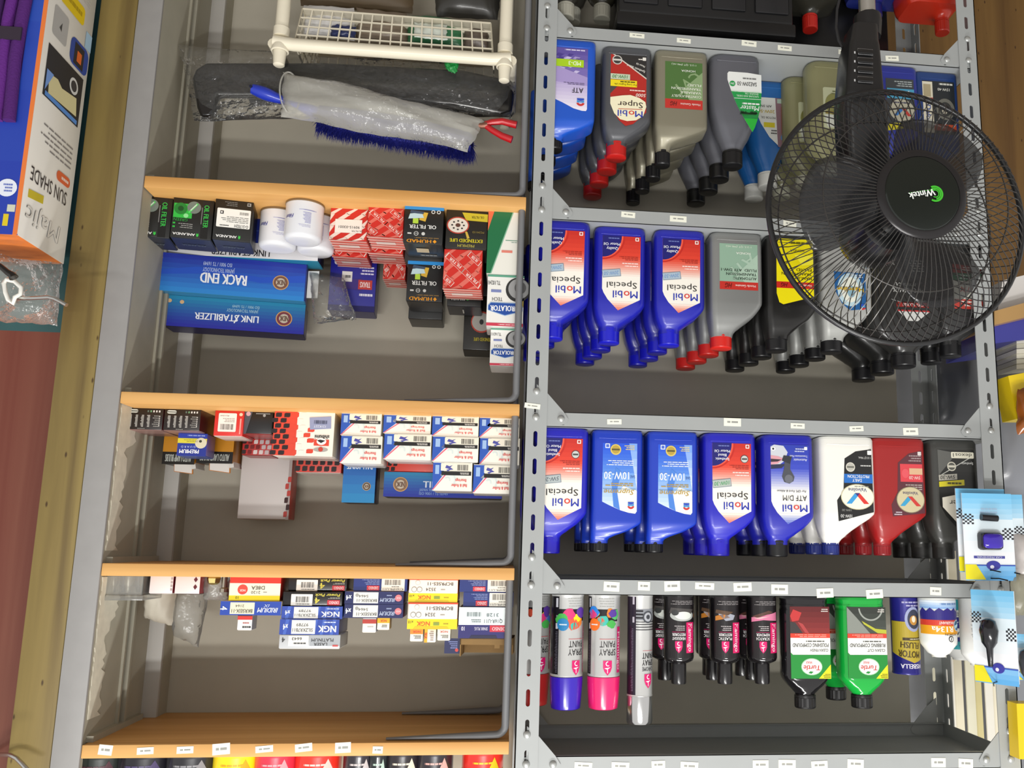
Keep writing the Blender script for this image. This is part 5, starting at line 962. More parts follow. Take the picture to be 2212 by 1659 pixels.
carton('spark_plug_box', 'silver LASER PLATINUM spark plug box topmost on its stack', (603, 0, 735, 1402), .022, .075, ('c4c6c8', '8a8680', 'e4e4e0'), lambda p: (p.rect(.0, .0, .5, .78, 'a8acb0', 1), p.rect(.52, .05, .85, .8, 'e6e4de', 1), p.text('PLATINUM', .29, .36, .22, '2e2e30', 3, w=.36, bold=.02), p.text('LASER', .32, .66, .2, '2e2e30', 3, w=.22, bold=.02), p.text('6643', .71, .28, .2, '4a4a48', 3, w=.16), p.lines(.56, .5, .84, .7, 1, '5a5a58', 3), p.text('4', .93, .36, .34, '2a2a2a', 3, w=.05, bold=.03), p.rect(.03, .7, .12, .82, 'c84a48', 3)), znd + .0005)
def art_nav(p): p.rect(0, 0, 1, 1, '1c2e74', 0); p.rrect(.05, .04, .48, .97, .01, 'e8e4d8', 2); p.bars(.12, .12, .42, .52, '5a5650', 3, 18); p.text('K16HPR-U11', .26, .84, .14, '3a3836', 3, w=.38); p.lines(.15, .6, .35, .7, 1, '5a5a56', 3); p.rect(.52, .58, .75, .94, 'c83440', 2); p.text('DENSO', .63, .76, .2, 'f0d8d8', 3, w=.17, bold=.03); p.lines(.52, .08, .86, .52, 4, '8a98cc', 3, .4)
NV = ('1c2e74', '141c44', '1c2858')
na, zna = carton('spark_plug_box', 'navy plug box with white barcode panel under the two dark blue x4 boxes', (764, 1245, 880, 1277), .03, .07, NV, art_nav, ZD, 'navy barcode plug boxes')
def art_ix(p): p.rect(0, 0, 1, 1, '1b2258', 0); p.rect(.43, .06, .85, .94, 'e4e2dc', 2); p.text('BKR5EIX-11', .62, .72, .22, '3e3e3c', 3, w=.34, bold=.02); p.text('5464', .68, .38, .2, '5a5a58', 3, w=.16); p.circ(.79, .3, .03, 'a0a09c', 3); p.text('IRIDIUM', .27, .66, .30, 'b8c4e0', 3, w=.26, shear=.3, bold=.02); p.lines(.2, .2, .32, .4, 1, '8a94b8', 3); p.circ(.085, .5, .058, 'd87a80', 3); p.text('NGK', .085, .5, .14, 'f0dcdc', 4, w=.07); p.text('x4', .93, .5, .4, 'e8ecf6', 3, w=.09, bold=.04)
nb_, znb = carton('spark_plug_box', 'dark blue x4 iridium plug box, lower of two', (745, 0, 872, 1305), .026, .07, ('1b2258', '12183c', 'd0d0d0'), art_ix, zna + .0005, 'dark blue x4 boxes', .01)
ne_, zne = carton('spark_plug_box', 'dark blue x4 iridium plug box, upper of two', (744, 0, 871, 1335), .026, .07, ('1b2258', '12183c', '2a3068'), art_ix, znb + .0005, 'dark blue x4 boxes')
carton('plug_box', 'tiny white plug box with red top lying beside a yellow one', (783, 0, 813, 1367), .035, .03, ('ecE6dc'.lower(), '6a6a74', 'e4ded4'), lambda p: (p.rect(0, .1, 1, .38, 'b83c30', 1), p.lines(.2, .55, .8, .65, 1, 'a8a49c', 2)), zne + .0005, 'tiny plug boxes')
carton('plug_box', 'tiny yellow and white plug box on the dark blue boxes', (815, 0, 842, 1361), .035, .03, ('e8e2d4', '8a6a20', 'e4ded4'), lambda p: (p.rect(0, 0, 1, .42, 'f0b01c', 1), p.text('NGK', .5, .24, .2, 'c84a20', 2, w=.5, bold=.05), p.lines(.2, .55, .8, .8, 2, '5a5a54', 2)), zne + .0005, 'tiny plug boxes')
def art_bcp(p): p.rect(0, 0, 1, .06, 'dc4a28', 1); p.rect(.02, .06, .97, .62, 'ece4da', 1); p.rect(0, .62, 1, 1, 'f0d418', 1); p.text('BCPR5ES-11', .36, .22, .13, '3a3836', 3, w=.52, bold=.03); p.text('3524', .55, .46, .13, '4a4846', 3, w=.2); p.lines(.26, .42, .38, .5, 1, '9a948c', 3); p.circ(.78, .46, .055, '8a8680', 3); p.circ(.78, .46, .045, 'e8e0d8', 4); p.circ(.89, .46, .055, '8a8680', 3); p.circ(.89, .46, .045, 'e8e0d8', 4); p.circ(.82, .17, .05, 'c0b8b0', 3); p.circ(.82, .17, .042, 'ece4da', 4); p.text('NGK', .68, .80, .16, 'dc6020', 3, w=.26, bold=.06); p.rect(.36, .74, .48, .86, '8a9a3c', 3); p.lines(.18, .76, .33, .84, 1, 'a89820', 3); p.text('x10', .93, .74, .1, '4a4410', 3, w=.1); p.poly([(.16, 1), (.2, .9), (.84, .9), (.88, 1)], 'd8bc10', 2)
ya, zya = carton('spark_plug_box', 'yellow and white BCPR5ES-11 spark plug box on the board', (883, 1248, 989, 1301), .03, .075, ('ece4da', 'd85a28', 'e8cc14'), art_bcp, ZD, 'yellow plug boxes')
yb, zyb = carton('spark_plug_box', 'yellow and white BCPR5ES-11 spark plug box stacked second', (880, 0, 988, 1359), .028, .075, ('ece4da', 'd85a28', 'e8cc14'), art_bcp, zya + .0005, 'yellow plug boxes', -.01)
for i, (a, b, h, top) in enumerate(((886, 914, 1386, 'e88a28'), (917, 942, 1388, 'f0a81c'), (945, 973, 1384, 'dcdcd4'))):
    carton('plug_box', ('tiny orange topped plug box on the yellow boxes, nearest the dark blue boxes', 'tiny plug box turned sideways with orange stripe, middle on the yellow boxes', 'tiny pale plug box on the yellow boxes, nearest the navy stack')[i], (a, 0, b, h), .033, .03, ('e8e4d8', 'c8c4b8', 'e0dcd0'), lambda p: ((p.rect(0, 0, 1, .4, top, 1), p.text('NGK', .5, .22, .17, 'c83a24', 2, w=.6, bold=.05), p.lines(.15, .5, .85, .8, 3, '4a4a46', 2, .5)) if i != 1 else (p.rect(.74, 0, 1, 1, 'f0a81c', 1), p.text('NGK', .87, .5, .2, 'c83a24', 2, w=.5, rot=90, bold=.05), p.lines(.2, .1, .6, .9, 5, 'a08a80', 2))), zyb + .0005, 'tiny plug boxes')
ma, zma = carton('spark_plug_box', 'navy plug box with white barcode panel at the foot of the strap side stack', (993, 1248, 1109, 1279), .03, .07, NV, art_nav, ZD, 'navy barcode plug boxes')
mb_, zmb = carton('spark_plug_box', 'navy plug box with white barcode panel second in the strap side stack', (1001, 0, 1109, 1311), .03, .07, NV, art_nav, zma + .0005, 'navy barcode plug boxes', .012)
def art_q16(p): p.rect(0, 0, 1, .57, 'e4ecec', 1); p.rect(0, .57, 1, 1, '231d66', 1); p.text('3128', .33, .25, .11, '5a6a6c', 3, w=.24); p.bars(.56, .16, .84, .30, '6a7678', 3, 16); p.text('Q16R-U11', .31, .45, .12, '4a5658', 3, w=.36, bold=.01); p.lines(.56, .38, .76, .5, 2, '6a7678', 3); p.rect(0, .58, .38, .79, 'c8283c', 2); p.text('DENSO', .2, .69, .11, 'f0d0d4', 3, w=.26, bold=.03); p.text('SPARK PLUG', .55, .69, .10, 'd0ccdc', 3, w=.26, bold=.02); p.text('10', .91, .69, .13, 'e0dce8', 3, w=.06, bold=.03); p.poly([(.22, 1), (.25, .9), (.74, .9), (.78, 1)], '15123c', 3)
mc_, zmc = carton('spark_plug_box', 'white and violet Q16R-U11 spark plug box under the open tray', (990, 0, 1099, 1379), .026, .075, ('e4ecec', '1a1640', '1c1848'), art_q16, zmb + .0005, rz=.015)
# open cardboard tray
X0, X1 = W(1108, 1400, .04)[0], W(993, 1400, .04)[0]; t = thing('cardboard_tray', 'open brown cardboard tray with navy end on top of the violet box', 'box', ((X0 + X1) / 2, .04, zmc + .0006), rz=.06)
w = (X1 - X0) / 2; g = G(); kb = M('8a6a3a', .7, var=.1, scale=60)
g.box(-w, w, 0, .06, 0, .002, kb); g.box(-w, w, 0, .002, 0, .012, kb); g.box(-w, w, .058, .06, 0, .032, kb); g.box(-w, -w + .002, 0, .06, 0, .028, kb); g.box(w - .002, w, 0, .06, 0, .032, kb); g.box(-w * .5, -w * .3, .0015, .003, .002, .018, kb); g.build('tray', t, 0)
g = G(); g.box(w, w + .028, .006, .0072, .002, .028, M('1f2450', .5)); g.build('end_flap', t, 0); p = Pr(); p.circ(6, 22, 3, 'c84038', 1); p.lines(5, 6, 22, 20, 4, '7a84b8', 1); p.build('print', t, plan(w, .006, 0))
# ---- cans on the topmost board (only their feet are in frame)
cans = [(222, .044, '1c2420', '4a2a34', 'dark green can with silver rim'), (318, .047, '14131c', '4a4068', 'black can with violet shading'), (418, .044, '1e1e24', '8a8a90', 'black can with grey lettering blocks'), (513, .040, 'f0d814', 'e8a820', 'bright yellow can'), (597, .036, 'd03048', 'e8a0a8', 'crimson can beside the yellow one'), (688, .040, 'e03022', 'f0c8c0', 'red can with round dark picture'), (776, .027, '26222a', 'c8c0c0', 'slim dark can with white triangle, beside the red picture can'), (818, .0165, '1c2224', 'b8d0c4', 'slimmest dark can with pale green triangle'), (870, .032, '241e22', 'e8dcc8', 'dark can with cream triangle'), (939, .033, '26222a', 'd8a8a0', 'dark can with pink triangle'), (1043, .037, 'd42a20', 'd8c020', 'red can with yellow corner, nearest the strap')]
for px, r, c, c2, lab in cans:
    t = can_thing('aerosol_can', lab + ' on the topmost board', 'can', px, 1640, r + .012, ZE, [(r * .8, .001), (r * .95, 0), (r, .002), (r * .97, .006), (r * .97, .150), (r * .9, .155), (r * .45, .17)], M(c, .28, coat=.4), [(r * .42, .168), (r * .42, .2), (r * .3, .205)], M('2a2a2c', .3), 'cans on the topmost board')
    p = Pr(); R = r * 970; p.lines(-R * .5, 14, R * .8, 20, 1, c2, 1, .5); p.lines(-R * .5, 24, R * .6, 30, 1, c2, 1, .5)
    p.poly([(-R * .6, 8), (-R * .1, 42), (-R * 1.1, 42)][::1], c2, 1); p.rect(-R * 1.5, 30, R * 1.5, 36, c2, 0); p.build('print', t, cyl(r * .971, 0), step=.004, eps=.00012)
# ================================================================ loose things
def noise3(seed):
    r = random.Random(seed); K = [(r.uniform(-1, 1), r.uniform(-1, 1), r.uniform(0, 6.28), r.choice((1, 2, 3, 5))) for _ in range(14)]
    return lambda u, v: sum(math.sin((a * u + b * v) * 9 * f + p) / f for a, b, p, f in K) / 5
def pillow(name, parent, corners, Y, bulge, mat, seed=1, nx=26, ny=16, amp=.006, rag=.004, loc=(0, 0, 0)):
    """crumpled closed bag between four photo-pixel corners, bulging about depth Y"""
    C = [W(x, y, Y) for x, y in corners]; nz = noise3(seed); n2 = noise3(seed + 9); F_, B_ = [], []
    for j in range(ny + 1):
        for i in range(nx + 1):
            u, v = i / nx, j / ny
            X = (C[0][0] * (1 - u) + C[1][0] * u) * (1 - v) + (C[3][0] * (1 - u) + C[2][0] * u) * v
            Z = (C[0][1] * (1 - u) + C[1][1] * u) * (1 - v) + (C[3][1] * (1 - u) + C[2][1] * u) * v
            e = (16 * u * (1 - u) * v * (1 - v)) ** .45; X += rag * n2(u * 2, v * 2) ; Z += rag * n2(v * 2 + 3, u * 2)
            F_.append((X - loc[0], Y - bulge * e - amp * nz(u, v) * e - loc[1], Z - loc[2])); B_.append((X - loc[0], Y + bulge * e * .6 + amp * nz(v + 2, u) * e - loc[1], Z - loc[2]))
    g = G(); N = nx + 1; fs = [(j * N + i, j * N + i + 1, (j + 1) * N + i + 1, (j + 1) * N + i) for j in range(ny) for i in range(nx)]
    g.add(F_, fs, mat); g.add(B_, [tuple(reversed(f)) for f in fs], mat)
    return g.build(name, parent, 60, fix=False)
m_film = film('clear_film', 'dcdcd8', .09, .1, .8, 60); m_film2 = film('milky_film', 'd8d6cc', .80, .2, .6, 50); m_film3 = film('hazy_film', 'c4c4c0', .5, .25, .5, 40)
m_cream = M('e4dcc6', .4, coat=.15, var=.03, scale=20, name='cream_plastic')
# ---- plastic basket rack at the bottom of the wooden bay
zr0 = W(848, 94, .015)[1]; XA, XB = W(1104, 120, .015)[0], W(590, 90, .015)[0]; zr1 = zr0 + .030
rk = thing('basket_rack', 'cream plastic stacking rack with a lattice basket tray', 'rack', ((XA + XB) / 2, .015, FLOOR)); ox, oz = (XA + XB) / 2, FLOOR
def L_(P): return [(x - ox, y - .015, z - oz) for x, y, z in P]
g = G(); n = 8
for y0 in (.020, .225):
    g.tube(L_([(XA + (XB - XA) * k / 12, y0, (zr0 + zr1) / 2 - .004 + (.004 if 0 < k < 12 else 0)) for k in range(13)]), lambda t: .0125, m_cream, 12)
for x in (XA, XB): g.tube(L_([(x, .02, (zr0 + zr1) / 2), (x, .225, (zr0 + zr1) / 2)]), .0115, m_cream, 12)
g.build('rim', rk, 50)
for x in (XA + .012, XB - .012):
    for y0 in (.022, .222):
        g = G(); g.lathe([(.0125, FLOOR), (.0125, zr0 - .02), (.015, zr0 - .018), (.015, zr0)], m_cream, 20, (x, y0)); o = g.build('leg', rk, 45); o.location = (-ox, -.015, -oz)
        g = G(); g.lathe([(.0145, zr1 - .012), (.0165, zr1 - .002), (.0165, zr1), (.0135, zr1 + .001), (.0125, zr1 - .003)], m_cream, 20, (x, y0)); g.lathe([(.0125, zr1), (.0105, zr1 + .028), (.008, zr1 + .03)], m_cream, 16, (x, y0)); o = g.build('peg_socket', rk, 45); o.location = (-ox, -.015, -oz)
def lattice(A, B, Cc, D, nx, ny, w, nm):   # four 3-D corners
    A, B, Cc, D = map(Vector, (A, B, Cc, D)); g = G()
    for i in range(nx + 1):
        u = i / nx; p, q = A.lerp(B, u), D.lerp(Cc, u); g.tube(L_([p, q]), w, m_cream, 4)
    for j in range(ny + 1):
        v = j / ny; p, q = A.lerp(D, v), B.lerp(Cc, v); g.tube(L_([p, q]), w, m_cream, 4)
    o = g.build(nm, rk, 0); o['kind'] = 'stuff'
bt = zr0 + .006; bb_ = bt - .080; xa, xb = XA + .035, XB - .035
lattice((xa, .03, bt), (xb, .03, bt), (xb - .008, .04, bb_), (xa + .008, .04, bb_), 19, 4, .0019, 'lattice_front')
lattice((xa, .215, bt), (xb, .215, bt), (xb - .008, .205, bb_), (xa + .008, .205, bb_), 19, 4, .0019, 'lattice_back')
lattice((xa, .03, bt), (xa, .215, bt), (xa + .008, .205, bb_), (xa + .008, .04, bb_), 8, 4, .0019, 'lattice_side')
lattice((xb, .03, bt), (xb, .215, bt), (xb - .008, .205, bb_), (xb - .008, .04, bb_), 8, 4, .0019, 'lattice_side')
g = G(); g.box(xa + .008 - ox, xb - .008 - ox, .04 - .015, .205 - .015, bb_ - .003 - oz, bb_ - oz, m_cream); g.build('tray_floor', rk, 0)
# things in the basket
def blob(name, label, cat, corners, Y, bulge, mat, seed, group=None, art=None):
    xs = [W(x, y, Y) for x, y in corners]; loc = (sum(p[0] for p in xs) / 4, Y, min(p[1] for p in xs)); t = thing(name, label, cat, loc, group); pillow('pouch', t, corners, Y, bulge, mat, seed, 20, 12, .004, .003, loc)
    if art: art(t, loc)
    return t
blob('packet', 'white and blue packet inside the lattice basket', 'packet', [(765, 18), (655, 12), (655, 76), (765, 88)], .075, .02, M('d8d6d4', .35, coat=.2), 3, art=lambda t, l: None)
blob('packet', 'navy pouch low in the lattice basket beside the white packet', 'packet', [(768, 58), (715, 54), (715, 80), (768, 86)], .052, .010, M('2a3460', .35), 4)
blob('packet', 'brown see-through packet in the middle of the lattice basket', 'packet', [(880, 30), (770, 18), (770, 90), (880, 98)], .085, .022, M('8a7a68', .35, alpha=.85), 5)
blob('packet', 'green and white labelled packet in the lattice basket', 'packet', [(1000, 44), (880, 34), (880, 92), (1000, 104)], .08, .022, M('2f6a44', .35), 6)
blob('packet', 'small white label card in front of the green packet', 'packet', [(965, 54), (895, 48), (895, 80), (965, 88)], .052, .006, M('d0d6cc', .4), 8)
blob('packet', 'dark packet at the strap end of the lattice basket', 'packet', [(1055, 54), (1002, 48), (1002, 100), (1055, 106)], .08, .02, M('5a4e44', .4), 7)
blob('rubber_part', 'dark rubber part in hazy film below the basket', 'car part', [(1090, -70), (930, -60), (945, 36), (1075, 44)], .12, .03, M('34322e', .35, coat=.2), 11)
blob('rubber_part', 'dark brown carton bundle under the basket beside the leg', 'car part', [(900, -60), (640, -60), (650, 14), (890, 30)], .14, .03, M('5a4a34', .6), 12)
# ---- bagged door visors, duster, pliers lying on the rack
def visor(label, pts, Y, th, mat):
    P = [W(x, y, Y) for x, y in pts]; cx = sum(p[0] for p in P) / len(P); z0 = min(p[1] for p in P); t = thing('door_visor', label, 'car part', (cx, Y, z0), 'bagged door visors')
    g = G(); g.prism([(p[0] - cx, p[1] - z0) for p in P], mat, 0, th, 'y'); o = g.build('visor_blade', t, 30)
    m = o.modifiers.new('bevel', 'BEVEL'); m.width = .006; m.segments = 3
    return t
m_smoke = M('191819', .2, coat=.4)
vz = visor('long smoke-black door visor in clear film lying on the rack', [(414, 168), (422, 148), (445, 134), (700, 134), (1000, 150), (1085, 168), (1110, 196), (1106, 238), (1080, 246), (980, 226), (760, 208), (600, 206), (474, 204), (466, 214), (466, 236), (455, 250), (432, 250), (424, 230)], .075, .020, m_smoke)
visor('second smoke-black door visor behind the first in clear film', [(520, 140), (1060, 168), (1112, 200), (1108, 226), (1040, 240), (700, 214), (540, 224), (530, 200)], .125, .018, m_smoke)
bg = thing('film_bag', 'clear crinkled film bag around the black door visors', 'plastic bag', (W(760, 250, .07)[0], .07, W(760, 130, .07)[1])); pillow('film', bg, [(1112, 150), (388, 96), (420, 262), (1108, 252)], .085, .034, m_film, 21, 60, 20, .008, .006, tuple(bg.location))
# duster: bristle head, handle
dl = (W(860, 300, .06)[0], .055, W(860, 255, .06)[1]); du = thing('duster', 'blue bristle car duster with blue handle, half inside a milky bag', 'brush', dl)
A_, B2_ = W(690, 252, .055), W(1020, 312, .055); m_br = M('0b1474', .75); g = G(); rb = random.Random(4)
core = [Vector((A_[0] + (B2_[0] - A_[0]) * k / 10, .055, A_[1] + (B2_[1] - A_[1]) * k / 10)) - Vector(dl) for k in range(11)]; g.tube(core, lambda t: .022 + .008 * math.sin(math.pi * t), m_br, 10)
for k in range(3600):
    t = rb.random(); a = rb.uniform(-1.25, 1.25); c = core[0].lerp(core[-1], t); d = Vector((rb.uniform(-.3, .3), -math.sin(a), math.cos(a))); ln = rb.uniform(.030, .048); s = d.orthogonal().normalized() * .0014; q = d.cross(s).normalized() * .0014; tip = c + d * ln + Vector((rb.uniform(-.004, .004), 0, 0)); b0 = c + d * .008
    g.add([b0 + s, b0 - s * .5 + q, b0 - s * .5 - q, tip], [(0, 1, 3), (1, 2, 3), (2, 0, 3)], m_br)
o = g.build('bristles', du, 0, fix=False); o['kind'] = 'stuff'
H0, H1 = W(545, 192, .035), W(700, 250, .05); g = G(); hp = [Vector((H0[0] + (H1[0] - H0[0]) * k / 12, .035 + .015 * k / 12, H0[1] + (H1[1] - H0[1]) * k / 12)) - Vector(dl) for k in range(13)]
g.tube(hp, lambda t: .0095 + .003 * math.sin(t * 9), M('1f36b0', .3, coat=.3), 14); g.build('handle', du, 60)
g = G(); g.tube([hp[0] + Vector((0, -.0105, 0)), hp[0] + Vector((0, -.0085, 0))], .003, M('0c1030', .5), 12); hh = g.build('hang_hole', du, 40)
bg = thing('milky_bag', 'milky plastic sleeve bag with open end around the blue duster', 'plastic bag', (W(800, 240, .03)[0], .03, W(800, 170, .03)[1])); pillow('film', bg, [(1046, 262), (612, 154), (606, 254), (1010, 326)], .030, .036, m_film2, 31, 44, 16, .007, .005, tuple(bg.location))
g = G(); e0 = [W(604 + 18 * math.sin(a) + 24, 205 + 44 * math.cos(a), .03) for a in [2 * math.pi * k / 28 for k in range(28)]]
g.tube([(p[0] - bg.location[0], .022 + .012 * math.sin(2 * math.pi * k / 28) - bg.location[1], p[1] - bg.location[2]) for k, p in enumerate(e0)], .0016, m_film2, 5, closed=True); g.build('open_hem', bg, 60)
pl = thing('pliers', 'red handled pliers poking out beside the steel strap', 'tool', (W(1060, 275, .03)[0], .03, W(1060, 250, .03)[1])); pv = Vector(pl.location)
for pts in ([(1048, 268), (1062, 264), (1085, 262), (1116, 270)], [(1050, 272), (1064, 282), (1085, 294), (1106, 302)]):
    g = G(); g.tube([Vector((W(x, y, .03)[0], .03, W(x, y, .03)[1])) - pv for x, y in pts], lambda t: .0055 + .0018 * t, M('b4121c', .3, coat=.3), 12); g.build('handle', pl, 60)
g = G(); g.tube([Vector((W(x, y, .03)[0], .03, W(x, y, .03)[1])) - pv for x, y in [(1052, 270), (1040, 272), (1020, 268)]], lambda t: .007 - .003 * t, M('8a5a4a', .4, .5), 10); g.build('jaws', pl, 60)
blob('packet', 'small green tassel caught in the film bag', 'tassel', [(992, 136), (958, 132), (966, 152), (984, 160)], .05, .006, M('18883c', .4), 14)
# ---- items on the spark plug board near the grey frame
zd = ZD; pb_ = thing('plastic_tub', 'clear plastic tub with small parts at the frame end of the board', 'tub', (W(272, 1260, .05)[0], .03, zd)); w = abs(W(322, 1260, .05)[0] - W(226, 1260, .05)[0]) / 2; h = W(272, 1284, .05)[1] - zd; m_tub = film('tub_plastic', 'c8c8c2', .5, .15, .1, 20); g = G(); t_ = .0015
g.box(-w, w, 0, t_, 0, h, m_tub); g.box(-w, w, .08, .08 + t_, 0, h, m_tub); g.box(-w, -w + t_, 0, .08, 0, h, m_tub); g.box(w - t_, w, 0, .08, 0, h, m_tub); g.box(-w, w, 0, .08, 0, t_, m_tub); g.build('tub_wall', pb_, 0)
g = G(); g.box(-w - .002, w + .002, -.002, .083, h, h + .009, m_tub, b=.001); g.build('tub_lid', pb_, 30)
for k in range(5):
    o = None; g = G(); x = -w * .7 + k * w * .34; g.lathe([(.007, .002), (.007, .016 + .004 * (k % 2)), (.004, .022), (.004, .03)], M(('8a8a86', '6f7478', 'b0aca0', '5a5c60', '9a9488')[k], .35, .6), 12, (x, .03 + .012 * (k % 2))); g.build('metal_part', pb_, 40)
carton('part_box', 'small blank white box beside the clear tub', (323, 1243, 374, 1283), .04, .05, ('e0d6d4', '6a1c24', 'd4ccc8'), lambda p: [p.rect(.02, .1 + .2 * k, .10, .22 + .2 * k, 'a89a98', 1) for k in range(4)], ZD)
carton('part_box', 'small white box with maroon diamonds beside the plain white one', (378, 1243, 432, 1284), .04, .05, ('e0d4d2', '7a1c26', '4a3a38'), lambda p: [p.poly([(.10, .2 + .4 * k), (.18, .05 + .4 * k + .3), (.26, .2 + .4 * k), (.18, .05 + .4 * k)], '5a1420', 1) for k in range(2)], ZD)
blob('foil_packet', 'crumpled clear bag with brass bits beside the red spark plug box', 'plastic bag', [(494, 1242), (436, 1242), (440, 1296), (496, 1300)], .075, .022, m_film3, 41)
bz = thing('brass_fitting', 'brass fittings loose in the crumpled clear bag', 'car part', (W(462, 1250, .055)[0], .055, ZD)); g = G()
g.lathe([(.010, 0), (.012, .004), (.010, .012), (.006, .015)], M('c8b878', .25, .9), 6); g.build('nut', bz, 20); g = G(); g.lathe([(.005, 0), (.005, .02), (.008, .022), (.008, .028)], M('b8b0a0', .25, .9), 10, (-.016, .008)); g.build('stud', bz, 30)
blob('white_pouch', 'pale paper pouch slumped at the back of the board', 'packet', [(385, 1245), (318, 1245), (312, 1336), (372, 1352)], .15, .03, M('cfc8b8', .6, var=.05), 43)
blob('white_pouch', 'hazy plastic bag slumped behind the maroon diamond box', 'plastic bag', [(455, 1260), (365, 1275), (375, 1372), (428, 1398)], .17, .025, m_film3, 44)
# hazy bag over the blue boxes
blob('plastic_bag', 'clear plastic bag between the rack end box and the dark blue box', 'plastic bag', [(742, 600), (668, 588), (678, 700), (770, 690)], .165, .018, m_film, 45)
# ---- sunshade pack hanging at the right
Xs = W(141, 562, -.002)[0]; Yf = -.156; ztop = W(47, 508, Yf)[1]; hh_ = .62
ss = thing('sunshade_pack', 'blue, white and orange sun shade pack hanging on a steel hook', 'package', (Xs, Yf, ztop - hh_)); g = G()
fm = {'front': M('2440a8', .35, coat=.3), 'side': M('eae6dc', .4, coat=.3), 'top': M('e07a30', .35, coat=.3)}
g.box(0, .24, 0, -Yf - .004, 0, hh_, fm['front'], b=.002, face=fm); g.build('carton', ss, 30)
p = Pr(); p.rect(0, 0, 7, 620, 'e07838', 0); p.grad(7, 0, 240, 620, '2f56b4', '1f38a4', 5, 0); p.rect(27, 0, 240, 425, '3a1050', 1)
p.circ(24, 542, 15, 'dfe4f0', 3); p.lines(16, 534, 33, 550, 3, '5a6cb8', 4); p.rect(16, 586, 24, 606, 'd8c020', 2); p.rect(8, 570, 20, 582, 'c8ccb8', 2); p.build('front_print', ss)
g = G(); r5 = random.Random(6)   # folded purple fleece seen through the window
for k in range(10):
    x = .034 + k * .019; g.tube([(x + .002 * math.sin(q * .9 + k), -.004 - .002 * r5.random(), .0 + .43 * q / 12) for q in range(13)], .0095, M(('4a1468', '5c1c7c', '3a0f52')[k % 3], .85, bump=.5, scale=300), 8)
o = g.build('fleece_folds', ss, 60); g = G(); g.box(.027, .235, -.016, -.013, .27, .292, M('2c2030', .7)); g.build('strap', ss, 0)
D_ = -Yf * 1000   # white side print: u = 0 at the back edge, D_ at the front edge
p = Pr(); vt = 620
p.text('Majic', 84, vt - 42, 30, '3a3a3e', 3, w=110, bold=.02, shear=.1); p.text('Majic', 84, vt - 42, 30, 'eae6dc', 4, w=108, bold=-.012, shear=.1); p.text('SUN SHADE', 80, vt - 112, 24, '3a3436', 3, w=118, bold=-.005); p.rrect(16, vt - 152, 62, vt - 134, 8, 'e0683c', 3); p.lines(22, vt - 148, 56, vt - 138, 1, 'f4d8c8', 4)
p.poly([(92, vt - 90), (138, vt - 84), (138, vt - 70), (92, vt - 76)], 'd8c430', 2); p.lines(20, vt - 212, 130, vt - 166, 5, '8a8684', 2, .3)
p.rect(14, vt - 345, 136, vt - 252, '2a2a30', 2); p.poly([(24, vt - 268), (120, vt - 262), (124, vt - 296), (96, vt - 300), (80, vt - 292), (30, vt - 300)], 'dcd2a0', 3); p.rect(20, vt - 262, 130, vt - 254, '5a90d8', 4); p.poly([(110, vt - 300), (132, vt - 262), (132, vt - 300)], '7aa0e0', 4); p.circ(44, vt - 316, 15, 'd8d8d4', 4); p.circ(44, vt - 316, 10, '3a3a40', 5)
p.rrect(6, vt - 402, 70, vt - 352, 14, '2f4a9c', 2); p.rect(22, vt - 396, 56, vt - 356, '2a2830', 3); p.rect(30, vt - 384, 46, vt - 364, 'e06a30', 4); p.rrect(84, vt - 420, 132, vt - 366, 6, 'b4b2ae', 2); p.poly([(104, vt - 400), (112, vt - 388), (104, vt - 384)], '4a4a4a', 3); p.rrect(36, vt - 470, 120, vt - 436, 8, 'e8c81c', 2); p.lines(46, vt - 462, 108, vt - 446, 1, 'b89a10', 3); p.rect(2, vt - 436, 24, vt - 404, 'a8c8e0', 2); p.lines(20, vt - 500, 100, vt - 480, 3, 'c8c4bc', 2, .3); p.bars(40, vt - 606, 104, vt - 570, '8a8684', 2, 14)
p.build('side_print', ss, lambda u, v, d: (-d, -Yf - .004 - u, v))
p = Pr(); p.lines(10, 60, 60, 78, 2, 'f4dcc8', 1, .4); p.rect(6, 20, 30, 34, 'e8b838', 1); p.build('top_print', ss, lambda u, v, d: (u * .001, v * .001, hh_ + d))
# purple shade corner and clear header film on the hook
bg = thing('header_bag', 'clear crinkled header film above the sun shade pack', 'plastic bag', (Xs + .05, -.08, ztop)); pillow('film', bg, [(134, 572), (-60, 540), (-50, 690), (122, 704)], -.085, .03, film('header_film', 'd4d2cc', .30, .12, .8, 50), 51, 36, 18, .010, .004, tuple(bg.location))
hk = thing('peg_hook', 'bright steel peg hook with a white plastic hang tab', 'hook', (W(60, 645, -.12)[0], -.12, W(60, 645, -.12)[1])); hv = Vector(hk.location)
def at(x, y, Y): a, b = W(x, y, Y); return Vector((a, Y, b))
g = G(); g.tube([at(x, y, Y) - hv for x, y, Y in ((20, 690, .05), (26, 650, -.05), (34, 645, -.14), (70, 644, -.16), (106, 642, -.17), (118, 645, -.172), (132, 652, -.174), (144, 659, -.176))], .0032, M('c8c8c4', .2, .95), 10); g.build('prong', hk, 60)
g = G(); g.tube([at(x, y, -.15) - hv for x, y in ((8, 612), (14, 604), (32, 608), (46, 622), (44, 636), (32, 642), (28, 656), (18, 648), (12, 632))], .0035, M('e8e6de', .35), 8, closed=True); g.build('hang_tab', hk, 60)
ck = thing('black_clip', 'black plastic clip beside the sun shade hook', 'clip', tuple(at(10, 585, -.17))); cv = at(10, 585, -.17); g = G(); g.tube([at(x, y, -.17) - cv for x, y in ((-10, 568), (2, 576), (16, 588), (26, 594), (30, 600))], lambda t: .004 + .003 * t * t, M('14100e', .25, coat=.3), 10); g.build('clip_body', ck, 60)
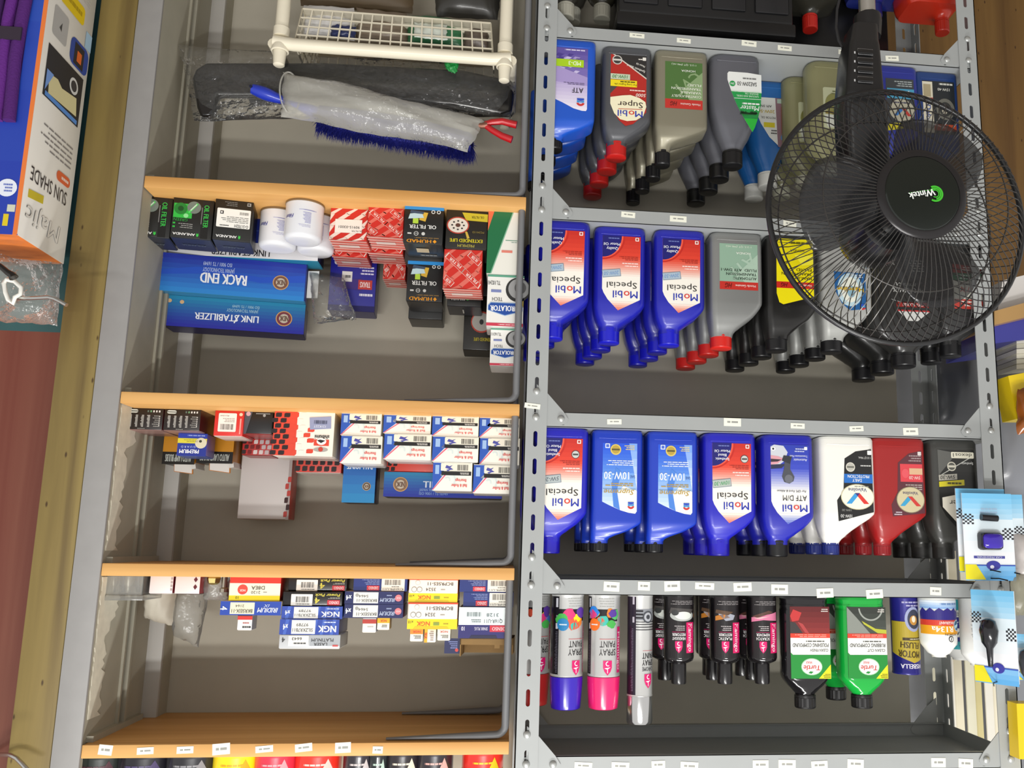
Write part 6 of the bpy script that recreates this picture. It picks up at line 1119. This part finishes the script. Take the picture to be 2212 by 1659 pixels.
hk = thing('peg_hook', 'bright bent wire hook on the red board', 'hook', tuple(at(20, 1640, .0))); hv = at(20, 1640, 0); g = G(); g.tube([at(x, y, Y) - hv for x, y, Y in ((-20, 1628, .05), (0, 1630, .0), (22, 1631, -.02), (36, 1638, -.03), (48, 1650, -.035), (60, 1664, -.04))], .0035, M('d0d0cc', .2, .95), 10); g.build('prong', hk, 60)
# ================================================================ pedestal fan
FY = -.30; FX, FZ = W(1938, 464, FY); kf = abs(W(1939, 464, FY)[0] - FX); FR = 273 * kf
fan = thing('pedestal_fan', 'black pedestal fan with wire grille and round green logo badge', 'fan', (FX, FY, FLOOR)); fo = Vector((FX, FY, FLOOR))
hx, hz = W(1997, 415, FY - .085); HB = FZ - FLOOR
m_blk = M('1b1b1c', .3, coat=.2); m_wire = M('4c4a48', .3, .6); m_dk = M('141415', .25, coat=.3)
g = G(); g.tube([(FR * math.cos(a), 0, HB + FR * math.sin(a)) for a in [2 * math.pi * k / 72 for k in range(72)]], .0048, m_blk, 10, closed=True); g.build('guard_ring', fan, 60)
def guard(prof, n, r, nm, twist=0, mat=m_wire):
    g = G()
    for k in range(n):
        a = 2 * math.pi * k / n; P = []
        for i, (rr_, y) in enumerate(prof): b = a + twist * (1 - rr_ / prof[-1][0]); P.append((rr_ * math.cos(b), y, HB + rr_ * math.sin(b)))
        g.tube(P, r, mat, 4)
    o = g.build(nm, fan, 60); o['kind'] = 'stuff'; return o
q = FR / .215
guard([(.066 * q, -.085), (.09 * q, -.084), (.12 * q, -.079), (.15 * q, -.069), (.178 * q, -.052), (.198 * q, -.030), (.210 * q, -.010), (FR, 0)], 96, .00085, 'front_grille', .10)
guard([(.060 * q, .075), (.10 * q, .074), (.14 * q, .068), (.17 * q, .056), (.195 * q, .036), (.209 * q, .014), (FR, 0)], 90, .00085, 'rear_grille', -.1)
g = G()
for rr_, y, w in ((.150 * q, -.0685, .0012), (.185 * q, .045, .0014)): g.tube([(rr_ * math.cos(a), y, HB + rr_ * math.sin(a)) for a in [2 * math.pi * k / 60 for k in range(60)]], w, m_wire, 6, closed=True)
g.build('stiffening_ring', fan, 60)
def ylathe(prof, mat, nm, n=48, par=fan):
    g = G(); rs = [[(r * math.cos(2 * math.pi * j / n), y, HB + r * math.sin(2 * math.pi * j / n)) for j in range(n)] for r, y in prof]; g.rings(rs, mat); return g.build(nm, par, 40)
ylathe([(.072 * q, -.081), (.072 * q, -.086), (.068 * q, -.089), (.060 * q, -.089), (.060 * q, -.081)], M('2a2829', .25, .3), 'badge_rim')
bd = ylathe([(.0605 * q, -.082), (.0605 * q, -.088), (.058 * q, -.0905), (.030 * q, -.0925), (.004, -.093)], M('0c140f', .2, coat=.3), 'badge')
p = Pr(); R_ = 60.5 * q; p.text('Wintek', 4, 4, 10.5, 'eef2ee', 3, w=42, rot=13, bold=.05)
for k, (r, w, a0, a1) in enumerate(((13, 3, 60, 300), (9.5, 2.2, 100, 330), (6.5, 1.6, 60, 320))): p.arc(-17, 2, r, w, a0, a1, '3fb82c', 1 + k)
p.line(-22, -6, 24, 3, .6, '3fb82c', 1); p.build('badge_print', bd, lambda u, v, d: (u, -.0935 - d, HB + v))
ylathe([(.030, -.045), (.036, -.04), (.036, .0), (.03, .01)], m_dk, 'rotor_hub')
for k, a0 in enumerate((-14, 106, 226)):
    g = G(); P = []; nu, nv = 10, 8; a0 = math.radians(a0)
    for i in range(nu + 1):
        rr_ = .03 + (.172 * q - .03) * i / nu; half = .35 + .30 * math.sin(math.pi * min(1, i / nu * .8 + .1))
        for j in range(nv + 1):
            s = -1 + 2 * j / nv; rj = rr_ * (1 - .06 * s * s * (i / nu)); b = a0 + half * s + .25 * i / nu; P.append((rj * math.cos(b), -.02 + .022 * s * (1 - .3 * i / nu), HB + rj * math.sin(b)))
    N = nv + 1; fs = [(i * N + j, i * N + j + 1, (i + 1) * N + j + 1, (i + 1) * N + j) for i in range(nu) for j in range(nv)]; g.add(P, fs, M('2a2a2c', .2, coat=.3, alpha=.62)); o = g.build('blade', fan, 60, fix=False); md = o.modifiers.new('thick', 'SOLIDIFY'); md.thickness = .002
ylathe([(.035, .012), (.052, .02), (.058, .045), (.058, .10), (.05, .125), (.03, .135)], m_dk, 'motor_housing')
def fsec(y, xl, xr, Yf_, d): a, b = W(xr, y, Yf_), W(xl, y, Yf_); return [Vector(v) - fo for v in rring(a[0], b[0], Yf_, Yf_ + d, (a[1] + b[1]) / 2, .010, 4)]
g = G(); g.rings([fsec(48, 1846, 1900, -.262, .055), fsec(82, 1840, 1902, -.268, .062), fsec(90, 1838, 1904, -.272, .066), fsec(196, 1830, 1914, -.272, .07), fsec(215, 1830, 1920, -.268, .07), fsec(330, 1836, 1926, -.235, .07), fsec(420, 1850, 1950, -.215, .08)], m_blk); nk = g.build('neck_housing', fan, 45)
for y in (114, 133, 153, 174):
    a, b = W(1884, y, -.272), W(1852, y, -.272); g = G(); g.box(a[0] - FX, b[0] - FX, -.277 - FY, -.272 - FY, (a[1] + b[1]) / 2 - .0045 - FLOOR, (a[1] + b[1]) / 2 + .0045 - FLOOR, M('0e0e0f', .12, coat=.6), b=.0015); sbn = g.build('speed_button', nk, 40); g = G(); zc_ = (a[1] + b[1]) / 2 - FLOOR; g.tube([(a[0] - FX, -.2745 - FY, zc_ + .005), (b[0] - FX, -.2745 - FY, zc_ + .005), (b[0] - FX, -.2745 - FY, zc_ - .005), (a[0] - FX, -.2745 - FY, zc_ - .005)], .0008, M('b8b8ba', .2, .8), 6, closed=True); g.build('button_bezel', sbn, 40)
    c_ = W(1846, y, -.272); g = G(); g.box(c_[0] - .0012 - FX, c_[0] + .0012 - FX, -.2732 - FY, -.2725 - FY, c_[1] - .002 - FLOOR, c_[1] + .002 - FLOOR, M('c8c8c8', .4)); g.build('speed_mark', nk, 0)
g = G(); pc = W(1874, 50, -.235); g.lathe([(.0235, pc[1] - .012 - FLOOR), (.0245, pc[1] - FLOOR), (.022, pc[1] + .028 - FLOOR)], m_blk, 24, (pc[0] - FX, -.235 - FY), rib=.0008, nr=1); g.build('lock_collar', fan, 30)
g = G(); g.lathe([(.0145, .02), (.0145, pc[1] - FLOOR + .01)], M('d8d8d4', .15, .9), 24, (pc[0] - FX, -.235 - FY)); g.build('pole', fan, 45)
g = G(); g.lathe([(.19, 0), (.19, .012), (.17, .024), (.05, .034), (.03, .06), (.02, .065)], m_blk, 40, (pc[0] - FX, -.235 - FY)); g.build('base', fan, 40)
g = G(); g.tube([Vector((W(x, y, -.2)[0], -.2, W(x, y, -.2)[1])) - fo for x, y in ((1826, 112), (1812, 88), (1806, 60), (1808, 20), (1820, -30), (1845, -90))], .0025, M('2a2a2c', .4), 8); g.build('power_cord', fan, 60)
# ================================================================ lower steel shelf: only tops are in frame
z0s = -.43; g = G(); x0, x1, y0, y1 = XF - .014, .014, .0042, BACK - .009; t_ = .0012
g.box(x0, x1, y0, y1, z0s - t_, z0s, m_grey); g.box(x0, x1, y0, y0 + t_, z0s - LIP, z0s, m_grey); g.box(x0, x1, y1 - t_, y1, z0s - LIP, z0s, m_grey); s = g.build('shelf', unit, 0); s.location = (0, 0, -FLOOR)
def jug(name, label, px, ptop, Y, w, d, col, capc, capr, capx=0, caph=.03, art=None, slope=.05, cat='jug', rough=.3, metal=0, alpha=1):
    """big container; ptop = photo y of the cap top"""
    X, zt = W(px, ptop, Y + d / 2); H = zt - z0s; t = thing(name, label, cat, (X, Y, z0s)); m = M(col, rough, metal, coat=.2, alpha=alpha)
    hb = (H - caph) * 1000; W2 = w * 500; D2 = d * 1000; c = capx * 1000; cr = capr * 900
    S = [(0, -W2 * .94, W2 * .94, D2 * .92), (6, -W2, W2, D2), (hb - slope * 1000 - 40, -W2, W2, D2), (hb - slope * 1000, -W2 * .95, W2 * .95, D2 * .95), (hb - 14, c - cr * 1.5, c + cr * 1.5, cr * 3), (hb - 4, c - cr, c + cr, cr * 2), (hb + 4, c - cr, c + cr, cr * 2)]
    bottle_mesh(S, D2, 18, m).build('jug_body', t, 50); cap_mesh(c, capr * 1000, hb, hb + caph * 1000, D2, M(capc, .35)).build('cap', t, 35)
    if art: p = Pr(); art(p, hb); p.build('label', t)
    return t
jug('jug', 'white capped bottle nearest the centre post on the lowest shelf', 1222, 42, .03, .075, .07, '3c3a34', 'b4b2a4', .018)
jug('jug', 'second white capped bottle set back on the lowest shelf', 1238, 50, .115, .075, .07, '3c3a34', 'c4c2b4', .016)
jug('jug', 'black bottle with yellow label strip on the lowest shelf', 1300, 44, .05, .09, .08, '26241c', '8a887c', .018, art=lambda p, h: (p.poly([(-20, h - 120), (24, h - 120), (30, h - 40), (10, h - 22), (-14, h - 50)], 'a89a20', 0), p.text('MTB', -2, h - 70, 14, '26240c', 2, w=30, bold=.04)))
ct = thing('battery_case', 'large black battery case filling the lowest shelf', 'battery', (W(1527, 40, .03)[0], .03, z0s)); w = abs(W(1716, 40, .03)[0] - W(1338, 40, .03)[0]) / 2; h = W(1500, 66, .03)[1] - z0s; g = G(); mk = M('141415', .35, var=.1, scale=20)
g.box(-w, w, 0, .18, 0, h - .03, mk, b=.006); g.build('case', ct, 40); g = G(); g.box(-w - .004, w + .004, -.004, .184, h - .03, h, mk, b=.004); g.build('lid', ct, 40)
for k in range(4): g = G(); g.box(-w + .01 + k * w * .5, -w + w * .5 - .01 + k * w * .5, -.004, 0, .02, h - .05, M('1c1c1e', .3), b=.003); g.build('side_panel', ct, 40)
bx2 = thing('dark_filler', 'added black block darkening the back of the lowest shelf', 'dark filler', (W(1800, 60, .2)[0], .19, z0s)); g = G(); w2 = abs(W(1950, 60, .2)[0] - W(1720, 60, .2)[0]) / 2; hb2 = -.09 - z0s  # block added only to darken the pale back panel behind the jugs
g.box(-w2, w2, 0, .06, 0, hb2 - .02, mk, b=.005); g.build('filler_body', bx2, 40); g = G(); g.box(-w2 - .004, w2 + .004, -.004, .064, hb2 - .02, hb2, mk, b=.004); g.build('filler_rim', bx2, 40)
jug('jug', 'smoky jug with bright red cap on the lowest shelf', 1750, 66, .06, .13, .10, '38372f', 'c8281e', .0165, .0, .032, slope=.03)
jug('jug', 'dark glass jug between the battery case and red capped jug', 1690, 56, .10, .10, .09, '17181c', '1a1a1c', .02, slope=.04)
jug('jug', 'royal blue jug behind the fan pole on the lowest shelf', 1905, 40, .08, .15, .10, '20308c', '16246c', .02, .02, slope=.02)
jug('jug', 'orange red jug with offset spout and white sticker on the lowest shelf', 2003, 70, .06, .125, .09, 'c8311c', 'b82818', .0155, -.035, .03, slope=.016, art=lambda p, h: (p.rect(-12, h - 44, 20, h - 34, 'e8e0d8', 0), p.lines(-8, h - 42, 16, h - 36, 1, '8a8a84', 1)))
# ================================================================ what stands beyond the far post
def slab(name, label, cat, corners, Y, th, col, group=None, rough=.4, art=None, rz=0):
    P = [W(x, y, Y) for x, y in corners]; cx = sum(p[0] for p in P) / len(P); zb = min(p[1] for p in P); t = thing(name, label, cat, (cx, Y, zb), group); g = G(); g.prism([(p[0] - cx, p[1] - zb) for p in P], M(col, rough, coat=.15), 0, th, 'y'); g.build('panel', t, 0)
    if art: p = Pr(); art(p, cx, zb); p.build('print', t)
    return t
slab('side_shelf', 'pale timber side shelf edge beyond the far post', 'shelf', [(2148, 672), (2300, 630), (2300, 664), (2148, 702)], .02, .25, 'b08a54')
slab('white_carton', 'white carton standing on the pale timber side shelf', 'box', [(2152, 690), (2230, 672), (2230, 590), (2166, 606)][::-1], .06, .15, 'e4e0dc')
slab('blue_carton', 'violet blue carton under the pale timber side shelf', 'box', [(2148, 704), (2300, 668), (2300, 722), (2148, 742)], .05, .2, '3c3e9c')
for k in range(6): slab('paper_stack', f'{ORD[k]} sheet pad of the pale stack beside the far post, from below', 'paper', [(2196, 732 + k * 11), (2290, 726 + k * 11), (2290, 736 + k * 11), (2196, 742 + k * 11)], .06 + .004 * (k % 2), .12, ('d8d4c4', 'c4c0ae', 'e0dccc')[k % 3], 'pale paper stack')
slab('yellow_pack', 'bright yellow pack hanging beyond the far post', 'package', [(2178, 812), (2290, 790), (2290, 905), (2196, 905)], .0, .05, 'e8c80e')
blob('amber_bottle', 'amber brown bottle in front of the yellow pack', 'bottle', [(2270, 838), (2196, 838), (2198, 938), (2270, 938)], -.03, .03, M('8a4a12', .25, coat=.4), 61)
blob('grey_bag', 'large grey plastic bag bulging beyond the far post', 'plastic bag', [(2260, 735), (2125, 745), (2130, 1075), (2260, 1080)], .16, .05, M('7e8086', .3, coat=.15), 62)
blob('grey_bag', 'dark grey bag showing between the rear posts', 'plastic bag', [(2118, 735), (2000, 735), (2010, 935), (2118, 935)], .38, .04, M('4a4c50', .3, coat=.15), 63)
blob('grey_bag', 'pale patterned bag hanging at the picture edge', 'plastic bag', [(2270, 1150), (2182, 1152), (2184, 1262), (2270, 1262)], -.03, .03, M('d8d0cc', .35, coat=.15, var=.15, scale=70), 64)
# cream vertical blind far behind
bl = thing('vertical_blind', 'cream vertical blind slats beyond the steel shelving', 'blind', (W(2070, 1300, .42)[0], .42, W(2070, 1190, .42)[1])); bx, bz_ = bl.location.x, bl.location.z; H_ = 2.1 - bz_
for k, (xa_, xb_) in enumerate(((2008, 2024), (2026, 2036), (2038, 2060), (2062, 2078), (2080, 2104), (2106, 2118), (2120, 2142), (2144, 2166), (2168, 2190))):
    a, b = W(xb_, 1450, .42)[0] - bx, W(xa_, 1450, .42)[0] - bx; g = G(); g.prism([(a, 0), (b, .012 * (1 if k % 2 else -1)), (b, .012 * (1 if k % 2 else -1) + .004), (a, .004)], M(('e0dcc4', 'c9bd8a', 'ece8dc', 'd8d0b8')[k % 4], .5), 0, H_, 'z'); g.build('slat', bl, 0)
# hanging blister cards on the far post
def card(label, cx, y0, y1, w, Y, body, seed=0, top='8cc4e8', rz=0, group='hanging air freshener cards', full=True):
    X, zb = W(cx, y0, Y); zt = W(cx, y1, Y)[1]; k = abs(W(cx + 1, (y0 + y1) / 2, Y)[0] - W(cx, (y0 + y1) / 2, Y)[0]); w *= k; h = zt - zb; t = thing('freshener_card', label, 'package', (X, Y, zb), group, rz); g = G()
    g.prism([(-w / 2, 0), (w / 2, 0), (w / 2, h * .97), (w * .44, h), (-w * .44, h), (-w / 2, h * .97)], M('e8eef2', .3, coat=.3), 0, .0016, 'y'); g.build('card', t, 0); p = Pr(w, h)
    p.grad(-.5, 0, .5, .3, '6ab8e4', 'b8dcf0', 5, 0); p.grad(-.5, .3, .5, .80, 'dcecf4', 'f2f2f4', 4, 0); p.rect(-.5, .82, .5, .835, '3a5ab8', 1); p.grad(-.5, .835, .5, 1, '8ac0ea', '5aa8e0', 3, 0); p.poly([(.5, .82), (.5, .99), (.1, .99), (.28, .82)], 'e8dc20', 2); p.ell(-.06, .83, .14, .055, '3c3ca0', 3); p.ell(-.03, .845, .04, .02, 'e8e8f4', 4)
    for i in range(5):
        for j in range(6):
            if (i + j) % 2: p.rect(-.5 + i * .045, .4 + j * .022, -.455 + i * .045, .422 + j * .022, '2a2a30', 1); p.rect(.28 + i * .045, .24 + j * .02, .325 + i * .045, .26 + j * .02, '2a2a30', 1)
    if full: p.rect(-.3, .72, .32, .75, '4a4a9c', 1); p.text('CAR FRESHENER', .01, .735, .02, 'd8d8ec', 2, w=.5); p.lines(-.2, .16, .3, .24, 2, 'a0c0dc', 1)
    p.build('print', t)
    if full:
        g = G(); prof = [(1, 0), (1, -.008), (.9, -.013), (.5, -.015)]; rs = [[(w * .23 * s * max(-1, min(1, 1.25 * math.cos(a))), y, h * .55 + h * .105 * s * max(-1, min(1, 1.25 * math.sin(a)))) for a in [2 * math.pi * q / 28 for q in range(28)]] for s, y in prof]; g.rings(rs, M('1c1a22', .2, coat=.4)); g.build('vent_clip_body', t, 50)
        g = G(); rs = [[(w * .19 * s * max(-1, min(1, 1.2 * math.cos(a))), y, h * .55 + h * .085 * s * max(-1, min(1, 1.2 * math.sin(a)))) for a in [2 * math.pi * q / 28 for q in range(28)]] for s, y in ((1, -.0125), (1, -.016), (.8, -.019), (.3, -.02))]; g.rings(rs, M('3a22a8', .12, coat=.5)); g.build('gel_window', t, 50)
        g = G(); g.tube([(-w * .16, -.006, h * .29), (w * .16, -.006, h * .28)], .006, M('16161a', .25, coat=.3), 10); g.build('clip_bar', t, 50)
    g = G(); g.tube([(0, .03, h * .985), (0, .0, h * .975), (-.004, -.02, h * .972), (-.012, -.034, h * .99)], .0012, M('2a2a2c', .3, .8), 6); g.build('hang_wire', t, 60)
    return t
card('blue and white air freshener card with violet clip on the far post', 2130, 1066, 1254, 108, -.055, 0)
card('air freshener card half hidden behind the violet clip card', 2116, 1056, 1236, 106, -.040, 1, full=False)
card('air freshener card peeking out beside the violet clip card', 2160, 1068, 1240, 90, -.030, 2, full=False, rz=.1)
def turned(label, px, py0, py1, Y, rz, c1):
    t = card(label, px, py0, py1, 92, Y, 0, rz=rz, full=False); g = G(); h = W(px, py1, Y)[1] - W(px, py0, Y)[1]; g.lathe([(.004, 0), (.012, .004), (.016, .02), (.013, .04), (.006, .05), (.004, .08)], M(c1, .2, coat=.4), 16, (0, -.018)); o = g.build('scent_body', t, 50); o.location = (0, 0, h * .3); return t
turned('blue card with dark glossy scent body turned edge-on', 2142, 1275, 1478, -.10, 1.0, '16161c')
turned('white and yellow card at the picture edge', 2215, 1370, 1470, -.08, .5, '3a3a40')
slab('yellow_pack', 'yellow pack low at the picture edge by the upper shelf', 'package', [(2196, 1520), (2290, 1520), (2290, 1642), (2202, 1640)], -.04, .03, 'e8c414')
blob('scent_pouch', 'clear pouch with yellow tabs above the violet clip card', 'plastic bag', [(2225, 1238), (2182, 1240), (2184, 1330), (2225, 1330)], -.05, .015, M('a8a48c', .25, alpha=.6), 71)
